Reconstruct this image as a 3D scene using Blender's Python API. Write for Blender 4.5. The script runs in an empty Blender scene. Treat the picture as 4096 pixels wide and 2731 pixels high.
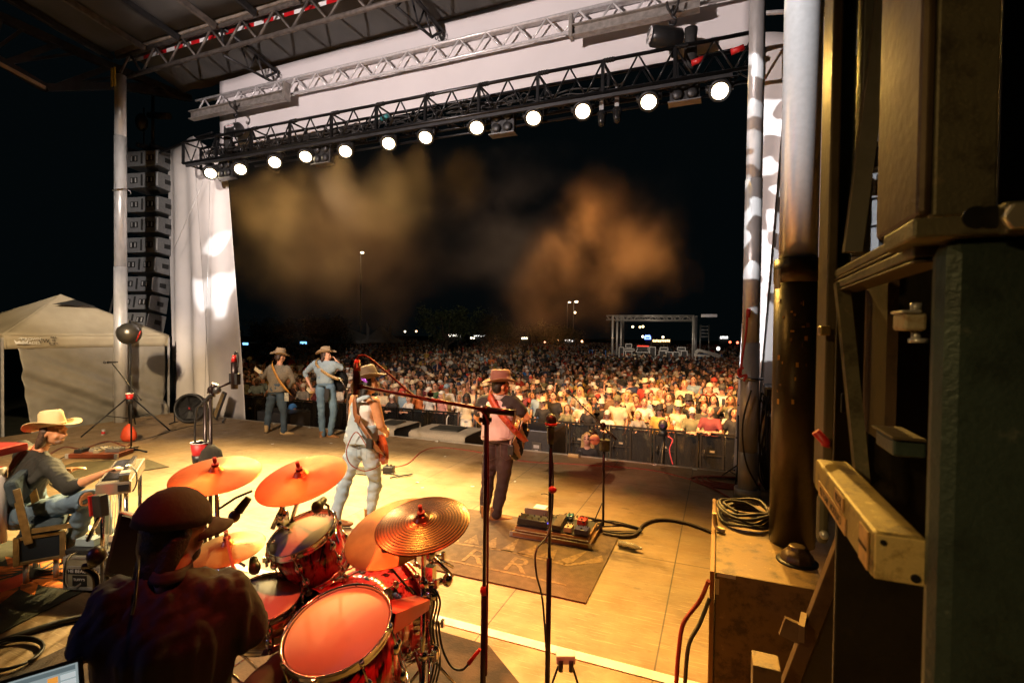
import bpy, math, random
import numpy as np
from mathutils import Vector as V, Matrix, noise, Quaternion
random.seed(7)
R_=math.radians; PI=math.pi
sc=bpy.context.scene; COL=sc.collection
# ---------------------------------------------------------------- camera
CH=2.2; FPX=2017.0
cam=bpy.data.cameras.new('camera'); camo=bpy.data.objects.new('camera',cam); COL.objects.link(camo)
cam.sensor_width=36; cam.lens=36*FPX/4096; cam.clip_start=.05; cam.clip_end=600
CM=Matrix.Rotation(R_(22.3),3,'Z')@Matrix.Rotation(R_(90-1.02),3,'X')@Matrix.Rotation(R_(.74),3,'Z')
camo.matrix_world=Matrix.Translation((0,0,CH))@CM.to_4x4()
sc.camera=camo
cam.dof.use_dof=True; cam.dof.focus_distance=6.5; cam.dof.aperture_fstop=5.0
# ---------------------------------------------------------------- world, exposure
w=bpy.data.worlds.new('World'); sc.world=w; w.use_nodes=True
bg=w.node_tree.nodes['Background']; bg.inputs[0].default_value=(.25,.5,.6,1); bg.inputs[1].default_value=.0035
sc.view_settings.view_transform='Standard'; sc.view_settings.look='None'; sc.view_settings.exposure=.12; sc.view_settings.gamma=1
sc.cycles.use_denoising=True
sc.cycles.max_bounces=5; sc.cycles.diffuse_bounces=3; sc.cycles.glossy_bounces=3; sc.cycles.transmission_bounces=4; sc.cycles.volume_bounces=0
sc.cycles.caustics_reflective=False; sc.cycles.caustics_refractive=False
sc.cycles.volume_step_rate=2.0; sc.cycles.volume_max_steps=96
sc.cycles.sample_clamp_indirect=4
def aim(o,t):
    d=(V(t)-o.location).normalized(); o.rotation_euler=d.to_track_quat('-Z','Y').to_euler()
def spot(name,loc,target,power,col,deg,blend=.3,size=.08):
    l=bpy.data.lights.new(name,'SPOT'); l.energy=power; l.color=col; l.spot_size=R_(deg); l.spot_blend=blend; l.shadow_soft_size=size
    o=bpy.data.objects.new(name,l); COL.objects.link(o); o.location=loc; aim(o,target); return o
def gobo(o,scale,lo,hi,metric='N'):
    l=o.data; l.use_nodes=True; t=l.node_tree; em=t.nodes['Emission']
    tc=t.nodes.new('ShaderNodeTexCoord'); n=t.nodes.new('ShaderNodeTexNoise'); n.inputs['Scale'].default_value=scale; n.inputs['Detail'].default_value=.3
    mp=t.nodes.new('ShaderNodeMapRange'); mp.inputs[1].default_value=lo; mp.inputs[2].default_value=hi
    t.links.new(tc.outputs['Normal'],n.inputs['Vector']); t.links.new(n.outputs['Fac'],mp.inputs[0]); t.links.new(mp.outputs[0],em.inputs['Strength'])
AMB=(1,.62,.24)
# light from the upstage rig behind the camera, with added fill spots
spot('rig_spot_red',(-.4,1.0,7.2),(-2.1,2.75,.9),1450,(1,.085,.03),29,.4)
spot('fill_spot_pale_mast',(-3.2,-1.0,5.4),(.6,2.9,4.4),2600,(1,.95,.92),30,.6)  # added fill to brighten the chrome rod
spot('fill_spot_red_left',(-5.4,2.3,6.2),(-2.3,2.7,.95),1500,(1,.13,.035),27,.4)  # second red source added as fill on the drum heads
spot('rig_spot_red_low',(-1.7,.0,4.5),(-2.2,5.2,1.3),750,(1,.06,.035),27,.7)
spot('rig_spot_warm_backs',(-4,-1.6,5.6),(-5.6,7.5,1.2),4200,(1,.74,.5),60,.7)
spot('rig_spot_pale_header',(-6.0,-1.5,5.6),(-5.2,9.1,7.4),4400,(1,.83,.78),82,.35)
spot('rig_spot_pale_curtain_left',(-3.0,-1.5,6.2),(-11.8,9.1,2.6),700,(1,.78,.74),26,.3)
spot('rig_spot_pale_curtain_right',(-3.0,-1.5,6.2),(.5,9.1,2.6),300,(1,.74,.62),26,.3)
g=spot('rig_spot_gobo_left',(-4.5,-1.5,6.6),(-11.6,9.1,3.6),9000,(1,1,1),10,.3,.02); gobo(g,17,.46,.53)
g=spot('rig_spot_gobo_right',(-4.5,-1.5,6.6),(.5,9.0,3.9),9000,(.95,.97,1),20,.05,.01); gobo(g,42,.49,.505)
spot('fill_spot_pale_pole',(-3.5,-1.5,6.0),(-13.1,7.9,4.3),7500,(1,.86,.76),26,.6)  # added narrow fill to brighten the left pole
spot('fill_spot_wedges',(-4.6,.2,6.4),(-5.8,9.3,.0),1500,(1,.66,.30),26,.6)  # added warm fill, the wedges get no other lamp
spot('rig_spot_warm_tent',(-4,-1,5.5),(-13.2,6.2,.6),6500,(1,.72,.40),30,.5)
spot('rig_spot_blue',(-5.5,-1.5,3.2),(-2.45,1.0,1.25),55,(.35,.35,1),30,.7)
# ---------------------------------------------------------------- unprojection (pixel of the photograph -> world point)
def ray(px,py): return CM@V(((px-2048)/FPX,(1365.5-py)/FPX,-1))
O0=V((0,0,CH))
def PZ(px,py,z=0.): d=ray(px,py); return O0+d*((z-CH)/d.z)
def PY(px,py,y): d=ray(px,py); return O0+d*(y/d.y)
def PX(px,py,x): d=ray(px,py); return O0+d*(x/d.x)
def PD(px,py,d): return O0+ray(px,py)*d
# ---------------------------------------------------------------- materials
MATS={}
def mat(name,col,rough=.6,metal=0.,var=.25,scale=6.,bump=.0,bscale=60.,emit=None,coat=0.,alpha=None,objcol=False,col2=None,detail=5,trans=0.,lo=.35,hi=.65,spec=None,stretch=None):
    if name in MATS: return MATS[name]
    m=bpy.data.materials.new(name); m.use_nodes=True; t=m.node_tree; N=t.nodes; L=t.links
    b=N['Principled BSDF']; MATS[name]=m
    b.inputs['Roughness'].default_value=rough; b.inputs['Metallic'].default_value=metal
    if spec is not None: b.inputs['Specular IOR Level'].default_value=spec
    if coat: b.inputs['Coat Weight'].default_value=coat; b.inputs['Coat Roughness'].default_value=.08
    if trans: b.inputs['Transmission Weight'].default_value=trans
    tc=N.new('ShaderNodeTexCoord'); vec=tc.outputs['Object']
    if stretch:
        mp=N.new('ShaderNodeMapping'); mp.inputs['Scale'].default_value=stretch; L.new(vec,mp.inputs['Vector']); vec=mp.outputs[0]
    n=N.new('ShaderNodeTexNoise'); n.inputs['Scale'].default_value=scale; n.inputs['Detail'].default_value=detail; L.new(vec,n.inputs['Vector'])
    mr=N.new('ShaderNodeMapRange'); mr.inputs[1].default_value=lo; mr.inputs[2].default_value=hi; L.new(n.outputs['Fac'],mr.inputs[0])
    mx=N.new('ShaderNodeMix'); mx.data_type='RGBA'; L.new(mr.outputs[0],mx.inputs[0])
    if objcol:
        oi=N.new('ShaderNodeObjectInfo'); hs=N.new('ShaderNodeHueSaturation'); hs.inputs['Value'].default_value=1-var
        L.new(oi.outputs['Color'],hs.inputs['Color']); L.new(hs.outputs[0],mx.inputs[6]); L.new(oi.outputs['Color'],mx.inputs[7])
    else:
        c2=col2 or tuple(c*(1-var) for c in col)
        mx.inputs[6].default_value=(*c2,1); mx.inputs[7].default_value=(*col,1)
    L.new(mx.outputs[2],b.inputs['Base Color'])
    if bump:
        n2=N.new('ShaderNodeTexNoise'); n2.inputs['Scale'].default_value=bscale; n2.inputs['Detail'].default_value=4; L.new(vec,n2.inputs['Vector'])
        bp=N.new('ShaderNodeBump'); bp.inputs['Strength'].default_value=bump; bp.inputs['Distance'].default_value=.007; L.new(n2.outputs['Fac'],bp.inputs['Height']); L.new(bp.outputs[0],b.inputs['Normal'])
    if emit: b.inputs['Emission Color'].default_value=(*emit[0],1); b.inputs['Emission Strength'].default_value=emit[1]
    return m
# ---------------------------------------------------------------- mesh builder
def frame(d,up=V((0,0,1))):
    d=V(d).normalized()
    if abs(d.dot(up))>.98: up=V((0,1,0)) if abs(d.y)<.9 else V((1,0,0))
    a=d.cross(up).normalized(); b=d.cross(a).normalized(); return a,b,d
class MB:
    def __init__(s): s.v=[]; s.f=[]; s.m=[]; s.mi=0; s.sm=[]
    def add(s,vs,fs,smooth=False):
        k=len(s.v); s.v+=[V(p) for p in vs]
        for f in fs: s.f.append([i+k for i in f]); s.m.append(s.mi); s.sm.append(smooth)
        return s
    def box(s,c,size,rot=None,taper=1.):
        c=V(c); x,y,z=[q/2 for q in size]
        vs=[V((a*x*(taper if e>0 else 1),b*y*(taper if e>0 else 1),e*z)) for e in(-1,1) for b in(-1,1) for a in(-1,1)]
        if rot is not None: vs=[rot@p for p in vs]
        return s.add([c+p for p in vs],[(0,2,3,1),(4,5,7,6),(0,1,5,4),(2,6,7,3),(0,4,6,2),(1,3,7,5)])
    def mm(s,a,b):
        a=V(a);b=V(b); return s.box((a+b)/2,(abs(b.x-a.x),abs(b.y-a.y),abs(b.z-a.z)))
    def bar(s,p,q,w,h=None,up=V((0,0,1))):
        p=V(p);q=V(q);h=h or w; a,b,d=frame(q-p,up); vs=[]
        for c in(p,q):
            for i,j in((-1,-1),(1,-1),(1,1),(-1,1)): vs.append(c+a*i*w/2+b*j*h/2)
        return s.add(vs,[(0,3,2,1),(4,5,6,7),(0,1,5,4),(1,2,6,5),(2,3,7,6),(3,0,4,7)])
    def cyl(s,p,q,r,r2=None,n=12,cap=True):
        return s.tube([p,q],[r,r if r2 is None else r2],n,cap)
    def tube(s,pts,r,n=8,cap=True,smooth=True):
        pts=[V(p) for p in pts]; k=len(pts); rs=r if isinstance(r,(list,tuple)) else [r]*k
        vs=[];a=None
        for i,p in enumerate(pts):
            d=(pts[min(i+1,k-1)]-pts[max(i-1,0)])
            if d.length<1e-9: d=V((0,0,1))
            d.normalize()
            if a is None: a,b,_=frame(d)
            else:
                a=(a-d*a.dot(d)); a=a.normalized() if a.length>1e-6 else frame(d)[0]; b=d.cross(a)
            vs+=[p+(a*math.cos(2*PI*j/n)+b*math.sin(2*PI*j/n))*rs[i] for j in range(n)]
        fs=[(i*n+j,i*n+(j+1)%n,(i+1)*n+(j+1)%n,(i+1)*n+j) for i in range(k-1) for j in range(n)]
        s.add(vs,fs,smooth)
        if cap:
            kk=len(s.v)-len(vs); s.f+= [[kk+j for j in range(n)][::-1],[kk+(k-1)*n+j for j in range(n)]]; s.m+=[s.mi]*2; s.sm+=[False]*2
        return s
    def rings(s,rs,cap=True,smooth=True):  # rs: list of closed loops of equal length
        n=len(rs[0]);k=len(rs); vs=[p for r in rs for p in r]
        fs=[(i*n+j,i*n+(j+1)%n,(i+1)*n+(j+1)%n,(i+1)*n+j) for i in range(k-1) for j in range(n)]
        if cap: fs+=[tuple(range(n))[::-1],tuple((k-1)*n+j for j in range(n))]
        return s.add(vs,fs,smooth)
    def lathe(s,prof,o=(0,0,0),ax=(0,0,1),n=24,cap=True):
        a,b,d=frame(ax); o=V(o)
        return s.rings([[o+d*h+(a*math.cos(2*PI*j/n)+b*math.sin(2*PI*j/n))*max(r,1e-4) for j in range(n)] for r,h in prof],cap)
    def ell(s,c,r,rot=None,n=12,m=8):
        c=V(c); rs=[]
        for i in range(m+1):
            t=PI*i/m; ring=[]
            for j in range(n):
                p=V((r[0]*max(math.sin(t),.01)*math.cos(2*PI*j/n),r[1]*max(math.sin(t),.01)*math.sin(2*PI*j/n),-r[2]*math.cos(t)))
                ring.append(c+(rot@p if rot is not None else p))
            rs.append(ring)
        return s.rings(rs)
    def limb(s,pts,rad,n=12):
        pts=[V(p) for p in pts]; P=[];Q=[]
        d0=(pts[0]-pts[1]).normalized(); d1=(pts[-1]-pts[-2]).normalized()
        for t in(.95,.6): P.append(pts[0]+d0*rad[0]*t); Q.append(rad[0]*math.sqrt(1-t*t))
        for i,p in enumerate(pts): P.append(p); Q.append(rad[i])
        for t in(.6,.95): P.append(pts[-1]+d1*rad[-1]*t); Q.append(rad[-1]*math.sqrt(1-t*t))
        return s.tube(P,Q,n)
    def oval(s,secs,n=16):  # secs: (center, rightvec*rx, frontvec*ry)
        return s.rings([[V(c)+V(a)*math.cos(2*PI*j/n)+V(b)*math.sin(2*PI*j/n) for j in range(n)] for c,a,b in secs])
    def quadgrid(s,fn,nu,nv,smooth=True):
        vs=[fn(i/nu,j/nv) for i in range(nu+1) for j in range(nv+1)]
        return s.add(vs,[(i*(nv+1)+j,(i+1)*(nv+1)+j,(i+1)*(nv+1)+j+1,i*(nv+1)+j+1) for i in range(nu) for j in range(nv)],smooth)
    def poly(s,pts,normal,th):
        nrm=V(normal).normalized()*th; k=len(pts); vs=[V(p) for p in pts]+[V(p)+nrm for p in pts]
        return s.add(vs,[tuple(range(k)),tuple(range(2*k-1,k-1,-1))]+[(i,i+k,(i+1)%k+k,(i+1)%k) for i in range(k)])
    def mesh(s,name,mats,off=V((0,0,0))):
        me=bpy.data.meshes.new(name); me.from_pydata([tuple(p-off) for p in s.v],[],s.f)
        for m in (mats if isinstance(mats,(list,tuple)) else [mats]): me.materials.append(m)
        me.polygons.foreach_set('material_index',s.m); me.polygons.foreach_set('use_smooth',s.sm); me.update(); return me
    def build(s,name,mats,parent=None,bevel=0,local=False,solid=0,remesh=0,wr=None,smooth=0):
        off=V((0,0,0))
        if parent is not None and not local:
            q=parent
            while q is not None: off+=q.location; q=q.parent
        me=s.mesh(name,mats,off); o=bpy.data.objects.new(name,me); COL.objects.link(o)
        if parent is not None: o.parent=parent
        if remesh:
            md=o.modifiers.new('r','REMESH'); md.mode='VOXEL'; md.voxel_size=remesh; md.use_smooth_shade=True
            if smooth:
                q=o.modifiers.new('s','SMOOTH'); q.iterations=smooth; q.factor=.5
            dg=bpy.context.evaluated_depsgraph_get(); ev=o.evaluated_get(dg); m2=bpy.data.meshes.new_from_object(ev); o.modifiers.clear(); o.data=m2; m2.name=name
            if wr: wrinkle(m2,*wr)
        if solid:
            q=o.modifiers.new('sol','SOLIDIFY'); q.thickness=solid; q.offset=0
        if bevel:
            q=o.modifiers.new('bev','BEVEL'); q.width=bevel; q.segments=2; q.limit_method='ANGLE'; q.angle_limit=R_(40)
        return o
def wrinkle(me,amp,freq,stretch=(1,1,1),seed=0):
    n=len(me.vertices); co=np.empty(n*3); me.vertices.foreach_get('co',co); co=co.reshape(-1,3); nm=np.empty(n*3); me.vertices.foreach_get('normal',nm); nm=nm.reshape(-1,3)
    q=co*np.array(stretch)*freq; r=np.random.RandomState(int(seed)+3); k=np.zeros(n)
    for i in range(14):
        f=r.normal(size=3)*(.55+.13*i); w_=r.normal(size=3)*1.3; k+=np.sin(q@f+r.rand()*6.3+1.2*np.sin(q@w_*.5))/(1+.12*i)
    co+=nm*(k*.16*amp)[:,None]; me.vertices.foreach_set('co',co.ravel()); me.update()
def tag(o,label=None,cat=None,group=None,kind=None):
    if label:o['label']=label
    if cat:o['category']=cat
    if group:o['group']=group
    if kind:o['kind']=kind
    return o
def thing(name,label,cat,loc=(0,0,0),group=None):
    o=bpy.data.objects.new(name,None); COL.objects.link(o); o.location=loc; o.empty_display_size=.1
    return tag(o,label,cat,group)
def copy_tree(o,parent=None):
    c=o.copy(); COL.objects.link(c)
    if parent: c.parent=parent
    for ch in list(o.children): copy_tree(ch,c)
    return c
def text(body,size,M,m,parent=None,ext=.001,name='lettering',align='CENTER'):
    cu=bpy.data.curves.new(name,'FONT'); cu.body=body; cu.size=size; cu.extrude=ext; cu.align_x=align; cu.align_y='CENTER'; cu.materials.append(m)
    o=bpy.data.objects.new(name,cu); COL.objects.link(o)
    me=bpy.data.meshes.new_from_object(o.evaluated_get(bpy.context.evaluated_depsgraph_get())); bpy.data.objects.remove(o)
    me.materials.clear(); me.materials.append(m); o=bpy.data.objects.new(name,me); COL.objects.link(o)
    if parent is not None:
        off=V((0,0,0)); q=parent
        while q is not None: off+=q.location; q=q.parent
        o.parent=parent; M=Matrix.Translation(-off)@M
    o.matrix_local=M; return o
def fr(o,x,y):  # matrix with origin o, text right x, text up y
    x=V(x).normalized(); z=x.cross(V(y)).normalized(); y=z.cross(x)
    return Matrix(((x.x,y.x,z.x,o[0]),(x.y,y.y,z.y,o[1]),(x.z,y.z,z.z,o[2]),(0,0,0,1)))
def catmull(pts,k=8):
    pts=[V(p) for p in pts]; P=[pts[0]]+pts+[pts[-1]]; out=[]
    for i in range(1,len(P)-2):
        for j in range(k):
            t=j/k; a,b,c,d=P[i-1],P[i],P[i+1],P[i+2]
            out.append(.5*((2*b)+(c-a)*t+(2*a-5*b+4*c-d)*t*t+(3*b-a-3*c+d)*t**3))
    out.append(pts[-1]); return out
def cable(name,pts,r,m,label,cat='cable',group=None,parent=None):
    o=MB().tube(catmull(pts),r,6).build(name,m,parent)
    return tag(o,label,cat,group) if parent is None else o
# palette
BLK=mat('black_metal',(.02,.02,.022),.42,.3,.3,20); BLKP=mat('black_plastic',(.025,.025,.026),.45,0,.3,12); RUB=mat('rubber',(.02,.018,.016),.6)
CHR=mat('chrome',(.75,.75,.77),.12,1,.1,10); ALU=mat('aluminium',(.62,.62,.62),.32,.55,.35,9,.1,80); GALV=mat('galvanised_steel',(.62,.61,.60),.36,.35,.4,5,.15,60,stretch=(1,1,.3))
WHT=mat('white_paint',(.8,.8,.8),.5); RED=mat('red_plastic',(.55,.02,.02),.4)
# ================================================================ SETTING
def deckmat():
    m=bpy.data.materials.new('stage_deck'); m.use_nodes=True; t=m.node_tree; N=t.nodes; L=t.links; b=N['Principled BSDF']
    tc=N.new('ShaderNodeTexCoord')
    def nz(sc_,det,st=(1,1,1),rot=0):
        mp=N.new('ShaderNodeMapping'); mp.inputs['Scale'].default_value=st; mp.inputs['Rotation'].default_value=(0,0,rot); L.new(tc.outputs['Object'],mp.inputs[0])
        n=N.new('ShaderNodeTexNoise'); n.inputs['Scale'].default_value=sc_; n.inputs['Detail'].default_value=det; n.inputs['Roughness'].default_value=.65; L.new(mp.outputs[0],n.inputs[0]); return n.outputs['Fac']
    def mr(x,a,b_,c=0,d=1):
        q=N.new('ShaderNodeMapRange'); q.inputs[1].default_value=a;q.inputs[2].default_value=b_;q.inputs[3].default_value=c;q.inputs[4].default_value=d; L.new(x,q.inputs[0]); return q.outputs[0]
    def mix(f,a,c):
        q=N.new('ShaderNodeMix'); q.data_type='RGBA'
        if isinstance(f,float): q.inputs[0].default_value=f
        else: L.new(f,q.inputs[0])
        for i,x in((6,a),(7,c)):
            if isinstance(x,tuple): q.inputs[i].default_value=(*x,1)
            else: L.new(x,q.inputs[i])
        return q.outputs[2]
    c=mix(mr(nz(1.3,6),.35,.65),(.17,.105,.05),(.31,.205,.105))
    c=mix(mr(nz(.8,3,(1,5,1),.2),.45,.7),c,(.26,.185,.10))
    for rot in(.4,1.5,2.5):
        c=mix(mr(nz(2.5,8,(1,28,1),rot),.60,.66,0,.6),c,(.50,.38,.24))
    c=mix(mr(nz(3.3,6,(1,2,1),.9),.60,.72,0,.75),c,(.06,.04,.025))
    br=N.new('ShaderNodeTexBrick'); br.inputs['Scale'].default_value=1; br.inputs['Mortar Size'].default_value=.006; br.inputs['Brick Width'].default_value=2.44; br.inputs['Row Height'].default_value=1.22
    br.offset=0; L.new(tc.outputs['Object'],br.inputs[0])
    mp=N.new('ShaderNodeMapping'); mp.inputs['Rotation'].default_value=(0,0,PI/2); mp.inputs['Location'].default_value=(.2,.35,0); L.new(tc.outputs['Object'],mp.inputs[0]); L.new(mp.outputs[0],br.inputs[0])
    c=mix(mr(br.outputs['Fac'],0,1,0,.8),c,(.03,.022,.015))
    L.new(c,b.inputs['Base Color']); L.new(mr(nz(4,5),.3,.7,.38,.75),b.inputs['Roughness'])
    bp=N.new('ShaderNodeBump'); bp.inputs['Strength'].default_value=.25; bp.inputs['Distance'].default_value=.01; L.new(nz(40,5),bp.inputs['Height']); L.new(bp.outputs[0],b.inputs['Normal'])
    return m
DECK=deckmat()
GRD=mat('grass_ground',(.05,.055,.03),.95,0,.5,1.5,.5,30); BKEDGE=mat('deck_edge_black',(.02,.02,.02),.6)
MB().mm((-13.1,-4,-.12),(3.2,8.78,0)).build('stage_floor',DECK)['kind']='structure'
MB().mm((-13.1,-4,-1.35),(3.2,8.70,-.122)).build('stage_skirt',BKEDGE)['kind']='structure'
g=MB(); g.add([(-220,-40,-1.4),(160,-40,-1.4),(160,330,-1.4),(-220,330,-1.4)],[(0,1,2,3)]); g.build('ground',GRD)['kind']='structure'
tr=MB().mm((-13.1,8.782,-.06),(.35,8.83,.012)).build('edge_trim',mat('edge_alu',(.6,.55,.45),.4,.6),None); tag(tr,'thin pale metal strip along the front edge of the stage','trim')
for x,y,z in[(1100,1697,0),(1240,1712,0),(1750,1765,0),(2420,1835,0),(2620,1862,0),(2780,1878,0)]:
    p=PY(x,y,8.74); o=MB().box((p.x,8.73,.012),(.07,.05,.022)).build('clamp_block',mat('clamp_alu',(.7,.68,.6),.35,.6),tr,.004)
tp=mat('tape_white',(.86,.86,.86),.7,0,.25,5,lo=.3,hi=.5)
o=MB().box((-6.2,3.33,.004),(12.6,.085,.004)).build('floor_tape',tp); tag(o,'long strip of white tape laid across the wooden stage floor','tape')
# ---- poles
def pole(name,x,y,z1,r,label,rings,parts):
    t=thing(name,label,'pole',(x,y,0))
    zs=[0]+rings+[z1]
    for i in range(len(zs)-1):
        MB().cyl((x,y,zs[i]),(x,y,zs[i+1]),r-.008*i,n=28).build('tube_section',GALV,t)
    return t
t=pole('roof_pole',-12.88,7.4,8.0,.13,'tall galvanised roof pole in front of the khaki tent',[3.6,6.6],0)
a=MB()
for z in(5.35,): a.tube([V((-12.88+.19*math.cos(q),7.4+.19*math.sin(q),z+.03*math.cos(2*q))) for q in[i*PI/10 for i in range(21)]],.012,6)
a.build('wire_clip',CHR,t)
b=MB()
for s in(-.05,.05): b.box((-12.88+s,7.25,7.9),(.045,.02,.42))
b.build('yellow_tag',mat('yellow_tag',(.7,.5,.03),.5),t)
t=pole('roof_pole',.40,7.57,8.0,.125,'tall galvanised roof pole beside the right white curtain, carabiner on it',[.62,2.1,4.3],0)
MB().cyl((.40,7.57,0),(.40,7.57,.12),.17,n=20).build('base_plate',GALV,t)
a=MB(); a.tube([V((.40+.16*math.cos(q),7.57+.16*math.sin(q),1.62)) for q in[i*PI/10 for i in range(21)]],.014,6); a.build('wire_clip',CHR,t)
rd=mat('red_strap',(.6,.03,.02),.5)
a=MB(); a.tube(catmull([PY(2990,1240,7.4),PY(2985,1330,7.4),PY(2968,1440,7.4),PY(2962,1500,7.4)]),.014,6)
a.tube(catmull([PY(2975,1470,7.38),PY(2955,1480,7.38),PY(2958,1505,7.38),PY(2985,1500,7.38),PY(2975,1525,7.38)]),.018,6)
a.cyl(PY(2996,1235,7.4),PY(2992,1270,7.4),.025); a.build('red_safety_strap',rd,t)
cable('cable',[PY(3005,1560,7.3),PY(2970,1700,7.3),PY(2985,1850,7.35),PY(3040,1960,7.3)],.012,RUB,'thin black cable hanging down the right galvanised pole')
# ---- roof
TARP=mat('roof_tarp',(.075,.075,.073),.75,0,.35,1.2,.2,8); STL=mat('roof_steel',(.15,.13,.115),.5,.3,.5,8,.2,40); STLD=mat('dark_steel',(.035,.035,.037),.5,.4,.4,8)
rt=thing('stage_roof','dark tarpaulin roof with sloping rafters above the stage','roof',(-6,4,8.3))
a=MB()
def rz(y): return 8.75+(7.9-y)*.13 if y<7.9 else 8.75-(y-7.9)*.12
a.quadgrid(lambda u,v:V((-14+15.2*u,-3+10.6*v,rz(-3+10.6*v)+.03*noise.noise(V((u*20,v*12,1))))),30,20); a.build('tarpaulin',TARP,rt,solid=.02)
a=MB(); a.quadgrid(lambda u,v:V((-13.6+14.8*u,8.02+1.35*v,8.95-.35*v+.05*noise.noise(V((u*22,v*3,5))))),40,5); a.build('front_tarpaulin',TARP,rt,solid=.02)
for i in range(13):
    x=-13.6+i*1.17
    MB().bar((x,-3,rz(-3)-.12),(x,7.65,rz(7.65)-.12),.07,.12).build('rafter',STL if i%2 else STLD,rt)
for i,(x,y) in enumerate([(-12.6,4.3),(-9.9,4.6),(-7.2,4.4),(-11,2.2)]):
    MB().bar((x,y,rz(y)-.2),(x+1.25,y,rz(y)-.2),.14,.12).build('spreader_plate',mat('spreader',(.32,.27,.22),.5,.3),rt,.01)
def truss2(t,p,q,h,bay,r,m,webr=None,name='chord',dbl=False,off=V((0,0,0))):
    p=V(p);q=V(q); L_=(q-p).length; n=max(2,round(L_/bay)); u=V((0,0,h)); webr=webr or r*.55
    MB().cyl(p,q,r,n=10).build(name,m,t); MB().cyl(p+u,q+u,r,n=10).build(name,m,t)
    a=MB()
    for i in range(n):
        A=p.lerp(q,i/n);B=p.lerp(q,(i+1)/n);M_=(A+B)/2
        a.cyl(A,M_+u,webr,n=7); a.cyl(M_+u,B,webr,n=7)
    a.build('web',m,t)
t=thing('roof_truss','dark grey steel truss crossing under the roof from pole to pole','truss',(-6,7.7,8.2))
BEAM=mat('beam_brown',(.30,.25,.20),.55,.3,.4,6)
truss2(t,(-13.6,7.75,8.2),(1.2,7.75,8.2),.52,.95,.05,STL,.026)
MB().bar((-13.6,7.75,8.83),(1.2,7.75,8.83),.14,.16).build('top_beam',BEAM,t)
MB().bar((-13.6,7.96,8.78),(1.2,7.96,8.78),.04,.08).build('side_rail',ALU,t)
rs=MB()
rs.v=[V((-13.2+i*.28,7.925,8.64+j*.085)) for i in range(53) for j in(0,1)]
for i in range(52): rs.f.append([2*i,2*i+2,2*i+3,2*i+1]); rs.m.append(i%2); rs.sm.append(False)
rs.build('reflective_tape',[mat('refl_white',(.8,.8,.8),.35),mat('refl_red',(.5,.01,.015),.35)],t)
for k,xx in enumerate((-10.1,-5.6,-1.2)):
    t=thing('roof_bracket',['black triangulated bracket near the left chain hoist','black triangulated bracket reaching the silver truss at mid roof','black triangulated bracket above the right chain hoist'][k],'bracket',(xx,8,8.4),'brackets between roof and header truss')
    a=MB(); A=V((xx,7.8,8.75)); B=V((xx+.25,9.05,8.32)); Cc=V((xx,7.85,8.15)); D=V((xx+.2,8.75,8.05))
    for p,q,r in[(A,B,.045),(Cc,D,.03),(D,B,.03),(Cc,A,.03),(A.lerp(B,.3),Cc.lerp(D,.6),.02),(A.lerp(B,.6),Cc.lerp(D,.6),.02),(A.lerp(B,.6),D,.02),(A.lerp(B,.3),Cc,.02)]: a.cyl(p,q,r,n=7)
    a.build('frame',STLD,t)
    a=MB()
    for d in(.05,-.12): a.tube([B+V((d+.03*math.cos(q),0,-.09+.055*math.sin(q))) for q in[i*PI/6 for i in range(13)]],.009,5)
    a.build('shackle',STLD,t)
# dark side truss at far left
t=thing('side_truss','large unlit steel side truss at the upper left','truss',(-14,5,8))
a=MB(); A=[PX(-60,40,-14.2),PX(380,240,-14.2),PX(760,395,-14.2)]; B=[PX(-60,210,-14.2),PX(180,352,-14.2),PX(480,345,-14.2)]
for p,q in((A[0],A[1]),(A[1],A[2]),(B[0],B[1]),(B[1],B[2]),(A[2],B[2])): a.bar(p,q,.16)
for f in(.05,.3,.55,.8): a.bar(A[0].lerp(A[2],f),B[0].lerp(B[1],f) if f<.5 else B[1].lerp(B[2],(f-.5)*2),.12); a.bar(A[0].lerp(A[2],f+.1),B[0].lerp(B[1],f) if f<.5 else B[1].lerp(B[2],(f-.5)*2),.06)
a.build('frame',STLD,t)
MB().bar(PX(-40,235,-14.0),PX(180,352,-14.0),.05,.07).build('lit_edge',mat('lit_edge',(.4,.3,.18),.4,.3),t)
# ---- header banner and trusses
def bannermat():
    m=mat('banner_white',(.78,.74,.74),.6,0,.07,.8,.12,6); return m
BAN=bannermat()
t=thing('header_banner','wide white fabric banner hanging above the front of the stage','banner',(-6,9.15,7.6))
a=MB(); a.quadgrid(lambda u,v:V((-11.92+12.32*u,9.16+.03*noise.noise(V((u*14,v*2,3))),6.95-.2*(1-u)+(1.75*v))),80,10); a.build('fabric',BAN,t,solid=.006)
gh=mat('ghost_print',(.74,.705,.70),.65,0,.05)
0 and text('SOUNDS',.95,fr(V((-3.6,9.128,7.62)),(-1,0,.0),(0,0,1)),gh,t,.0005)
0 and text('GOOD',.8,fr(V((-7.6,9.128,7.5)),(-1,0,.0),(0,0,1)),gh,t,.0005)
MB().cyl((-11.95,9.17,8.7),(.4,9.17,8.7),.03).build('hem_pole',GALV,t)
t=thing('silver_truss','bright aluminium box truss running along the top of the white banner','truss',(-6,9,7.9))
SIL=mat('silver_truss',(.8,.78,.78),.3,.2,.2,14)
for yy in(8.95,): truss2(t,(-12.5,yy,7.66),(.9,yy,7.66),.36,.62,.032,SIL,.02)
MB().bar((-12.5,9.06,8.06),(.9,9.06,8.06),.12,.06).build('top_angle',SIL,t)
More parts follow.
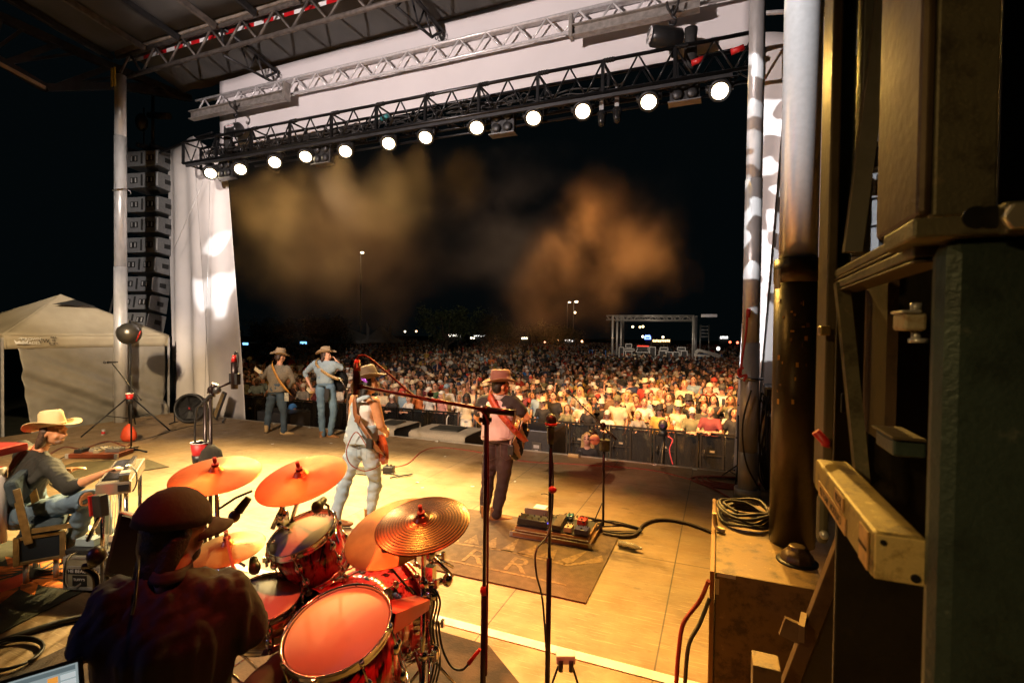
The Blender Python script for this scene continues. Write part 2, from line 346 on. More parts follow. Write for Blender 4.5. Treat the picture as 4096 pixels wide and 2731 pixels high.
for nm,x0,x1,lab in(('left',PY(765,455,8.72).x,PY(1150,365,8.72).x,'grey steel spreader beam carrying the left chain hoist'),('right',PY(2280,100,8.72).x,PY(2800,-10,8.72).x,'grey steel spreader beam carrying the right chain hoist')):
    t=thing('spreader_beam',lab,'beam',((x0+x1)/2,8.72,7.55),'spreader beams under the silver truss')
    bm=mat('spreader_beam',(.36,.33,.30),.45,.4,.35,10)
    a=MB()
    for z in(7.42,7.6): a.mm((x0,8.64,z),(x1,8.8,z+.022))
    a.mm((x0,8.71,7.442),(x1,8.73,7.6)); a.build('flange',bm,t)
    MB().mm((x0,8.735,7.47),(x1,8.75,7.56)).build('slot',BLK,t)
    a=MB(); a.mm((x1-.06 if nm=='left' else x0,8.63,7.4),(x1 if nm=='left' else x0+.06,8.81,7.8)); a.build('hanger',bm,t)
# black lighting truss, Y 8.45..8.75
t=thing('lighting_truss','black box truss carrying the row of round stage lamps','truss',(-6,8.5,6.4))
BT=mat('truss_black',(.015,.015,.016),.3,.4,.3,30)
X0=PY(765,600,8.5).x; X1=PY(3018,200,8.5).x; zt=6.68; zb=6.17
a=MB(); chords=[(8.3,zb),(8.3,zt),(8.75,zb),(8.75,zt)]
for y,z in chords: MB().cyl((X0,y,z),(X1,y,z),.030,n=10).build('chord',BT,t)
n=44
for i in range(n+1):
    x=X0+(X1-X0)*i/n; x2=X0+(X1-X0)*(i+1)/n
    if i%4==0:
        for y in(8.3,8.75): a.bar((x,y,zb),(x,y,zt),.05)
        a.cyl((x,8.3,zb),(x,8.75,zb),.02,n=6); a.cyl((x,8.3,zt),(x,8.75,zt),.02,n=6)
    if i<n:
        s=i%2
        for y in(8.3,8.75): a.cyl((x,y,zb if s else zt),(x2,y,zt if s else zb),.016,n=6)
        a.cyl((x,8.3 if s else 8.75,zb),(x2,8.75 if s else 8.3,zb),.013,n=6)
a.build('web',BT,t)
MB().mm((X0+.1,8.29,zb-.09),(X1-.3,8.34,zb-.035)).build('border_strip',STLD,t)
for i in range(1,11):
    a=MB(); x=X0+(X1-X0)*i/11
    for k in range(9): a.cyl((x+k*.022,8.3,zt),(x+k*.022+.020,8.3,zt),.042 if k%2 else .036,n=10)
    a.build('coupler',BT,t)
MB().cyl((X0+2,8.62,5.98),(X1-.5,8.62,5.98),.024,n=8).build('hanging_bar',BT,t)
a=MB(); rr=random.Random(3)
for k in range(26):
    x=X0+.3+rr.random()*(X1-X0-3); L_=1.2+rr.random()*2.5; y=8.38+rr.random()*.3; z=zb+.06+rr.random()*.22; pts=[]
    for j in range(9): pts.append(V((min(x+L_*j/8,X1-.2),y+.05*rr.random(),z+.10*(rr.random()-.5))))
    a.tube(catmull(pts,3),.011+.008*rr.random(),5)
for k in range(14):
    x=X0+.6+rr.random()*(X1-X0-1.2); c=V((x,8.33,zb+.14)); R0=.07+.06*rr.random()
    a.tube([c+V((R0*math.cos(q),.02*math.sin(3*q),R0*math.sin(q))) for q in[j*PI/8 for j in range(17)]],.01,5)
o=a.build('cable_bundle',RUB); tag(o,'tangled black cables lying inside the black lighting truss','cables')
for k,(px,py,c,lab) in enumerate([(2950,200,(.6,.02,.02),'red'),(2790,245,(.6,.02,.02),'small red'),(1540,470,(.05,.3,.3),'teal')]):
    p=PY(px,py,8.4); o=MB().cyl(p-V((.09,0,.02)),p+V((.09,0,.02)),.045,n=12).build('power_connector',mat('conn%d'%k,c,.4)); tag(o,lab+' power connector plugged inside the black lighting truss','connector')
# ---- wash lamps
LENS=mat('lamp_lens',(1,.85,.6),.3,0,.02,emit=((1,.80,.48),12))
YK=mat('lamp_body',(.03,.03,.03),.45,.2)
lamps=[(843,692),(962,676),(1099,648),(1223,625),(1382,604),(1555,572),(1703,548),(1907,509),(2134,471),(2331,444),(2595,406),(2879,363)]
words=['first','second','third','fourth','fifth','sixth','seventh','eighth','ninth','tenth','eleventh','twelfth']
TG=[(-8,4.4),(-6.5,4.2),(-5.2,4.4),(-6.2,5.0),(-4.9,4.4),(-4.2,5.2),(-5.0,5.0),(-2.8,5.0),(-1.8,4.2),(-.8,3.0),(-1.2,4.4),(.4,1.4)]
LC=[(1,.64,.20),(1,.66,.22),(1,.70,.28),(1,.70,.28),(1,.74,.34),(1,.74,.34),(1,.70,.26),(1,.60,.15),(1,.56,.11),(1,.55,.10),(1,.48,.09),(1,.56,.11)]
PW=[2900,3000,2900,2400,3600,3000,3200,2000,1700,1500,1200,1600]
proto=None
for i,(px,py) in enumerate(lamps):
    p=PY(px,py,8.42); d=V((TG[i][0],TG[i][1],.3))-p; d.normalize()
    # tilt lens toward its target but partly toward the camera so that the round face shows
    dv=(V((0,0,CH))-p).normalized(); fd=(d*.62+dv*.38+V((0,0,-.12))).normalized()
    t=thing('wash_lamp','glowing round stage lamp, %s from the left end of the black truss'%words[i],'stage lamp',p,'lamps along the black truss')
    a_,b_,_=frame(fd)
    MB().lathe([(.10,-.30),(.135,-.24),(.145,-.08),(.155,-.03),(.165,-.02),(.165,.03),(.145,.03)],p,fd,n=28).build('housing',YK,t)
    MB().lathe([(.148,.012),(.12,.03),(.05,.037),(.001,.038)],p,fd,n=28).build('lens',LENS,t)
    y=MB(); c=p-fd*.12; top=V((p.x,p.y+.02,zb-.02))
    ax=V((1,0,0)); 
    y.bar(c-ax*.19,V((c.x-.19,c.y,zb-.09)),.03,.06); y.bar(c+ax*.19,V((c.x+.19,c.y,zb-.09)),.03,.06); y.bar(V((c.x-.2,c.y,zb-.09)),V((c.x+.2,c.y,zb-.09)),.06,.03)
    y.cyl(c-ax*.2,c-ax*.14,.05); y.cyl(c+ax*.2,c+ax*.14,.05)
    y.build('yoke',YK,t)
    MB().box((c.x,c.y,zb-.02),(.06,.08,.12)).build('clamp',YK,t)
    s=spot('wash_lamp_light',p+fd*.06,(TG[i][0],TG[i][1],.2),PW[i],LC[i],50,.8,.1); s.location=p+fd*.08
# blinders
for k,(px,py,lab) in enumerate([(700+330*.51,700*.98,'leftmost of the four-cell blinders'),(1295,620,'four-cell blinder between the fourth and fifth round lamps'),(2015,495,'four-cell blinder between the eighth and ninth round lamps'),(2740,360,'four-cell blinder between the two rightmost round lamps')]):
    if k==0: px,py=910,680
    p=PY(px,py,8.6); t=thing('blinder_light','black '+lab+' facing the crowd','blinder',p,'blinders under the lighting truss')
    a=MB(); a.box(p,(.46,.12,.42)); a.build('case',YK,t,.01)
    for dx in(-.11,.11):
        for dz in(-.1,.1):
            MB().lathe([(.085,.0),(.085,.05),(.05,.07),(.001,.075)],p+V((dx,-.06,dz)),(0,-1,0),n=16).build('reflector_back',BLKP,t)
    MB().box(p+V((0,-.03,-.215)),(.5,.2,.02)).build('barn_door',mat('bd',(.2,.2,.2),.4,.5),t)
    a=MB(); a.cyl(p+V((0,0,.2)),V((p.x,p.y,zb)),.02); a.build('hanger',YK,t)
# crowd light comes from the blinders' side of the truss
spot('blinder_spot',(-2.2,8.95,6.2),(-2.2,14.8,-1),9000,(1,.46,.13),78,.8,.1)
spot('blinder_spot',(.0,8.95,6.2),(1.5,19,-.8),6500,(1,.50,.16),62,.8,.1)
spot('blinder_spot',(-8.4,8.95,6.2),(-11,16,-.8),1500,(1,.54,.2),90,.6,.1)
for k,(px,lab) in enumerate([(2407,'left'),(2468,'right')]):
    p=PY(px,478-k*14,8.62); t=thing('dome_spotlight','small black dome lamp with bright clamp, %s one of the pair'%lab,'lamp',p,'dome lamps on the hanging bar')
    MB().lathe([(.03,.16),(.075,.12),(.09,.09),(.09,.07),(.07,.05),(.065,-.06),(.045,-.11),(.001,-.125)],p,(0,0,1),n=20).build('dome',mat('dome',(.015,.015,.015),.12),t)
    MB().box(p+V((0,-.03,.28)),(.08,.02,.26)).build('clamp_plate',ALU,t,.01)
    MB().lathe([(.055,-.02),(.055,.02)],p+V((0,-.02,.42)),(1,0,0),n=14).build('clamp_ring',ALU,t)
# ---- hoists
def hoist(p,topz,k,lab):
    t=thing('chain_hoist',lab,'chain hoist',p,'chain hoists above the lighting truss')
    if k==0:
        MB().lathe([(.10,-.17),(.15,-.13),(.16,0),(.15,.13),(.10,.17)],p,(1,0,0),n=20).build('motor_body',mat('hoist_black',(.02,.02,.02),.3),t)
        MB().box(p+V((0,-.155,.05)),(.24,.012,.09)).build('rating_plate',WHT,t)
        text('1 TON MAX',.05,fr(p+V((0,-.165,.065)),(1,0,0),(0,0,1)),mat('ink_black',(.01,.01,.01),.6),t,.0005)
        MB().box(p+V((.0,-.164,.035)),(.24,.004,.01)).build('stripe',RED,t); bagx=-.24
    else:
        MB().lathe([(.12,-.26),(.17,-.22),(.17,.0),(.16,.22),(.10,.27)],p+V((-.1,-.05,0)),V((-1,-.5,.1)),n=20).build('motor_body',mat('hoist_black',(.02,.02,.02),.3),t)
        q=p+V((-.335,-.175,.025)); nn=V((-1,-.5,.1)).normalized()
        MB().lathe([(.135,0),(.135,.012)],q,nn,n=24).build('name_plate',WHT,t)
        rt_=V((.45,-.9,0)).normalized(); up=nn.cross(rt_)*-1
        text('CM',.11,fr(q+nn*.02+V((0,0,.05)),rt_,(0,0,1)),mat('ink_black',(.01,.01,.01),.6),t,.0005)
        text('LODESTAR',.045,fr(q+nn*.02+V((0,0,-.05)),rt_,(0,0,1)),mat('ink_black',(.01,.01,.01),.6),t,.0005)
        bagx=.28
    a=MB(); z=p.z+.17; i=0
    while z<topz-.2:
        c=V((p.x,p.y,z)); ax=V((1,0,0)) if i%2 else V((0,1,0))
        a.tube([c+ax*.014*math.cos(q)+V((0,0,.026*math.sin(q))) for q in[j*PI/4 for j in range(9)]],.005,4); z+=.042;i+=1
    a.build('chain',BLK,t)
    a=MB(); a.tube(catmull([V((p.x,p.y,topz-.12)),V((p.x+.05,p.y,topz-.17)),V((p.x+.03,p.y,topz-.25)),V((p.x-.04,p.y,topz-.24)),V((p.x-.05,p.y,topz-.19))],5),.018,7); a.cyl((p.x,p.y,topz+.05),(p.x,p.y,topz-.13),.02)
    a.ell((p.x,p.y,topz-.05),(.05,.05,.07)); a.build('hook',BLK,t)
    a=MB()
    for s in(-1,1): a.tube(catmull([V((p.x+s*.09,p.y-.09,topz+.08)),V((p.x+s*.07,p.y-.08,topz-.02)),V((p.x,p.y,topz-.1))]),.022,6)
    a.build('sling',RUB,t)
    a=MB(); a.oval([(p+V((bagx,0,.1)),V((.10,0,0)),V((0,.09,0))),(p+V((bagx,0,-.1)),V((.09,0,0)),V((0,.10,0))),(p+V((bagx,0,-.45)),V((.11,0,0)),V((0,.09,0))),(p+V((bagx,0,-.55)),V((.06,0,0)),V((0,.05,0)))],14)
    a.build('chain_bag',mat('bag_cloth',(.025,.024,.022),.85,0,.3,12,.5,25),t)
    MB().cyl((p.x,p.y,p.z-.15),(p.x,p.y,zt),.015).build('lower_hook',BLK,t)
hoist(PY(942,520,8.6),7.46,0,'black electric chain hoist above the left end of the truss')
hoist(PY(2690,155,8.6),7.46,1,'black electric chain hoist with white oval plate near the right end')
# ---- curtains
CUR=mat('curtain_white',(.74,.70,.68),.65,0,.1,1.5,.15,5)
def sheet(name,tl,tr_,bl,br_,m,label,cat,folds,amp,seedy,par=None,nu=50,nv=30,sol=.006):
    a=MB(); tl,tr_,bl,br_=map(V,(tl,tr_,bl,br_))
    nrm=((tr_-tl).cross(bl-tl)).normalized()
    def f(u,v):
        p=tl.lerp(tr_,u).lerp(bl.lerp(br_,u),v)
        k=amp*(math.sin(u*folds*2*PI+seedy+v*1.5)+.6*noise.noise(V((u*folds*1.7,v*2.2,seedy))))
        return p+nrm*k*(.25+.75*v)
    a.quadgrid(f,nu,nv); o=a.build(name,m,par,solid=sol)
    if label: tag(o,label,cat)
    return o
y=9.1
t=thing('side_curtain','tall pale curtain hanging at the left end of the stage front','curtain',(-11.6,9.1,0))
sheet('fabric',PY(770,545,9.15),PY(905,640,9.15),PY(840,1665,9.2),PY(992,1688,9.0),CUR,None,None,1.3,.06,1,t)
sheet('side_fabric',PY(690,590,9.5),PY(775,545,9.2),PY(715,1650,9.5),PY(845,1665,9.22),CUR,None,None,1.5,.08,3,t)
t2=PY(668,590,9.9)
sheet('shaded_fabric',PY(672,600,9.9),PY(700,590,9.52),PY(695,1640,9.9),PY(722,1650,9.52),CUR,None,None,1,.05,5,t)
MB().tube(catmull([PY(640,612,9.4),PY(760,560,9.3),PY(850,530,9.2)]),.03,8).build('top_pole',BLK,t)
MB().tube([PY(830,690,8.9),PY(690,1010,8.9)],.006,5).build('guy_wire',GALV,t)
MB().tube([PY(840,720,8.9),PY(818,1640,8.9)],.006,5).build('guy_wire',GALV,t)
t=thing('side_curtain','tall white curtain hanging behind the right galvanised pole','curtain',(.9,9.0,0))
sheet('fabric',PY(3040,130,9.0),PY(3160,130,9.0),PY(2932,1885,9.0),PY(3010,1900,9.0),CUR,None,None,1.0,.035,2,t)
sheet('side_fabric',PY(3140,110,9.05),PY(3330,60,9.6),PY(2995,1890,9.05),PY(3340,1850,9.6),CUR,None,None,1.2,.04,4,t)
MB().cyl(PY(3025,55,9.0),PY(3370,35,9.6),.035).build('top_pole',GALV,t)
a=MB()
for i in range(14): a.ell(PY(3046-i*8.4,190+i*130,8.97),(.014,.006,.014),n=8,m=4)
a.build('eyelet',BLK,t)
# ---- line arrays
CAB=mat('speaker_black',(.035,.035,.038),.38,0,.3,25,.15,120); CABD=mat('grille_dark',(.008,.008,.008),.8); CABS=mat('speaker_side',(.16,.165,.17),.35,.1,.25,15,.1,80)
def array(name,label,pts,w,d,h,rz_,back=True):
    t=thing(name,label,'line array',pts[0][0]); 
    for i,(p,tilt) in enumerate(pts):
        M=Matrix.Rotation(rz_,3,'Z')@Matrix.Rotation(tilt,3,'X')
        c=MB()
        W,D,H=w/2,d/2,h/2
        vs=[V((sx*W*(1 if sy<0 else .92),sy*D,sz*H*(.86 if sy<0 else 1))) for sz in(-1,1) for sy in(-1,1) for sx in(-1,1)]
        c.add([p+M@q for q in vs],[(0,2,3,1),(4,5,7,6),(0,1,5,4),(2,6,7,3),(0,4,6,2),(1,3,7,5)])
        o=c.build('cabinet',CABS,t,.012)
        for sx in(-.5,.5):   # recessed handles on the back
            k=MB()
            k.box(p+M@V((sx*W,-D-.001,0)),(.26,.010,.17),M)
            k.build('handle_recess',CABD,o,.012)
        MB().box(p+M@V((0,-D-.004,0)),(w*.06,.02,h*.66),M).build('centre_strip',CABD,o,.01)
        for s_ in(-1,1): MB().box(p+M@V((s_*(W*.965),.05*d,0)),(.03,.20,.13),M).build('side_handle',CABD,o,.01)
        for u_ in(-.5*W-.07,-.5*W+.07,.5*W-.07,.5*W+.07): MB().box(p+M@V((u_,-D-.014,.0)),(.03,.02,.12),M).build('grip_bar',ALU,o,.004)
        for s_ in(-1,1): MB().box(p+M@V((s_*.985*W,-D-.012,0)),(.03,.03,h*.7),M).build('rigging_bar',ALU,o,.004)
        if i%2==0 or True:
            k=MB(); k.box(p+M@V((-W-.01,-.22*d,.05)),(.012,.035,.05),M); k.box(p+M@V((-W-.01,-.34*d,.02)),(.012,.03,.03),M); k.build('blue_connector',mat('blue_conn',(.03,.08,.6),.4),o)
    return t
pts=[]; pix=[(610,660,0),(610,745,0),(612,840,-.01),(611,920,-.02),(608,1000,-.03),(600,1078,-.06),(590,1155,-.10),(580,1228,-.15),(570,1300,-.21),(553,1372,-.30)][:10]
for i,(px,py,tl) in enumerate(pix): pts.append((PY(px-3,py-12,9.6),tl))
ar=array('line_array','tall curved hanging loudspeaker column on the left of the stage',pts,1.10,.62,.49,R_(10))
p=pts[0][0]
a=MB()
for dx in(-.5,.5): a.bar(p+V((dx,-.35,.3)),p+V((dx,.4,.3)),.08,.1)
a.bar(p+V((-.5,0,.3)),p+V((.5,0,.3)),.1,.12); a.bar(p+V((0,-.4,.36)),p+V((0,.5,.36)),.1,.1)
a.build('fly_frame',BLK,ar)
a=MB(); a.cyl(p+V((.05,0,.35)),p+V((.05,0,1.9)),.04); a.cyl(p+V((-.35,0,.3)),p+V((-.35,0,1.6)),.02); a.cyl(p+V((-.1,0,1.35)),p+V((.75,0,1.2)),.09,n=16); a.ell(p+V((-.45,0,1.2)),(.16,.16,.26)); a.build('hoist_motor',STLD,ar)
a=MB(); a.tube(catmull([pts[0][0]+V((-.5,-.45,.3)),pts[3][0]+V((-.52,-.45,0)),pts[6][0]+V((-.55,-.5,0)),pts[9][0]+V((-.6,-.6,0))]),.02,6)
a.tube(catmull([pts[0][0]+V((-.44,-.45,.3)),pts[4][0]+V((-.40,-.5,0)),pts[9][0]+V((-.5,-.6,0))]),.014,6); a.build('cable',RUB,ar)
pts2=[(PY(3255+i*5,150+i*104,11.2)+V((1.0,0,0)),-.01*i) for i in range(11)]
array('line_array','tall hanging loudspeaker column on the right, seen past the chrome rod',pts2,1.25,.62,.54,R_(-30))
# ---- khaki tent on the left
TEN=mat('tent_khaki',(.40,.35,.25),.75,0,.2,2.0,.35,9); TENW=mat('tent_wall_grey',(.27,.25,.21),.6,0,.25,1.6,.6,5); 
t=thing('canopy_tent','khaki canopy tent with a grey side wall left of the stage','tent',(-14.5,6.5,-.5))
XF=-13.45; yl=PX(12,1330,XF); yr=PX(678,1345,XF)
zt0=(PX(12,1345,XF).z+PX(678,1338,XF).z)/2; zb0=zt0-.28; Y0=yl.y; Y1=yr.y; XB=XF-2.9
apex=V((XF-1.25,PX(243,1180,XF-1.25).y,PX(243,1178,XF-1.25).z))
cor=[V((XF,Y0,zt0)),V((XF,Y1,zt0)),V((XB,Y1,zt0)),V((XB,Y0,zt0))]
a=MB()
for i in range(4):
    A=cor[i];B=cor[(i+1)%4]
    def f(u,v,A=A,B=B,i=i):
        p=A.lerp(B,u).lerp(apex,v); sag=-.10*math.sin(PI*u)*(1-v)*math.sin(PI*min(v*1.3,1)); return p+V((0,0,sag+.015*noise.noise(V((u*9,v*7,i)))))
    a.quadgrid(f,16,12)
a.build('roof',TEN,t,solid=.006)
a=MB()
for i in range(4):
    A=cor[i];B=cor[(i+1)%4]; n_=(B-A).normalized().cross(V((0,0,1)))
    a.quadgrid(lambda u,v,A=A,B=B,n_=n_:A.lerp(B,u)+V((0,0,-.28*v))+n_*(-.02-.03*v+.012*noise.noise(V((u*14,v*2,i)))),24,3)
a.build('valance',TEN,t,solid=.006)
a=MB(); ve=apex+V((.12,0,-.33)); a.add([apex+V((.52,-.42,-.26)),apex+V((.55,.45,-.27)),apex+V((.36,.1,-.12))],[(0,1,2)]); a.build('vent_gap',CABD,t)
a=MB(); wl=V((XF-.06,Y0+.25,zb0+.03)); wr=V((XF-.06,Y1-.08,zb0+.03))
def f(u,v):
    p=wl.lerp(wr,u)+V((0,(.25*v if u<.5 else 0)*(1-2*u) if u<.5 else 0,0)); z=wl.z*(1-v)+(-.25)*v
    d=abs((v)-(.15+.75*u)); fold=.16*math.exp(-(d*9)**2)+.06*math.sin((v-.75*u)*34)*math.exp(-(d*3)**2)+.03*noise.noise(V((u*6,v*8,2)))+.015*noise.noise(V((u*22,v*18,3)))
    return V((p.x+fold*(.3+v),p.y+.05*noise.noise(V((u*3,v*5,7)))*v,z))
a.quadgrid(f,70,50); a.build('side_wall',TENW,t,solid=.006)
for c,lb in zip(cor,range(4)):
    MB().bar(c+V((-.04 if lb in(0,1) else .04,0,-1.4-zt0+.02-0)),c+V((-.04 if lb in(0,1) else .04,0,-.05)),.04).build('leg',mat('leg_white',(.55,.55,.55),.4,.5),t)
prnt=mat('print_white',(.75,.75,.72),.6); pen=mat('pen_ink',(.03,.025,.02),.7)
def tx(s,px,py,size,m): 
    p=PX(px,py,XF+.045); text(s,size,fr(p,(0,1,0),(0,0,1)),m,t,.0005)
tx('CROWN\nSHADES',125,1364,.085,prnt); tx('CW',176,1364,.11,pen); tx('BKL\nSR\nRISER',215,1362,.07,pen)
p=PX(85,1362,XF+.045); a=MB()
def lp(pts): a.poly([p+V((0,u,v)) for u,v in pts],(1,0,0),.002)
lp([(-.12,.02),(-.07,-.03),(-.03,.0),(0,-.035),(.03,0),(.07,-.03),(.12,.02),(.09,-.07),(-.09,-.07)]); lp([(-.06,.035),(0,.07),(.06,.035),(.0,.045)])
a.build('crown_emblem',prnt,t)
# canopy at right behind the mast
t=thing('canopy_tent','beige canopy roof behind the right curtain and galvanised pole','tent',(3,9,-.5))
a=MB(); Yc=10.5; A=PY(3048,1330,Yc); B=PY(3420,1290,Yc); ap=PY(3330,1180,Yc+1.4)
A2=A+V((.0,2.9,0)); B.z=A.z; B2=B+V((0,2.9,0))
for P_,Q_ in((A,B),(B,B2),(B2,A2),(A2,A)): a.quadgrid(lambda u,v,P_=P_,Q_=Q_:P_.lerp(Q_,u).lerp(ap,v)+V((0,0,-.05*math.sin(PI*u)*(1-v))),10,6)
a.build('roof',TEN,t,solid=.006)
a=MB()
for P_,Q_ in((A,B),(B,B2),(B2,A2),(A2,A)): a.quadgrid(lambda u,v,P_=P_,Q_=Q_:P_.lerp(Q_,u)+V((0,0,-.42*v+.02*noise.noise(V((u*8,v,1))))),10,3)
a.build('valance',TEN,t,solid=.006)
for q in(A,B,A2,B2): MB().bar((q.x,q.y,-1.38),(q.x,q.y,q.z-.02),.04).build('leg',mat('leg_white',(.55,.55,.55),.4,.5),t)
sheet('side_wall',PY(3060,1412,10.7),PY(3420,1412,10.7),PY(3050,1800,10.7),PY(3420,1800,10.7),CUR,None,None,1.5,.03,8,t)
# ---- kit beside the left pole
def tripod(a,b,r,h,n=3,rot=0,tr=.011):
    for k in range(n):
        q=rot+k*2*PI/n; a.cyl(b+V((0,0,h)),b+V((r*math.cos(q),r*math.sin(q),.012)),tr,n=6)
        a.cyl(b+V((0,0,h*.35)),b+V((r*.5*math.cos(q),r*.5*math.sin(q),h*.5)),tr*.7,n=5)
p=PZ(520,1722); t=thing('lighting_stand','black tripod stand topped by a round dark metal dome','stand',p)
a=MB(); tripod(a,p,.85,.75,3,.4,.014); a.cyl(p+V((0,0,.1)),p+V((0,0,2.35)),.022); a.build('tripod',BLK,t)
c=PY(510,1332,p.y-.05); dm=V((.62,-.75,.12)).normalized()
MB().lathe([(.001,.22),(.07,.215),(.14,.18),(.19,.12),(.215,.04),(.22,-.02),(.235,-.03),(.235,-.045),(.20,-.045)],c-dm*.05,dm,n=32).build('dome',mat('dome_grey',(.14,.13,.11),.35,.7),t)
MB().cyl(p+V((0,0,2.3)),c-dm*.1,.02).build('neck',BLK,t)
a=MB(); a.cyl(PY(563,1322,p.y),PY(545,1365,p.y),.012); a.build('red_clip',rd,t)
def mic(a_,b_,t,head=.026,body=.017,nm='microphone',m2=None):
    a_=V(a_);b_=V(b_);d=(b_-a_).normalized()
    MB().lathe([(body*.8,0),(body,(b_-a_).length*.3),(body*1.1,(b_-a_).length*.7),(head*.95,(b_-a_).length*.72)],a_,d,n=14).build(nm,m2 or BLKP,t)
    MB().ell(b_,(head,head,head*1.1),n=14,m=10).build('mic_grille',mat('mic_grille',(.10,.10,.10),.4,.6,.3,300),t)
p=PZ(525,1805); t=thing('microphone_stand','black boom microphone stand behind the seated steel guitarist','microphone stand',p)
a=MB(); tripod(a,p,.33,.06,3,.2,.014); a.lathe([(.05,0),(.04,.05),(.02,.08)],p); a.cyl(p,p+V((0,0,1.35)),.014); a.build('base_and_pole',BLK,t)
bt=PY(545,1575,p.y); e=PY(450,1455,p.y+.1)
MB().cyl(bt+(bt-e)*.2,e,.010).build('boom',BLK,t); mic(PY(470,1448,p.y+.1),PY(418,1449,p.y+.1),t)
p2=PY(518,1590,p.y-.02); cup=lambda q,s,par,col=RED: MB().lathe([(.033*s,-.055*s),(.047*s,.055*s),(.049*s,.06*s),(.044*s,.058*s),(.032*s,-.045*s)],q,(0,0,1),n=20).build('rim',col,par)
def redcup(q,s,lab):
    t=thing('red_cup',lab,'cup',q-V((0,0,.06*s))); MB().lathe([(.031*s,-.06*s),(.046*s,.052*s)],q,n=20).build('cup_wall',RED,t)
    MB().lathe([(.046*s,.052*s),(.049*s,.052*s),(.049*s,.06*s),(.044*s,.06*s),(.043*s,.03*s),(.001,.03*s)],q,n=20).build('rim',WHT,t)
redcup(p2,1.3,'red plastic cup in a holder on the far microphone stand')
MB().lathe([(.05,-.08),(.055,-.03),(.05,0)],p2-V((0,0,.02)),n=14).build('cup_holder',BLK,t)
# sandbag, can, bottle, fan, frame
p=PZ(515,1765); o=MB().rings([[p+V((r*math.cos(j*PI/8)*1.0,r*.7*math.sin(j*PI/8),z+.02*noise.noise(V((j,z*9,0)))))for j in range(16)] for r,z in((.02,.0),(.13,.02),(.17,.09),(.15,.18),(.10,.27),(.04,.33),(.01,.34))]).build('sandbag',mat('orange_red_bag',(.65,.07,.02),.6,0,.3,8,.4,12),None); tag(o,'orange-red sandbag at the foot of the left pole','sandbag')
for (px,py,lab) in((413,1740,'silver drink can standing near the tent wall'),):
    p=PZ(px,py); t=thing('drink_can',lab,'can',p); MB().lathe([(.026,0),(.033,.01),(.033,.105),(.027,.12),(.001,.118)],p,n=16).build('can_body',ALU,t); MB().lathe([(.0335,.03),(.0335,.075)],p,n=16,cap=False).build('printed_band',RED,t)
p=PZ(765,1690); t=thing('floor_fan','round black floor fan in front of the left curtain','fan',p)
c=p+V((0,0,.34)); d=V((.5,-.85,.15)).normalized()
MB().lathe([(.33,-.10),(.34,-.02),(.34,.10),(.30,.13),(.29,.10),(.31,-.02),(.31,-.09)],c,d,n=30).build('housing',BLKP,t)
a=MB(); u_,v_,_=frame(d)
for r in[.05+.028*i for i in range(9)]: a.tube([c+d*.10+u_*r*math.cos(q)+v_*r*math.sin(q) for q in[j*PI/12 for j in range(25)]],.004,4)
for j in range(10): a.cyl(c+d*.1,c+d*.1+u_*.29*math.cos(j*PI/5)+v_*.29*math.sin(j*PI/5),.004,n=4)
a.build('guard',BLK,t)
a=MB()
for j in range(5):
    q=j*2*PI/5; e=u_*math.cos(q)+v_*math.sin(q); g_=u_*math.cos(q+.6)+v_*math.sin(q+.6); a.add([c,c+e*.26+d*.03,c+g_*.27-d*.04],[(0,1,2)])
a.build('blades',BLKP,t,solid=.006)
a=MB(); 
for s in(-1,1): a.tube([p+u_*s*.36+V((0,0,.34)),p+u_*s*.36+V((0,0,.02)),p+u_*s*.36+V((.12,-.2,.015))],.015,6)
a.tube([p+u_*.36+V((0,0,.34)),p+u_*.36+V((0,0,.02)),p+u_*.36-V((.12,-.2,.015))],.015,6)
a.build('stand',BLK,t); MB().box(c+d*.11,(.1,.02,.04),Matrix.Rotation(-.5,3,'Z')).build('red_badge',RED,t)
p=PZ(880,1680); t=thing('stage_monitor_frame','tilted black frame with a tan board beside the floor fan','frame',p)
Mf=Matrix.Rotation(R_(-30),3,'Z')@Matrix.Rotation(R_(-18),3,'X')
MB().box(p+V((0,0,.36)),(.42,.05,.66),Mf).build('frame',BLK,t,.01); MB().box(p+Mf@V((0,-.03,0))+V((0,0,.36)),(.34,.012,.56),Mf).build('board',mat('tan_board',(.45,.30,.12),.7,0,.4,7),t)
MB().bar(p+V((-.1,.2,.02)),p+V((.35,-.2,.02)),.04).build('foot',BLK,t)
cable('cable',[PZ(150,1850),PZ(250,1790),PZ(330,1795),PZ(430,1765),PZ(500,1785),PZ(520,1775)],.02,mat('brown_cable',(.16,.05,.025),.7),'thick reddish brown cable looping across the deck behind the steel guitarist')
cable('cable',[PZ(20,1990),PZ(240,1835),PZ(420,1770),PZ(560,1760),PZ(760,1705),PZ(900,1693)],.012,RUB,'long thin black cable running along the left deck edge')
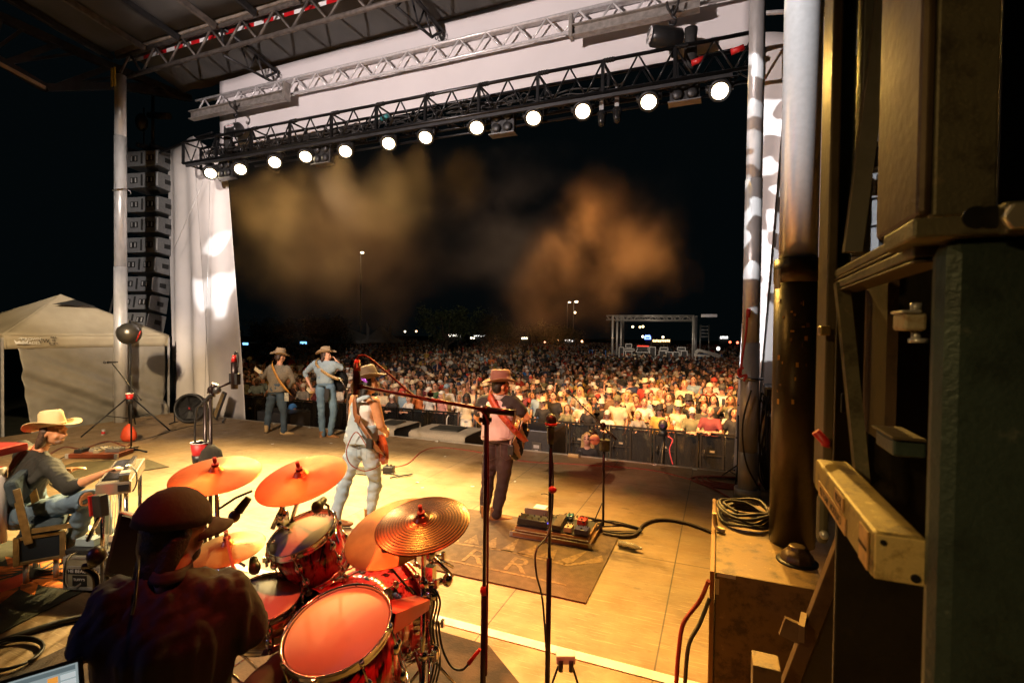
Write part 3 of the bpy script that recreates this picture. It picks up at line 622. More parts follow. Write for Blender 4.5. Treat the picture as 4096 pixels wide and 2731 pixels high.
# ================================================================ PEOPLE
SKIN=mat('skin',(.52,.27,.17),.5,0,.12,30,.05,200); UP=V((0,0,1))
def rotm(right,front):  # columns right, front, up
    r=V(right).normalized(); f=V(front); f=(f-r*f.dot(r)).normalized(); u=r.cross(f); return Matrix((r,f,u)).transposed()
def add_hand(a,w,d,pn,curl=.6,side=1,sc=1.,fr_=.0088):
    d=V(d).normalized(); pn=V(pn); pn=(pn-d*pn.dot(d)).normalized(); s=d.cross(pn)*side
    a.oval([(w+d*.0*sc,s*.026*sc,pn*.018*sc),(w+d*.035*sc,s*.036*sc,pn*.016*sc),(w+d*.07*sc,s*.041*sc,pn*.014*sc),(w+d*.092*sc,s*.038*sc,pn*.011*sc)],12)
    for k,(off,L_) in enumerate(((-.030,.070),(-.010,.080),(.011,.075),(.030,.058))):
        b=w+d*.085*sc+s*off*sc; c=curl*(1+.15*k)
        d1=(d*math.cos(c)+pn*math.sin(c)); d2=(d*math.cos(c*2.1)+pn*math.sin(c*2.1)); d3=(d*math.cos(c*2.9)+pn*math.sin(c*2.9))
        p1=b+d1*L_*.45*sc; p2=p1+d2*L_*.33*sc; p3=p2+d3*L_*.25*sc
        a.limb([b,p1,p2,p3],[fr_*1.1*sc,fr_*sc,fr_*.92*sc,fr_*.8*sc],8)
    b=w+d*.025*sc-s*.032*sc; p1=b+(d*.6-s*.7+pn*.2).normalized()*.04*sc; p2=p1+(d*.9-s*.2+pn*.4).normalized()*.035*sc
    a.limb([b,p1,p2],[fr_*1.35*sc,fr_*1.15*sc,fr_*.95*sc],8)
def add_head(a,c,M,s=1.,fine=True):
    e=lambda p,r:a.ell(c+M@V(p)*s,[q*s for q in r],M,14,10)
    e((0,-.012,.022),(.076,.094,.088)); e((0,.022,-.035),(.060,.066,.078)); e((0,.052,-.082),(.030,.026,.026))
    e((0,.055,.0),(.052,.036,.075))
    a.limb([c+M@V((0,.083,.012))*s,c+M@V((0,.108,-.022))*s],[.010*s,.015*s],8)
    for x in(-1,1):
        e((x*.078,-.008,-.012),(.011,.02,.033)); e((x*.030,.078,.030),(.026,.014,.009)); e((x*.042,.062,-.028),(.02,.02,.02))
    e((0,.085,-.052),(.024,.012,.008)); e((0,.083,-.063),(.02,.012,.008))
def torso_secs(J,k=1.,wd=1.,fem=False,drop=.02,dp=1.):
    p=J['hip']; r=(J['shR']-J['shL']).normalized(); m=(J['shL']+J['shR'])/2; u=(m-p).normalized(); f=UP.cross(r).normalized() if abs(r.z)<.9 else V((0,1,0)); f=(f-u*f.dot(u)).normalized()
    hr=(J['hpR']-J['hpL']).normalized(); sw=(J['shR']-J['shL']).length/2; H=(m-p).length
    Ls=[(-.02,.155,.112),(.08,.178,.126),(.22,.168,.122),(.42,.155 if not fem else .125,.112),(.62,.172 if not fem else .15,.126),(.80,.188 if not fem else .165,.128),(.93,.192,.104),(1.01,.150,.085),(1.07,.095,.07),(1.13,.066,.062)]
    out=[]
    for t,a_,b_ in Ls:
        rr=(hr.lerp(r,min(max(t,0),1))).normalized(); ff=UP.cross(rr); ff=(ff-u*ff.dot(u)).normalized()
        c=p+u*H*t - f*(.015*math.sin(PI*min(max(t,0),1)))
        out.append((c,rr*a_*k*wd*(sw/.185 if t>.5 else 1),ff*b_*k*dp))
    return out
def figure(t,J,skin=SKIN,vox=.011,hand=None,pants=None,shirt=None,sleeve='long',headdir=None,hw=1.,loose=1.12,wr=.006,arm_k=1.,leg_k=1.,local=False,collar=True,curl=(.6,.6),palm=(None,None),belly=1.,pvox=None,fem=False,face=True,swr=None,bare_leg=False,kt=1.0,nbz=.035,sws=(1.5,1.5,1)):
    if vox<.02:
        c_=(J['shL']+J['shR'])/2; J['shL']=J['shL'].lerp(c_,.13); J['shR']=J['shR'].lerp(c_,.13)
    r=(J['shR']-J['shL']).normalized(); f=UP.cross(r).normalized(); hd=V(headdir) if headdir else f
    hr=hd.cross(UP).normalized(); HM=rotm(hr,hd)
    a=MB(); add_head(a,J['head'],HM,hw)
    nb=(J['shL']+J['shR'])/2+V((0,0,nbz)); a.limb([nb-V((0,0,.06)),nb.lerp(J['head'],.5),J['head']-hd.normalized()*.01-V((0,0,.04))],[.066*hw,.055*hw,.055*hw],12)
    a.oval([(c,x*.93*(1 if sleeve!='tank' or i<6 else .9),y*(.93 if sleeve!='tank' or i<5 else .84)) for i,(c,x,y) in enumerate(torso_secs(J,kt,1,fem))],18)
    for s in 'LR':
        a.limb([J['sh'+s],J['sh'+s].lerp(J['el'+s],.45),J['el'+s],J['el'+s].lerp(J['ha'+s],.35),J['ha'+s]],[.052*arm_k,.049*arm_k,.038*arm_k,.037*arm_k,.025],12)
        nb2=nb; a.limb([nb2-V((0,0,.03)),J['sh'+s]],[.055,.05*arm_k],10)
        d=(J['ha'+s]-J['el'+s]).normalized(); pn=palm[0 if s=='L' else 1]
        if pn is None: pn=(-f*.2-UP*.0+(r if s=='L' else -r))
        add_hand(a,J['ha'+s],d,pn,curl[0 if s=='L' else 1],1 if s=='L' else -1,1.0,.0088 if vox<.015 else .011)
        a.limb([J['hp'+s],J['hp'+s].lerp(J['kn'+s],.5),J['kn'+s],J['kn'+s].lerp(J['an'+s],.35),J['an'+s]],[.082*leg_k,.072*leg_k,.052*leg_k,.052*leg_k,.036],12)
    a.mi=0; body=a.build('body',[skin],t,local=local,remesh=vox,smooth=1)
    out={'body':body,'HM':HM,'f':f,'r':r}
    L2=loose
    if pants:
        a=MB(); a.oval([(c,x*1.06,y*1.08) for c,x,y in torso_secs(J,kt,1,fem)[:4]],18)
        for s in 'LR':
            a.limb([J['hp'+s],J['hp'+s].lerp(J['kn'+s],.5),J['kn'+s],J['kn'+s].lerp(J['an'+s],.4),J['an'+s]+V((0,0,.0))],[.096*leg_k,.086*leg_k,.067*leg_k,.067*leg_k,.062],14)
        out['pants']=a.build('trousers',pants,t,local=local,remesh=pvox or vox*1.1,smooth=1,wr=(wr*(2.2 if vox<.02 else 1),15,(1,1,1.9),1))
    if shirt:
        a=MB(); S=torso_secs(J,kt,1,fem,dp=belly); S=S[1:]
        if sleeve=='tank': a.oval([(c,x*L2*w_,y*L2) for (c,x,y),w_ in zip(S[:8],(1,1,1,1,1,.80,.62,.55))],20)
        else: a.oval([(c,x*L2*(.94 if i>5 else 1),y*L2*(.95 if i>5 else 1)) for i,(c,x,y) in enumerate(S)],20)
        for s in 'LR':
            e=J['el'+s]; h=J['ha'+s]; q=J['sh'+s]
            if sleeve=='long': P_=[q,q.lerp(e,.5),e,e.lerp(h,.5),e.lerp(h,.93)]; Rr=[.068,.062,.053,.047,.040]
            elif sleeve=='rolled': P_=[q,q.lerp(e,.5),e,e.lerp(h,.22)]; Rr=[.068,.063,.056,.052]
            elif sleeve=='short': P_=[q,q.lerp(e,.35),q.lerp(e,.62)]; Rr=[.068,.066,.064]
            else: P_=None
            if P_: a.limb(P_,[x*arm_k for x in Rr],14)
            if sleeve!='tank': a.limb([nb-V((0,0,.03)),q],[.066,.062*arm_k],10)
        out['shirt']=a.build('shirt',shirt,t,local=local,remesh=vox*1.1,smooth=1,wr=((swr or wr)*(2.2 if vox<.02 else 1),13,sws,4))
        if collar and vox<.015:
            c=nb+V((0,0,.012)); hh=(J['head']-nb).normalized()
            k=MB(); 
            k.quadgrid(lambda u,v:c+hh*(-.012+.045*v)+(r*math.cos(u*5.4-1.1+PI*0)*(.072-.006*v)+(-f)*math.sin(u*5.4-1.1)*(.072-.004*v)),24,3); k.build('collar',shirt,out['shirt'],local=local,solid=.006)
    return out
def boots(t,J,m,yawL=None,yawR=None,local=False,f=None,vox=.009):
    for s,y in(('L',yawL),('R',yawR)):
        an=J['an'+s]; d=V(y) if y else f; d=V((d.x,d.y,0)).normalized(); r=d.cross(UP); zf=an.z-.085
        g=lambda q,z:V((an.x,an.y,0))+d*q+V((0,0,zf+z))
        a=MB(); a.oval([(g(-.02,.17),r*.048,d*.055),(g(-.02,.09),r*.045,d*.05),(g(-.01,.05),r*.04,d*.06)],14)
        a.oval([(g(-.075,.035),r*.02,UP*.03),(g(-.05,.045),r*.037,UP*.044),(g(.03,.042),r*.04,UP*.042),(g(.10,.034),r*.048,UP*.032),(g(.17,.026),r*.042,UP*.024),(g(.205,.022),r*.018,UP*.012)],14)
        o=a.build('boot',m,t,local=local,remesh=vox,smooth=1)
        k=MB(); k.box(g(-.045,.014),(.065,.07,.028),Matrix((r,d,UP)).transposed()); k.box(g(.06,.007),(.085,.24,.012),Matrix((r,d,UP)).transposed()); k.build('sole',mat('sole',(.03,.02,.012),.6),o,local=local)
def cowboy(t,c,front,up,m,band,w=.155,l=.185,curl=.055,ch=.115,bw=1.,local=False,flat=False,name='hat',seg=40,bandname='hat_band',side=None):
    f=V(front).normalized(); u=V(up).normalized(); r=f.cross(u).normalized(); f=u.cross(r)
    prof=[(1,1,0),(.93,.93,0),(.8,.8,0),(.66,.66,0)]
    a=MB(); rings=[]
    def ring(rx,ry,zf): return [c+r*rx*math.cos(q)+f*ry*math.sin(q)+u*zf(q) for q in[2*PI*j/seg for j in range(seg)]]
    bx,by=.082*bw,.102*bw
    for k in(1,.97,.85,.7,.55,.3,.0):
        rx=bx+(w-bx)*k; ry=by+(l-by)*k
        rings.append(ring(rx,ry,lambda q,k=k:curl*(k**1.6)*(abs(math.cos(q))**2.2)-.018*k*abs(math.sin(q))**2+(.002)))
    for z,sx,sy in((.02,1,1),(.05,.985,.985),(.08,.96,.97),(ch*.92,.90,.93)):
        rings.append(ring(bx*sx,by*sy,lambda q,z=z:z))
    for s_,dz in((.80,.008),(.6,.004),(.4,-.012),(.2,-.022),(.03,-.026)):
        rings.append(ring(bx*s_*.9,by*s_*.95,lambda q,s_=s_,dz=dz:ch+(dz if not flat else -.004)-( .014*max(0,math.sin(q))**2*(1-s_)*2 if not flat else 0)))
    if not flat:
        # front pinch
        for ri in range(9,13):
            for j in range(seg):
                q=2*PI*j/seg; k=math.exp(-((abs(abs(math.cos(q))-.62))/.25)**2)*max(0,math.sin(q))
                rings[ri][j]=rings[ri][j]-r*math.copysign(.014*k,math.cos(q))
    a.rings(rings,cap=False); n=seg; k0=len(a.v)-n; a.f.append([k0+j for j in range(n)]); a.m.append(0); a.sm.append(True)
    o=a.build(name,m,t,solid=.005,local=local)
    if band:
        b=MB(); b.rings([ring(bx*1.02+.001,by*1.02+.001,lambda q,z=z:z) for z in(.004,.028)],cap=False); b.build(bandname,band,o,local=local,solid=.003)
    return o
def ballcap(t,c,HM,m,m2=None,back=False,local=False,s=1.,name='cap'):
    a=MB(); seg=20; F=HM@V((0,-1 if back else 1,0)); R2=HM@V((1,0,0)); U=HM@V((0,0,1)); oc=c+HM@V((0,-.010,.028))*s
    rs=[]
    for k in range(7):
        th=k/6*PI/2*.98; rs.append([oc+(R2*.086*math.cos(q)+F*.106*math.sin(q))*math.cos(th)*s+U*(.105*math.sin(th)+.0)*s for q in[2*PI*j/seg for j in range(seg)]])
    a.rings(rs,cap=False); a.f.append([6*seg+j for j in range(seg)]); a.m.append(0); a.sm.append(True)
    o=a.build(name,m,t,local=local,solid=.005)
    b=MB(); b.quadgrid(lambda u,v:oc+s*(R2*(.078*(u*2-1))+F*(.104*math.sqrt(max(0,1-(u*2-1)**2*.80))*1.0+v*.075*math.sqrt(max(0,1-(abs(u*2-1))**2.5)))+U*(.004-.02*v-.028*(u*2-1)**2)),14,4)
    b.build('visor',m2 or m,o,local=local,solid=.005); return o
def hair(t,c,HM,m,kind='short',local=False,vox=.012,s=1.,name='hair',seed=0):
    a=MB(); e=lambda p,r:a.ell(c+HM@V(p)*s,[q*s for q in r],HM,14,10); P_=lambda x,y,z:c+HM@V((x,y,z))*s
    e((0,-.028,.035),(.084,.092,.088)); e((0,-.055,-.01),(.074,.062,.08))
    if kind=='long':
        for x in(-.07,-.035,0,.035,.07):
            a.limb([P_(x,-.05 if abs(x)<.05 else -.01,.04),P_(x*1.15,-.085+abs(x)*.6,-.08),P_(x*1.4,-.10+abs(x)*.7,-.18),P_(x*1.5,-.10+abs(x)*1.0,-.30)],[.04*s,.038*s,.036*s,.02*s],8)
    elif kind=='mid':
        for x in(-.065,-.03,0,.03,.065): a.limb([P_(x,-.05 if abs(x)<.05 else -.02,.02),P_(x*1.1,-.08+abs(x)*.5,-.09),P_(x*1.2,-.085+abs(x)*.4,-.125)],[.04*s,.036*s,.022*s],8)
    elif kind=='bun': e((0,-.11,.06),(.04,.04,.04))
    return a.build(name,m,t,local=local,remesh=vox,smooth=1,wr=(.006*s,26,(1,1,.35),seed))
# ================================================================ MUSICIANS (joints: photograph pixel + world depth)
def denim(nm,c,c2,sc_=3.5,b=.5): return mat(nm,c,.8,0,.2,sc_,b,160,col2=c2)
JB=denim('denim_blue',(.12,.21,.30),(.06,.11,.17)); JL=denim('denim_light',(.42,.52,.60),(.24,.33,.42)); JK=denim('denim_black',(.055,.03,.03),(.02,.012,.012)); JD=denim('denim_dark',(.05,.085,.12),(.025,.04,.06))
def hide(nm,c,r=.45): return mat(nm,c,r,0,.4,9,.25,40)
BRN=hide('boot_leather',(.30,.13,.04)); STRAPR=hide('strap_leather',(.25,.09,.03)); 
HATB=mat('felt_tan',(.30,.21,.12),.8,0,.15,6,.2,80); HATD=mat('felt_brown',(.13,.08,.045),.8,0,.2,6,.2,80); HATR=mat('felt_redbrown',(.22,.10,.075),.8,0,.15,6,.2,80); HATS=mat('felt_cream',(.62,.47,.24),.8,0,.12,6,.2,80)
BAND=mat('hat_band',(.06,.035,.02),.6); HBR=mat('hair_brown',(.045,.022,.012),.55,0,.5,40,.6,120); HBK=mat('hair_black',(.015,.012,.011),.5,0,.4,40,.6,120)
def c4(x,y): return (950+x*.5739,1300+y*.5739)
def c7(x,y): return (1300+x*.2976,1400+y*.2976)
def J4(d,Yd): return {k:PY(*c4(v[0],v[1]),Yd+(v[2] if len(v)>2 else 0)) for k,v in d.items()}
def poly_guitar(t,c,along,normal,scale,outline,th,m,nm='guitar_body'):
    x=V(along).normalized(); n=V(normal); n=(n-x*n.dot(x)).normalized(); y=n.cross(x)
    a=MB(); a.poly([c+x*p*scale+y*q*scale-n*th/2 for p,q in outline],n,th); return a.build(nm,m,t,.006),x,y,n
OUT_LP=[(-.24,0),(-.23,.08),(-.18,.14),(-.10,.165),(-.02,.14),(.04,.115),(.12,.12),(.18,.11),(.20,.06),(.19,.0),(.18,-.03),(.12,-.04),(.16,-.08),(.15,-.12),(.08,-.125),(.02,-.11),(-.04,-.125),(-.11,-.165),(-.18,-.145),(-.23,-.08)]
OUT_AC=[(.25*math.cos(q)+.0,(.19-.035*math.cos(q)-.035*math.cos(2*q+.0))*math.sin(q)*(1-.28*math.exp(-((math.cos(q)-.15)/.25)**2))) for q in [2*PI*i/36 for i in range(36)]]
# A ---- plaid shirt, far left
def plaid(nm,c1,c2,s=60):
    m=bpy.data.materials.new(nm); m.use_nodes=True; T=m.node_tree; N=T.nodes; L=T.links; b=N['Principled BSDF']; b.inputs['Roughness'].default_value=.85
    tc=N.new('ShaderNodeTexCoord'); ck=N.new('ShaderNodeTexChecker'); ck.inputs['Scale'].default_value=s; ck.inputs[1].default_value=(*c1,1); ck.inputs[2].default_value=(*c2,1); L.new(tc.outputs['Object'],ck.inputs[0])
    n=N.new('ShaderNodeTexNoise'); n.inputs['Scale'].default_value=6; mx=N.new('ShaderNodeMix'); mx.data_type='RGBA'; mx.blend_type='MULTIPLY'; mx.inputs[0].default_value=.5; L.new(tc.outputs['Object'],n.inputs[0]); L.new(ck.outputs[0],mx.inputs[6]); L.new(n.outputs['Fac'],mx.inputs[7]); L.new(mx.outputs[2],b.inputs['Base Color']); return m
PA=7.95
J=J4(dict(head=(300,222),shL=(222,300),shR=(362,300),elL=(178,365,.10),haL=(160,345,.32),elR=(392,390,.12),haR=(350,450,.3),hip=(272,478),hpL=(240,505),hpR=(303,505),knL=(218,612,.03),knR=(322,606,.0),anL=(206,722),anR=(322,738)),PA)
J['shL'].z=J['shR'].z=(J['shL'].z+J['shR'].z)/2
t=thing('person','guitarist in checked grey-brown shirt and tan hat with beaded band, orange strap, facing the crowd','person',(J['hip'].x,PA,0))
F=figure(t,J,vox=.015,kt=1.05,leg_k=1.08,shirt=plaid('check_shirt',(.30,.25,.17),(.16,.14,.11)),pants=JD,headdir=(.25,1,-.1),sleeve='long')
boots(t,J,mat('boot_tan',(.5,.33,.14),.6),(-.5,1,0),(.7,.6,0),f=F['f'])
hair(t,J['head'],F['HM'],HBR,'short'); hc=J['head']+V((0,-.01,.055))
cowboy(t,hc,(.6,.9,.05),(.15,.1,1),HATB,mat('bead_band',(.5,.45,.4),.4,0,.8,120),w=.19,l=.20,curl=.06,ch=.13)
def strap(t,pts,m,wd=.055,nrm=None,name='strap'):
    pts=catmull(pts,6); a=MB(); L_=len(pts); vs=[]
    for i,p in enumerate(pts):
        d=(pts[min(i+1,L_-1)]-pts[max(i-1,0)]).normalized(); s=d.cross(nrm if nrm is not None else V((0,-1,0))).normalized(); vs+= [p-s*wd/2,p+s*wd/2]
    a.add(vs,[(2*i,2*i+1,2*i+3,2*i+2) for i in range(L_-1)],True); return a.build(name,m,t,solid=.006)
P4=lambda x,y,Yd:PY(*c4(x,y),Yd)
strap(t,[P4(250,252,PA+.02),P4(240,275,PA-.11),P4(265,340,PA-.155),P4(300,400,PA-.155),P4(345,455,PA-.13),P4(380,492,PA+.02)],mat('strap_orange',(.65,.30,.05),.6,0,.5,60))
g=thing('bass_guitar','electric bass worn by the musician in the checked shirt, pale headstock showing at left','guitar',P4(350,470,PA+.2))
_,gx,gy,gn=poly_guitar(g,P4(355,468,PA+.25),P4(150,322,PA+.28)-P4(355,468,PA+.25),(.1,1,0),.9,OUT_LP,.04,mat('bass_body',(.04,.02,.015),.2,0,.3,4))
MB().bar(P4(330,450,PA+.27),P4(165,332,PA+.28),.05,.02,up=V((0,1,0))).build('neck',mat('neck_maple',(.55,.33,.12),.4),g)
a=MB(); h=P4(145,318,PA+.28); a.bar(P4(168,334,PA+.28),P4(122,300,PA+.28),.085,.02,up=V((0,1,0))); a.build('headstock',mat('head_maple',(.75,.62,.38),.4),g)
a=MB(); 
for k in range(4): a.ell(P4(130+k*11,302+k*9,PA+.26)+V((-.02,0,.05)),(.018,.012,.018),n=8,m=5)
a.build('tuning_pegs',CHR,g)
a=MB(); q=P4(342,500,PA-.12); a.box(q,(.11,.01,.17)); o=a.build('backstage_pass',mat('pass',(.6,.6,.5),.5,0,.6,40),t)
# B ---- singer in denim shirt
PB=8.12
J=J4(dict(head=(618,212),shL=(536,262),shR=(688,272),elL=(468,335,-.02),haL=(512,432,-.02),elR=(728,300,.10),haR=(684,240,.16),hip=(612,418),hpL=(578,440),hpR=(650,440),knL=(586,600,.03),knR=(672,598,.06),anL=(592,765),anR=(646,758,.04)),PB)
t=thing('person','singer in light blue denim shirt and jeans, tan cowboy hat, one hand at his face','person',(J['hip'].x,PB,0))
F=figure(t,J,vox=.015,kt=1.0,leg_k=1.05,shirt=plaid('denim_shirt',(.30,.38,.42),(.22,.30,.35),90),pants=JB,headdir=(1,.35,-.05),sleeve='rolled',curl=(.7,.9))
boots(t,J,BRN,(.0,1,0),(.95,.25,0),f=F['f'])
hair(t,J['head'],F['HM'],HBR,'mid',s=.95); cowboy(t,J['head']+V((-.005,0,.06)),(1,.35,.08),(-.12,.0,1),HATB,BAND,w=.17,l=.21,curl=.07,ch=.12)
strap(t,[P4(565,232,PB+.02),P4(545,262,PB-.10),P4(580,310,PB-.15),P4(640,350,PB-.15),P4(700,375,PB-.10),P4(738,380,PB+.05)],mat('strap_tooled',(.45,.28,.10),.5,0,.7,40),.06)
a=MB(); a.oval([(J['hip']+V((0,0,.03)),V((.165,0,0)),V((0,.125,0))),(J['hip']+V((0,0,.065)),V((.163,0,0)),V((0,.123,0)))],20); a.build('belt',mat('belt_tan',(.35,.2,.08),.5),t)
a=MB(); p=P4(625,470,PB-.13); a.add([p+V((-.06,0,.08)),p+V((.05,0,.08)),p+V((.06,-.01,-.08)),p+V((-.02,-.01,-.22)),p+V((-.07,0,-.1))],[(0,1,2,3,4)]); a.build('cloth_in_pocket',mat('black_cloth',(.02,.02,.02),.9),t,solid=.01)
g=thing('acoustic_guitar','black acoustic guitar slung in front of the denim-shirted singer','guitar',P4(705,390,PB+.15))
poly_guitar(g,P4(702,395,PB+.22),P4(500,470,PB+.3)-P4(702,395,PB+.22),(.55,.8,.0),1.0,OUT_AC,.10,mat('guitar_black',(.012,.012,.012),.12),'guitar_body')
MB().bar(P4(640,420,PB+.25),P4(505,470,PB+.3),.05,.02,up=V((0,1,0))).build('neck',mat('neck_maple',(.55,.33,.12),.4),g)
a=MB(); a.bar(P4(512,468,PB+.3),P4(486,440,PB+.3),.07,.02,up=V((0,1,0))); a.build('headstock',mat('head_maple',(.75,.62,.38),.4),g)
# C ---- white tank and overalls
PC=4.72
D=dict(head=(915,408),shL=(812,512),shR=(962,535),elL=(800,650,.25),haL=(880,690,.35),elR=(1000,705,.03),haR=(1040,748,.25),hip=(862,815),hpL=(822,852),hpR=(915,850,.02),knL=(752,1078,.05),knR=(962,1085,.15),anL=(672,1318),anR=(925,1320,.18))
J=J4(D,PC)
J['anL']=PZ(1338,2112)+V((0,0,.11)); J['knL']=PY(*c4(752,1078),PC-.08)
t=thing('person','guitarist in white tank top and pale denim overalls with brown cowboy hat, legs apart','person',(J['hip'].x,PC,0))
TANK=mat('tank_white',(.78,.74,.72),.8,0,.1,10,.5,40)
SK2=mat('skin_tan',(.58,.27,.13),.42,0,.1,30,.05,200)
F=figure(t,J,skin=SK2,shirt=TANK,sleeve='tank',pants=JL,headdir=(.9,.7,-.1),loose=1.03,arm_k=1.25,collar=False,curl=(.9,.8),leg_k=1.16,wr=.009,vox=.012,kt=1.1)
boots(t,J,BRN,(.9,.45,0),(.5,.9,0),f=F['f'])
hair(t,J['head']-V((0,0,.02)),F['HM'],HBK,'mid',s=1.08)
P7=lambda x,y,Yd:PY(*c7(x,y),Yd)
o=cowboy(t,J['head']+V((-.01,0,.045)),(.85,.4,.3),(-.38,-.10,1),HATD,mat('band_felt',(.33,.22,.12),.7),w=.19,l=.21,curl=.06,ch=.15,bw=1.25)
q=P7(530,405,PC-.19); a=MB(); a.ell(q,(.022,.005,.022),n=14,m=8); a.tube([q+V((.04*math.cos(z),-.004,.012*math.sin(z)+.018*math.cos(z)*-1)) for z in[k*PI/9 for k in range(19)]],.004,5); a.build('planet_pin',mat('purple_pin',(.35,.08,.7),.3,.4),o)
# overall bib straps (denim) and leather guitar strap
def shell_strap(pts,m,wd,name,yo=0): return strap(t,pts,m,wd,None,name)
a=MB()  # bib back panel
pnl=[(330,770),(395,800),(420,900),(430,1010),(520,1180),(560,1270),(300,1260),(300,1000),(345,850)]
a.poly([P7(x,y,PC-.165) for x,y in pnl],(0,1,0),.01); a.build('overall_bib',JL,t)
strap(t,[P7(350,780,PC-.15),P7(400,700,PC-.17),P7(520,640,PC-.16),P7(600,640,PC-.12),P7(650,690,PC-.02)],JL,.045,None,'overall_strap')
strap(t,[P7(398,560,PC+.0),P7(395,640,PC-.16),P7(400,760,PC-.185),P7(412,880,PC-.19),P7(470,980,PC-.19),P7(560,1120,PC-.185),P7(660,1270,PC-.17),P7(740,1370,PC-.12),P7(795,1415,PC-.02)],STRAPR,.055)
MB().box(P7(440,925,PC-.20),(.07,.02,.09),Matrix.Rotation(.3,3,'Y')).build('strap_buckle',STRAPR,t,.006)
a=MB(); q=P7(600,1255,PC-.20); a.box(q,(.075,.03,.11)); a.cyl(q+V((-.02,0,.05)),q+V((-.03,0,.10)),.005,n=5); a.build('belt_pack',BLKP,t,.006)
for (x,y) in((490,1390),):
    q=P7(x,y,PC-.14); a=MB(); pts=[q+V((-.075,0,.09)),q+V((.075,0,.09)),q+V((.07,0,-.06)),q+V((0,0,-.10)),q+V((-.07,0,-.06))]; a.tube(pts+[pts[0]],.004,4); a.tube([q+V((-.075,0,.065)),q+V((.075,0,.065))],.003,4); a.build('back_pocket',denim('pocket_denim',(.34,.44,.52),(.2,.29,.38)),t)
cable('guitar_cable',[P7(560,1290,PC-.2),P7(420,1100,PC-.24),P7(300,1300,PC-.25),P7(300,1450,PC-.25),c7(0,0) and P4(800,980,PC-.2),P4(880,1015,PC-.15),P4(950,1000,PC-.05),P4(1000,970,PC+.1)],.006,mat('cable_red',(.25,.04,.02),.5),'thin dark red instrument cable draped behind the tank top guitarist')
g=thing('electric_guitar','glossy sunburst electric guitar held by the musician in overalls','guitar',P4(990,850,PC+.1))
gb,gx,gy,gn=poly_guitar(g,P4(985,855,PC+.12),P4(770,760,PC+.75)-P4(990,870,PC+.1),(.95,.5,.1),1.05,OUT_LP,.045,mat('sunburst',(.45,.07,.02),.15,0,.6,3,coat=.5))
MB().bar(P4(985,855,PC+.12)+gx*.15,P4(985,855,PC+.12)+gx*.75,.05,.02,up=gn).build('neck',mat('neck_maple',(.55,.33,.12),.4),g)
MB().bar(P4(985,855,PC+.12)+gx*.75,P4(985,855,PC+.12)+gx*.93,.08,.02,up=gn).build('headstock',mat('head_maple',(.75,.62,.38),.4),g)
MB().cyl(P4(1023,905,PC-.02),P4(1023,905,PC-.05),.014).build('strap_button',CHR,g)
# D ---- denim vest
PDv=5.38
J=J4(dict(head=(1838,425),shL=(1702,528),shR=(1935,530),elL=(1668,640,.12),haL=(1740,715,.32),elR=(2022,648,.05),haR=(1965,690,.30),hip=(1822,805),hpL=(1775,835),hpR=(1872,835),knL=(1745,1075,.04),knR=(1852,1085,.02),anL=(1722,1295,.03),anR=(1802,1320)),PDv)
t=thing('person','guitarist in pale denim vest over black tee, black jeans and flat-brimmed hat, red strap','person',(J['hip'].x,PDv,0))
VEST=mat('vest_denim',(.66,.50,.48),.8,0,.25,5,.5,120)
F=figure(t,J,skin=SK2,shirt=mat('tee_black',(.03,.025,.024),.85,0,.2,8,.4,30),sleeve='short',pants=JK,headdir=(.75,.8,-.05),curl=(.8,.9),arm_k=1.12,kt=1.08,leg_k=1.12,vox=.012)
S=torso_secs(J,1.05); a=MB(); a.oval([(c-UP*.01,x*k*1.17,y*1.22) for (c,x,y),k in zip(S[1:9],(1,1.02,1.06,1.04,1.0,.93,.93,.95))],22)
v=a.build('vest',VEST,t,remesh=.012,smooth=1,wr=(.006,9,(1,1,1),2))
c=(J['shL']+J['shR'])/2+V((0,-.01,.055)); a=MB(); a.quadgrid(lambda u,w_:c+V(((.085-.0*w_)*math.cos(u*2*PI),.075*math.sin(u*2*PI),-.03+.055*w_+.01*math.sin(u*12))),24,3); a.build('frayed_collar',mat('frayed',(.6,.58,.56),.9,0,.3,30,.8,90),v,solid=.01)
for pts in([(1670,610),(1740,595),(1830,600),(1940,590)],[(1745,600),(1735,700),(1740,790)],[(1905,600),(1900,700),(1890,790)],[(1690,770),(1800,790),(1925,775)]):
    a=MB(); a.tube(catmull([P4(x,y,PDv-.152) for x,y in pts]),.004,4); a.build('seam',mat('vest_seam',(.42,.28,.27),.8),v)
boots(t,J,BRN,(-.4,1,0),(.85,.55,0),f=F['f'])
hair(t,J['head'],F['HM'],HBK,'short')
o=cowboy(t,J['head']+V((-.01,0,.055)),(.85,.5,.03),(-.02,.02,1),HATR,mat('band_red',(.12,.05,.04),.6),w=.195,l=.215,curl=.045,ch=.14,flat=True,bw=1.16)
text('RR',.035,fr(P4(1893,365,PDv-.10)+V((.0,-.02,0)),(1,.15,0),(0,0,1)),mat('gold_mark',(.6,.4,.2),.5),o,.001)
strap(t,[P4(1760,470,PDv+.05),P4(1755,490,PDv-.14),P4(1790,560,PDv-.185),P4(1840,630,PDv-.19),P4(1900,700,PDv-.18),P4(1955,760,PDv-.13),P4(2010,812,PDv+.0)],mat('strap_red',(.55,.08,.03),.5,0,.4,30),.07)
for k in range(3): MB().box(P4(1880+k*24,680+k*26,PDv-.195),(.035,.008,.035),Matrix.Rotation(.8,3,'Y')).build('strap_stud',mat('strap_red_dark',(.3,.03,.02),.4),t)
for x in(1870,1762):
    q=P4(x,880,PDv-.13); a=MB(); pts=[q+V((-.07,0,.09)),q+V((.07,0,.08)),q+V((.065,0,-.07)),q+V((0,0,-.10)),q+V((-.065,0,-.06))]; a.tube(pts+[pts[0]],.003,4); a.build('back_pocket',mat('black_seam',(.10,.06,.05),.8),t)
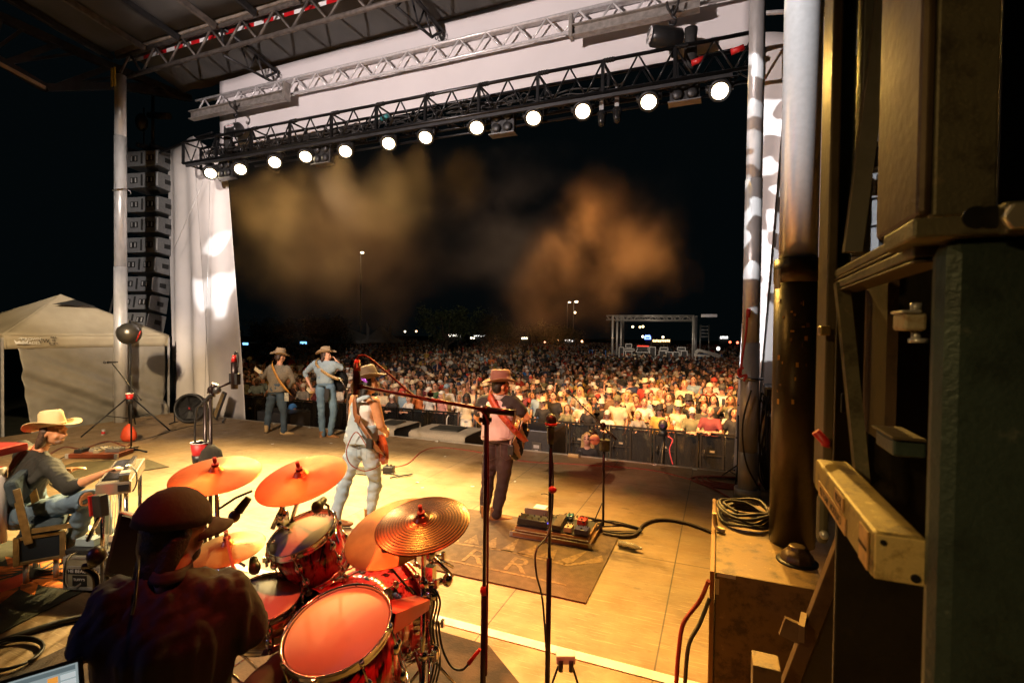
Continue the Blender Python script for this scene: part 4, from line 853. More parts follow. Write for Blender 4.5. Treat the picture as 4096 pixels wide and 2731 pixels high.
MB().box(P4(1905,870,PDv-.14),(.07,.03,.11)).build('belt_pack',BLKP,t,.006)
g=thing('electric_guitar','dark striped electric guitar at the right hip of the musician in the vest','guitar',P4(1975,770,PDv+.1))
def stripes(nm,a_,b_,s):
    m=bpy.data.materials.new(nm); m.use_nodes=True; T=m.node_tree; wv=T.nodes.new('ShaderNodeTexWave'); wv.inputs['Scale'].default_value=s; wv.inputs['Distortion'].default_value=2.5; cr=T.nodes.new('ShaderNodeMix'); cr.data_type='RGBA'; mr_=T.nodes.new('ShaderNodeMapRange'); mr_.inputs[1].default_value=.45; mr_.inputs[2].default_value=.55
    tc=T.nodes.new('ShaderNodeTexCoord'); T.links.new(tc.outputs['Object'],wv.inputs[0]); T.links.new(wv.outputs['Fac'],mr_.inputs[0]); T.links.new(mr_.outputs[0],cr.inputs[0]); cr.inputs[6].default_value=(*a_,1); cr.inputs[7].default_value=(*b_,1); T.links.new(cr.outputs[2],T.nodes['Principled BSDF'].inputs['Base Color']); T.nodes['Principled BSDF'].inputs['Roughness'].default_value=.2; return m
poly_guitar(g,P4(1968,790,PDv+.10),(.10,.25,.45),(.6,-.1,-.1),1.05,OUT_LP,.045,stripes('zebra',(.01,.01,.01),(.45,.33,.25),9))
MB().bar(P4(1968,790,PDv+.10)+V((-.02,.1,.1)),P4(1700,650,PDv+.5),.05,.02,up=V((0,1,0))).build('neck',mat('neck_maple',(.55,.33,.12),.4),g)
# E ---- steel guitarist
c8=lambda x,y:(x*.4784,1600+y*.4784)
P8=lambda x,y,Yd:PY(*c8(x,y),Yd)
YE=2.75
J=dict(head=P8(455,265,YE+.02),shL=P8(330,455,YE+.22),shR=P8(300,470,YE-.17),elL=P8(450,640,YE+.45),haL=P8(610,578,YE+.40),elR=P8(590,735,YE-.22),haR=P8(890,600,YE-.02),hip=P8(215,960,YE+.02),hpL=P8(245,965,YE+.14),hpR=P8(235,985,YE-.12),knL=P8(860,830,YE+.22),knR=P8(750,840,YE-.14),anL=P8(880,1130,YE+.30),anR=P8(610,1215,YE-.05))
J['shR']=P8(425,475,YE-.14); J['shL']=P8(165,460,YE+.16); J['elL']=P8(420,620,YE+.34); J['elR']=P8(585,735,YE-.16); J['hip']=P8(225,935,YE-.0)
zz=(J['shR'].z+J['shL'].z)/2; J['shR'].z=J['shL'].z=zz
J['hpR']=J['hip']+V((.07,-.10,-.02)); J['hpL']=J['hip']+V((-.05,.11,-.02)); J['knR']=P8(735,820,YE-.12); J['knL']=P8(840,800,YE+.2)
t=thing('person','seated pedal steel guitarist in dark green-grey shirt, jeans and cream cowboy hat','person',(J['hip'].x,YE,0))
F=figure(t,J,skin=SK2,shirt=mat('shirt_olive',(.022,.021,.015),.8,0,.3,5,.4,30),sleeve='rolled',pants=denim('denim_worn',(.22,.33,.42),(.08,.13,.19),2.2),headdir=(.95,.3,-.12),curl=(.15,.5),palm=(V((0,0,-1)),V((0,0,-1))),loose=1.14,wr=.009,hw=1.05,vox=.012,kt=1.05,arm_k=1.2,leg_k=1.15)
boots(t,J,BRN,(1,.2,0),(1,.0,0),f=V((1,0,0)))
hair(t,J['head']-V((.01,0,.01)),F['HM'],mat('hair_greybrown',(.10,.055,.03),.6,0,.6,50,.6,100),'mid',s=1.04)
cowboy(t,J['head']+V((-.03,0,.05)),(.93,.25,.18),(-.2,0,1),HATS,mat('band_cream',(.55,.42,.2),.7),w=.20,l=.24,curl=.055,ch=.145,bw=1.1)
# beard stubble
a=MB(); a.ell(J['head']+F['HM']@V((0,.056,-.075)),(.042,.040,.036),F['HM']); a.ell(J['head']+F['HM']@V((0,.092,-.042)),(.026,.012,.007),F['HM']); a.build('beard',mat('stubble',(.30,.18,.11),.7),t)
# chair
CT=mat('seat_cloth',(.06,.09,.11),.9,0,.3,3,.7,110,stretch=(1,6,1)); TOL=mat('case_navy',(.012,.022,.035),.5,0,.2,8)
p=PZ(90,2340); BR=mat('brass_trim',(.55,.42,.22),.3,.8,.3,20)
t=thing('musician_seat','boxy case seat with teal padded back and metal edging under the steel guitarist','chair',p)
C0=PZ(67,2350); C1=PZ(252,2314); E1=C1-C0; LW=E1.length; E1.normalize(); E2=V((-E1.y,E1.x,0)); MR=Matrix((E1,E2,UP)).transposed(); DW=.42; zb_,zt_=.20,.41
def cb(u,v,z,su,sv,sz): return dict(c=C0+E1*u+E2*v+V((0,0,z)),size=(su,sv,sz),rot=MR)
MB().box(**cb(LW/2,DW/2,(zb_+zt_)/2,LW,DW,zt_-zb_)).build('seat_box',TOL,t,.01)
MB().box(**cb(LW/2,DW/2,zt_+.045,LW-.02,DW-.02,.08)).build('seat_cushion',CT,t,.03)
a=MB()
for u in(0,LW):
    for v in(0,DW): a.box(**cb(u,v,(zb_+zt_)/2,.04,.04,zt_-zb_+.03))
for v in(0,DW):
    for z in(zb_,zt_): a.box(**cb(LW/2,v,z,LW+.02,.02,.03))
for u in(0,LW): a.box(**cb(u,DW/2,zb_,.02,DW,.03)); a.box(**cb(u,DW/2,zt_,.02,DW,.03))
a.build('metal_edging',BR,t,.004)
for u in(.05,LW-.05):
    for v in(.04,DW-.04): q=C0+E1*u+E2*v; MB().cyl((q.x,q.y,0),(q.x,q.y,zb_-.01),.020).build('leg',ALU,t)
Mb=MR@Matrix.Rotation(-.2,3,'Y')
MB().box(C0+E1*-.02+E2*DW/2+V((0,0,.80)),(.09,DW+.06,.22),Mb).build('backrest',CT,t,.035)
for v in(-.02,DW+.02): MB().bar(C0+E1*.08+E2*v+V((0,0,.36)),C0+E1*.0+E2*v+V((0,0,.84)),.055,.02,up=E2).build('back_bracket',BR,t,.004)
MB().bar(C0+E1*.1+E2*-.03+V((0,0,.47)),C0+E1*.42+E2*-.03+V((0,0,.47)),.02,.04).build('hinge_bar',BR,t)
# pedal steel guitar
t=thing('pedal_steel_guitar','silver pedal steel guitar on thin legs in front of the seated musician','steel guitar',P8(850,700,YE))
A=P8(800,730,YE-.28); B=P8(1095,655,YE-.10); L_=B-A; dirx=V((L_.x,L_.y,0)).normalized(); dy=V((-dirx.y,dirx.x,0)); 
zt1=A.z+.03; org=V((A.x,A.y,0))
ctr=org+dirx*.25+dy*.42
Ms=Matrix((dirx,dy,UP)).transposed()
DSW=.55; DSL=1.0
# long axis runs away from the camera (dy), short axis dirx
def sb(u,v,z,su,sv,sz,nm,m,bev=.004,par=None): return MB().box(org+dirx*u+dy*v+V((0,0,z)),(su,sv,sz),Ms).build(nm,m,par or t,bev)
W_=L_.length
sb(W_/2,.40,zt1-.05,W_,.85,.10,'cabinet',mat('steel_cabinet',(.55,.48,.38),.25,.7,.2,6),.008)
sb(W_*.42,.42,zt1+.006,W_*.62,.72,.012,'black_top',mat('gloss_black',(.012,.01,.01),.15))
sb(W_*.72,.40,zt1+.03,W_*.16,.62,.04,'neck',mat('steel_neck',(.5,.42,.3),.2,.8,.3,8))
a=MB()
for k in range(10): a.cyl(org+dirx*(W_*(.655+.015*k))+dy*.08+V((0,0,zt1+.055)),org+dirx*(W_*(.655+.015*k))+dy*.72+V((0,0,zt1+.055)),.0012,n=4)
a.build('strings',CHR,t)
sb(W_*.80,.03,zt1+.03,W_*.30,.12,.05,'changer',CHR)
a=MB()
for k in range(12): a.box(org+dirx*W_*(.68+.025*k)+dy*.03+V((0,0,zt1+.062)),(.006,.10,.015),Ms)
a.build('changer_fingers',ALU,t)
MB().box(org+dirx*W_*.78+dy*-.027+V((0,0,zt1-.05)),(W_*.32,.01,.05),Ms).build('end_plate_slot',BLK,t)
for u,v,nm in((.04,.02,0),(W_-.04,.02,1),(.04,.80,2),(W_-.04,.80,3)):
    q=org+dirx*u+dy*v; MB().cyl(V((q.x,q.y,.0)),V((q.x,q.y,zt1-.1)),.016).build('leg',CHR,t)
a=MB(); q0=org+dirx*.04+dy*.02; q1=org+dirx*.04+dy*.8; a.bar(V((q0.x,q0.y,.22)),V((q1.x,q1.y,.22)),.04,.05); 
for k in range(4):
    f_=q0.lerp(q1,.2+.18*k); a.bar(V((f_.x,f_.y,.22)),V((f_.x,f_.y,.06))-dirx*.2,.03,.012); a.cyl(V((f_.x,f_.y,.2)),V((f_.x,f_.y,zt1-.1))+dirx*.03,.003,n=4)
a.build('pedals',ALU,t)
t=thing('tuner_box','small red and black box clamped to the front leg of the steel guitar','device',P8(830,880,YE-.4))
q=P8(840,880,YE-.42); MB().box(q,(.10,.06,.16),Matrix.Rotation(-.15,3,'Y')).build('case',BLKP,t,.006); MB().box(q+V((-.055,-.02,0)),(.02,.05,.15),Matrix.Rotation(-.15,3,'Y')).build('red_panel',RED,t); MB().cyl(q-V((0,0,.07)),P8(735,1170,YE-.42),.015).build('rod',CHR,t)
cable('microphone_cable',[P8(1105,560,YE-.1),P8(1140,610,YE-.1),P8(1140,700,YE-.1),P8(1110,760,YE-.1)],.006,BLKP,'small gooseneck clipped to the right end of the steel guitar')
# ---- F drummer
def Q(px,py,d): return PD(px,py,d)
c9=lambda x,y:(280+x*.53,1900+y*.53)
P9=lambda x,y,d:PD(*c9(x,y),d)
hd=P9(790,440,2.02)
J=dict(head=hd,hip=V((-1.98,.98,.58)))
shm=P9(640,760,1.92); 
camr=CM@V((1,0,0)); camr.z=0; camr.normalize()
J['shL']=PD(432,2418,1.90); J['shR']=PD(925,2385,2.0)
zz=(J['shL'].z+J['shR'].z)/2; J['shL'].z=zz; J['shR'].z=zz
mid=(J['shL']+J['shR'])/2; fw=UP.cross((J['shR']-J['shL']).normalized())
J['hip']=V((mid.x,mid.y,.56))-fw*.02; rr_=(J['shR']-J['shL']).normalized()
J['elL']=PD(370,2590,1.80); J['haL']=J['elL']+fw*.24+rr_*.05+V((0,0,.03)); J['elR']=PD(985,2520,2.02); J['haR']=PD(985,2385,2.30)
J['hpL']=J['hip']-rr_*.15; J['hpR']=J['hip']+rr_*.15
J['knL']=J['hip']-rr_*.22+fw*.46+V((0,0,-.02)); J['knR']=J['hip']+rr_*.30+fw*.44+V((0,0,-.0)); J['anL']=J['knL']+fw*.02+V((0,0,-.42)); J['anR']=J['knR']+fw*.1+V((0,0,-.42))
t=thing('person','drummer seen from behind in dark shirt and dark baseball cap, holding a drumstick','person',(mid.x,mid.y,0))
SHD=mat('shirt_black_denim',(.015,.014,.022),.75,0,.25,3,.5,25)
F=figure(t,J,skin=mat('skin_deep',(.30,.13,.07),.45,0,.1,30,.05,200),shirt=SHD,sleeve='rolled',pants=mat('trousers_black',(.02,.02,.022),.85),headdir=(rr_*.75+fw*.66+V((0,0,-.15))),loose=1.10,belly=1.25,arm_k=1.5,vox=.013,wr=.006,hw=1.14,curl=(.9,1.0),swr=.011,kt=1.25,nbz=.095,sws=(2.6,2.6,.35))
boots(t,J,mat('shoe_black',(.02,.02,.02),.5),f=fw)
hair(t,J['head']-V((0,0,.02)),F['HM'],HBK,'mid',s=1.10); 
a=MB(); a.ell(J['head']+F['HM']@V((0,.06,-.085)),(.052,.05,.045),F['HM']); a.build('beard',HBK,t,remesh=.01,wr=(.005,40,(1,1,1),1))
co=ballcap(t,J['head']+V((0,0,.008)),F['HM'],mat('cap_cloth',(.022,.014,.016),.85,0,.3,8,.3,60),s=1.32)
a=MB(); a.ell(J['head']+F['HM']@V((0,-.012,.155)),(.008,.008,.004)); a.build('cap_button',mat('cap_cloth',(0,0,0)),co)
# shirt yoke seam
a=MB(); ys=[]
for k in range(9):
    u=k/8; ys.append(J['shL'].lerp(J['shR'],u)-fw*(.115+.10*math.sin(PI*u))+V((0,0,-.09-.02*math.sin(PI*u))))
a.tube(ys,.004,5); a.build('yoke_seam',mat('seam_light',(.12,.10,.11),.8),F['shirt'])
cable('in_ear_cable',[P9(520,610,1.84),P9(515,700,1.72),P9(498,850,1.68),P9(488,960,1.66),P9(470,1050,1.66)],.0045,BLKP,'thin dark earphone cable hanging down the drummer back')
t=thing('drumstick','pale wooden drumstick held upright by the drummer','drumstick',P9(1210,600,2.3))
MB().tube([J['haR']+V((-.02,0,.03)),P9(1245,760,2.33),P9(1178,450,2.36)],[.009,.009,.005],10).build('shaft',mat('stick_wood',(.65,.42,.2),.5),t); MB().ell(P9(1177,445,2.36),(.008,.008,.011)).build('tip',mat('stick_tip',(.6,.5,.35),.5),t)
# ================================================================ DRUM KIT
def ca(x,y): return (1000+x*.53,1900+y*.53)      # crop of the kit
PA_=lambda x,y,d:PD(*ca(x,y),d)
def lacquer():
    m=bpy.data.materials.new('red_oyster_shell'); m.use_nodes=True; T=m.node_tree; N=T.nodes; L=T.links; b=N['Principled BSDF']; b.inputs['Roughness'].default_value=.13; b.inputs['Coat Weight'].default_value=.6
    tc=N.new('ShaderNodeTexCoord'); mp=N.new('ShaderNodeMapping'); mp.inputs['Scale'].default_value=(3.5,3.5,1.1); n=N.new('ShaderNodeTexNoise'); n.inputs['Scale'].default_value=6; n.inputs['Detail'].default_value=4; n.inputs['Distortion'].default_value=.6
    L.new(tc.outputs['Object'],mp.inputs[0]); L.new(mp.outputs[0],n.inputs[0]); r=N.new('ShaderNodeValToRGB'); L.new(n.outputs['Fac'],r.inputs[0])
    e=r.color_ramp.elements; e[0].position=.40; e[0].color=(.02,.002,.004,1); e[1].position=.47; e[1].color=(.55,.02,.04,1); k=e.new(.56); k.color=(.72,.06,.08,1); k=e.new(.66); k.color=(.30,.01,.02,1); k=e.new(.75); k.color=(.7,.1,.1,1)
    L.new(r.outputs[0],b.inputs['Base Color']); return m
SHELL=lacquer(); HEAD=mat('drum_head',(.60,.54,.46),.55,0,.12,3,.05,200,lo=.3,hi=.6); HEADK=mat('drum_head_black',(.02,.02,.02),.35)
INK=mat('ink_black',(.01,.01,.01),.6)
def drum(name,label,c,ax,R0,dep,lugs=8,shell=None,head=HEAD,brand=None,bdir=None,hoop=CHR,spot_=None):
    ax=V(ax).normalized(); t=thing(name,label,'drum',c-ax*dep); u,v,_=frame(ax)
    MB().lathe([(R0*.985,-dep+.02),(R0*.985,-.02)],c,ax,n=48).build('shell',shell or SHELL,t)
    MB().lathe([(R0*.99,-.012),(R0*.985,.0),(R0*.96,.006),(.001,.006)],c,ax,n=48,cap=False).build('batter_head',head,t)
    for z0,nm in((0,'top_hoop'),(-dep,'bottom_hoop')):
        s=1 if z0==0 else -1
        MB().lathe([(R0*1.0,z0-.022*s),(R0*1.045,z0-.022*s),(R0*1.03,z0-.015*s),(R0*1.03,z0+.010*s),(R0*1.045,z0+.016*s),(R0*1.02,z0+.018*s),(R0*1.0,z0+.010*s),(R0*1.0,z0-.022*s)],c,ax,n=48,cap=False).build(nm,hoop,t)
    for k in range(lugs):
        q=2*PI*k/lugs+.3; e=u*math.cos(q)+v*math.sin(q); a=MB()
        a.cyl(c+e*R0*1.055-ax*(-.012),c+e*R0*1.055-ax*(dep*.5-.0),.0045,n=6); a.ell(c+e*R0*1.03-ax*dep*.3,(.020,.020,.028)); a.cyl(c+e*R0*1.04+ax*.012,c+e*R0*1.04-ax*.02,.010,n=8)
        a.cyl(c+e*R0*1.055-ax*(dep*.5),c+e*R0*1.055-ax*(dep-.005),.0045,n=6); a.ell(c+e*R0*1.03-ax*dep*.7,(.020,.020,.028)); a.cyl(c+e*R0*1.04-ax*(dep-.012),c+e*R0*1.04-ax*(dep+.01),.010,n=8)
        a.build('tension_rod',CHR,t)
    if brand:
        bd=V(bdir); bd=(bd-ax*bd.dot(ax)).normalized(); rt_=bd.cross(ax); text(brand,R0*.19,fr(c+bd*R0*.78+ax*.008,rt_,bd),INK,t,.0003)
    return t
camf=CM@V((0,0,-1)); camf.z=0; camf.normalize(); camr=CM@V((1,0,0)); camr.z=0; camr.normalize()
# head normals: from the ellipse shapes
t1=drum('rack_tom','red shell rack tom with a pale head, mounted left of the bass drum','%s'and PA_(395,440,2.75),camf*-.30+camr*-.26+UP*.90,.178,.24,6,brand='EVANS',bdir=camf*.9+camr*.45)
a=MB(); c=PA_(250,300,2.85); a.cyl(c+V((0,0,.05)),PA_(170,400,2.85),.014); a.cyl(PA_(210,370,2.8),PA_(300,420,2.78),.01); a.ell(c,(.035,.03,.035)); a.box(c+V((0,0,-.04)),(.05,.04,.06)); a.build('mount_bracket',CHR,t1)
a=MB(); a.tube([PA_(190,500,2.7),PA_(135,510,2.7),PA_(125,620,2.7),PA_(128,690,2.7)],.008,6); a.box(PA_(128,635,2.7),(.035,.03,.03)); a.build('tom_arm',CHR,t1)
t2=drum('snare_drum','snare drum with a pale head and brass coloured shell beside the drummer',PD(1062,2392,2.55),camf*-.24+camr*.05+UP*.95,.165,.17,8,shell=mat('brass_shell',(.45,.33,.18),.25,.8,.3,5),brand='EVANS',bdir=camf)
dk=MB(); c=PD(1085,2440,2.53); ax=(camf*-.24+camr*.05+UP*.95).normalized(); dk.lathe([(.085,.0),(.085,.004),(.001,.004)],c+ax*.008,ax,n=28)
dk.build('painted_shadow',mat('shadow_grey',(.30,.27,.2),.8),t2)  # grey disc paints a shadow onto the snare head
t3=drum('floor_tom','large red floor tom with a pale head nearest the camera',PA_(665,1155,2.12),camf*-.30+camr*-.12+UP*.92,.218,.40,8)
for (x,y,d) in((1040,1220,2.15),(395,1420,2.05)):
    q=PA_(x,y,d); MB().cyl(q,V((q.x-.02,q.y+.02,.02)),.012).build('leg',CHR,t3)
# bass drum: axis towards the crowd and right
fr_c=PA_(1090,860,2.95); bc=PA_(690,1130,2.62)
axb=(camf*.72+camr*.58); axb.z=0; axb.normalize()
cen=PD(1445,2500,2.82); Rb=.29
cf=cen+axb*.25; 
kt=drum('bass_drum','red oyster shell bass drum with dark hoops lying on its side',cf,axb,Rb,.50,10,head=HEADK,hoop=mat('hoop_red',(.35,.02,.03),.2,0,.4,20,coat=.5))
MB().lathe([(Rb*.94,.018),(.001,.018)],cf-axb*.50-axb*.03,axb,n=40).build('rear_head',HEADK,kt)
for s in(-1,1):
    q=cf-axb*.08+axb.cross(UP)*s*Rb*.9+V((0,0,-.12)); MB().cyl(q,q+axb.cross(UP)*s*.2+V((0,0,-q.z+.015)),.010).build('spur',CHR,kt)
MB().box((cf-axb*.23)+V((0,0,-Rb-.16)),(.3,.3,.10)).build('riser_block',BLK,kt)
# cymbals
def cymmat(nm,c,c2,rings=120,met=.85,ro=.3):
    m=bpy.data.materials.new(nm); m.use_nodes=True; T=m.node_tree; N=T.nodes; L=T.links; b=N['Principled BSDF']; b.inputs['Roughness'].default_value=ro; b.inputs['Metallic'].default_value=met
    tc=N.new('ShaderNodeTexCoord'); wv=N.new('ShaderNodeTexWave'); wv.wave_type='RINGS'; wv.rings_direction='SPHERICAL'; wv.inputs['Scale'].default_value=rings; wv.inputs['Distortion'].default_value=.4; L.new(tc.outputs['Object'],wv.inputs[0])
    n=N.new('ShaderNodeTexNoise'); n.inputs['Scale'].default_value=5; n.inputs['Detail'].default_value=6; L.new(tc.outputs['Object'],n.inputs[0]); ad=N.new('ShaderNodeMath'); ad.operation='MULTIPLY_ADD'; ad.inputs[1].default_value=.35; L.new(wv.outputs['Fac'],ad.inputs[0]); L.new(n.outputs['Fac'],ad.inputs[2])
    mr_=N.new('ShaderNodeMapRange'); mr_.inputs[1].default_value=.45; mr_.inputs[2].default_value=.85; L.new(ad.outputs[0],mr_.inputs[0]); mx=N.new('ShaderNodeMix'); mx.data_type='RGBA'; L.new(mr_.outputs[0],mx.inputs[0]); mx.inputs[6].default_value=(*c2,1); mx.inputs[7].default_value=(*c,1); L.new(mx.outputs[2],b.inputs['Base Color'])
    bp=N.new('ShaderNodeBump'); bp.inputs['Strength'].default_value=.35; bp.inputs['Distance'].default_value=.002; L.new(ad.outputs[0],bp.inputs['Height']); L.new(bp.outputs[0],b.inputs['Normal']); return m
CYM=cymmat('cymbal_bronze',(.85,.38,.13),(.45,.16,.05),120,.7,.34); CYM2=cymmat('cymbal_brass',(.75,.46,.18),(.40,.20,.07),120,.7,.32); CYMD=cymmat('cymbal_dark',(.30,.15,.06),(.045,.02,.012),22,.7,.26)
def cymbal(label,c,nrm,R0,m,base,group='cymbals of the drum kit',txt=None,clamp=True,bell=.16,boomfrom=None):
    nrm=V(nrm).normalized(); t=thing('cymbal_stand',label,'cymbal',V((base.x,base.y,0)),group)
    b=R0*bell
    cy=bpy.data.objects.new('cymbal',None)
    mb=MB(); mb.lathe([(R0,-.028),(R0*.985,-.0265),(R0*.8,-.018),(R0*.6,-.011),(R0*.4,-.005),(b*1.15,-.0),(b,.004),(b*.8,.016),(b*.45,.024),(.006,.026)],(0,0,0),(0,0,1),n=64,cap=False)
    me=mb.mesh('cymbal',[m]); o=bpy.data.objects.new('cymbal',me); COL.objects.link(o); o.parent=t; o.location=c-t.location; o.rotation_euler=nrm.to_track_quat('Z','Y').to_euler(); q=o.modifiers.new('s','SOLIDIFY'); q.thickness=.0018
    if txt:
        bd=camf*.1+camr*.9; bd=(bd-nrm*bd.dot(nrm)).normalized(); up_=nrm.cross(bd); text(txt,R0*.17,fr(c+bd*R0*.55-nrm*.008,bd,up_),INK,t,.0003)
    k=MB(); k.cyl(c-nrm*.07,c+nrm*.075,.005); k.cyl(c+nrm*.028,c+nrm*.04,.018); k.cyl(c+nrm*.048,c+nrm*.075,.010); k.cyl(c-nrm*.05,c-nrm*.015,.014); k.build('wing_nut',mat('felt_red',(.45,.04,.03),.6),t)
    k=MB(); top=c-nrm*.06; el=V((base.x,base.y,top.z-.10 if boomfrom is None else boomfrom))
    k.cyl(top,el,.011); k.cyl(el+V((0,0,.03)),V((base.x,base.y,.25)),.0125); k.cyl(V((base.x,base.y,el.z*.62)),V((base.x,base.y,.18)),.016)
    for z in(el.z,el.z*.62): k.ell((base.x,base.y,z),(.028,.024,.028)); k.cyl((base.x,base.y,z),V((base.x,base.y,z))+camr*.06,.008); k.box(V((base.x,base.y,z))+camr*.065,(.018,.018,.04))
    if (top-el).length>.12: k.cyl(el,el+(el-top).normalized()*.16,.009)
    k.build('stand_tube',CHR,t)
    k=MB(); tripod(k,V((base.x,base.y,0)),.30,.42,3,1.0,.009); k.build('tripod_legs',CHR,t)
    return t
cymbal('bronze cymbal on a tall stand behind the drummer cap',PD(863,1880,2.75),camf*-.22+UP*1+camr*.03,.225,CYM2,PD(868,2200,2.95))
cymbal('orange crash cymbal tilted on a boom above the rack tom',PD(1203,1897,2.65),camf*-.30+UP*.95+camr*-.14,.232,CYM,PD(1150,2120,2.95),boomfrom=1.02)
cymbal('hi-hat cymbals with dark lettering right of the drummer face',PD(910,2175,2.62),camf*-.14+UP*1+camr*-.05,.178,CYM2,PD(885,2175,2.66),txt='HHX')
cymbal('large crash cymbal partly under the dark ride cymbal',PD(1572,2108,2.62),camf*-.33+UP*.92+camr*-.22,.262,CYM,PA_(1370,600,2.75)+V((0,0,0)),boomfrom=.98)
cymbal('dark ride cymbal with shiny grooves nearest the centre',PD(1688,2075,2.42),camf*-.26+UP*.95+camr*-.10,.228,CYMD,PA_(1310,600,2.5),boomfrom=.95)
# hardware clutter on the right stand
def hw(name,label,cat,*args): 
    t=thing(name,label,cat,args[0]); return t
t=thing('drum_rack_clamp','chrome clamps and rods bolted to the cymbal stand right of the bass drum','clamp',PA_(1370,740,2.6))
k=MB(); k.cyl(PA_(1370,600,2.6),PA_(1530,765,2.6),.010); k.cyl(PA_(1290,700,2.6),PA_(1240,650,2.6),.008); k.tube([PA_(1250,640,2.6),PA_(1248,540,2.6),PA_(1215,525,2.6)],.008,6); k.cyl(PA_(1380,660,2.6),PA_(1475,658,2.6),.006); k.cyl(PA_(1350,830,2.58),PA_(1490,780,2.58),.017); k.ell(PA_(1490,790,2.58),(.028,.028,.034)); k.ell(PA_(1360,590,2.6),(.03,.03,.04)); k.box(PA_(1360,740,2.6),(.05,.04,.08)); k.ell(PA_(1370,900,2.58),(.04,.035,.035)); k.ell(PA_(1390,1345,2.58),(.03,.03,.05))
k.build('rods',CHR,t)
t=thing('cowbell','red flared cowbell mounted over the edge of the floor tom','cowbell',PA_(1130,1040,2.25))
A_=PA_(985,1090,2.18); B_=PA_(1300,960,2.45); d_=(B_-A_).normalized(); s1=d_.cross(UP).normalized(); u1=s1.cross(d_)
k=MB(); k.rings([[A_+s1*x*.075+u1*y*.042 for x,y in((-1,-1),(1,-1),(1,1),(-1,1))],[B_+s1*x*.042+u1*y*.022 for x,y in((-1,-1),(1,-1),(1,1),(-1,1))]],cap=False,smooth=False); k.f.append([4,5,6,7]); k.m.append(0); k.sm.append(False)
k.build('bell',mat('cowbell_red',(.70,.07,.06),.4,.1,.1,6),t,.006,solid=.004); MB().ell(B_+d_*.03,(.03,.02,.03)).build('clamp',CHR,t)
def kitmic(label,a_,b_,arm=None):
    t=thing('drum_microphone',label,'microphone',a_); mic(a_,b_,t,.030,.022)
    if arm: MB().tube(arm,.007,6).build('gooseneck',BLKP,t)
    return t
kitmic('black clip microphone above the rim of the rack tom',PA_(560,180,2.72),PA_(505,240,2.66),[PA_(540,200,2.7),PA_(590,230,2.75),PA_(600,300,2.8)])
kitmic('black clip microphone pointing at the floor tom head',PA_(1050,880,2.4),PA_(980,935,2.3),[PA_(1040,880,2.4),PA_(1070,930,2.42)])
kitmic('small black microphone beside the snare drum rim',PA_(25,625,2.62),PA_(35,700,2.58),[PA_(25,640,2.62),PA_(60,735,2.7)])
kitmic('black pencil microphone hanging between the cymbals',P9(1350,170,2.75),P9(1240,310,2.72),[P9(1370,120,2.75),P9(1250,170,2.8),P9(1130,250,2.85)])
kitmic('black microphone hanging over the shell of the bass drum',PA_(1045,640,2.5),PA_(1035,560,2.5))
cable('cable',[PA_(1055,690,2.6),PA_(1150,800,2.6),PA_(1230,890,2.65)],.006,BLKP,'thin black microphone cable across the bass drum shell')
for k_,(x,off,lab) in enumerate(((1330,0,'black'),(1352,.01,'second black'),(1375,.02,'looped black'))):
    cable('cable',[PA_(x-20,870,2.58),PA_(x+20,862,2.56),PA_(x+60,960,2.56),PA_(x+30,1150,2.58),PA_(x+60,1400,2.62),PA_(x+30,1560,2.66)],.0055,BLKP,lab+' cable hanging down the chrome stand by the floor tom')
t=thing('xlr_lead','red cable plug hanging on its curved lead near the microphone stand','connector',PA_(1680,1390,2.5))
MB().cyl(PA_(1650,1420,2.5),PA_(1735,1310,2.5),.011,.008).build('plug',RED,t); MB().tube(catmull([PA_(1650,1420,2.5),PA_(1600,1465,2.52),PA_(1520,1440,2.55),PA_(1450,1300,2.58),PA_(1420,1100,2.6)]),.006,6).build('lead',BLKP,t)
# ---- the tall microphone stands
def mstand(label,base,top,kind):
    t=thing('microphone_stand',label,'microphone stand',V((base.x,base.y,0))); return t
SR=mat('stand_black',(.03,.018,.018),.3,.5,.3,10)
b=PD(1938,2500,2.55); tp_=PD(1945,1640,2.62); b.z=0; b.x,b.y=tp_.x,tp_.y
t=mstand('black boom stand in front of the vest guitarist with a long horizontal arm',b,tp_,1)
MB().cyl(b,V((b.x,b.y,.85)),.0155).build('lower_tube',SR,t); MB().cyl(V((b.x,b.y,.85)),tp_,.010).build('upper_tube',SR,t); MB().lathe([(.14,0),(.14,.015),(.02,.03)],b).build('round_base',BLK,t)
MB().ell(V((b.x,b.y,.85)),(.022,.022,.03)).build('height_knob',RED,t)
k=MB(); k.box(tp_+V((0,0,-.03)),(.03,.03,.09)); k.ell(tp_,(.028,.028,.028)); k.cyl(tp_+V((-.03,-.02,-.05)),tp_+V((.02,.02,-.05)),.014); k.build('swivel_head',SR,t)
L0=PD(1425,1543,2.75); L1=PD(1950,1640,2.60); L2_=PD(2060,1652,2.57)
k=MB(); k.cyl(L0,L1,.0095); k.build('boom_arm',mat('boom_red',(.12,.02,.02),.3,.6,.2,10),t); MB().cyl(L1,L2_,.0175).build('counterweight',SR,t)  # red light on the arm is put into its colour
k=MB(); k.ell(PD(1722,1576,2.66),(.018,.018,.018)); k.cyl(PD(1722,1588,2.66),PD(1722,1560,2.66),.008); k.build('cable_clip',SR,t)
t=thing('microphone','dark microphone hanging upright from the left end of the long boom','microphone',PD(1425,1560,2.75))
MB().cyl(PD(1424,1578,2.75),PD(1428,1450,2.75),.021,.019,16).build('body',SR,t); MB().cyl(PD(1428,1482,2.75),PD(1430,1438,2.75),.0205,.014,16).build('connector',RED,t); MB().box(PD(1430,1545,2.75),(.05,.03,.03)).build('clip',SR,t)
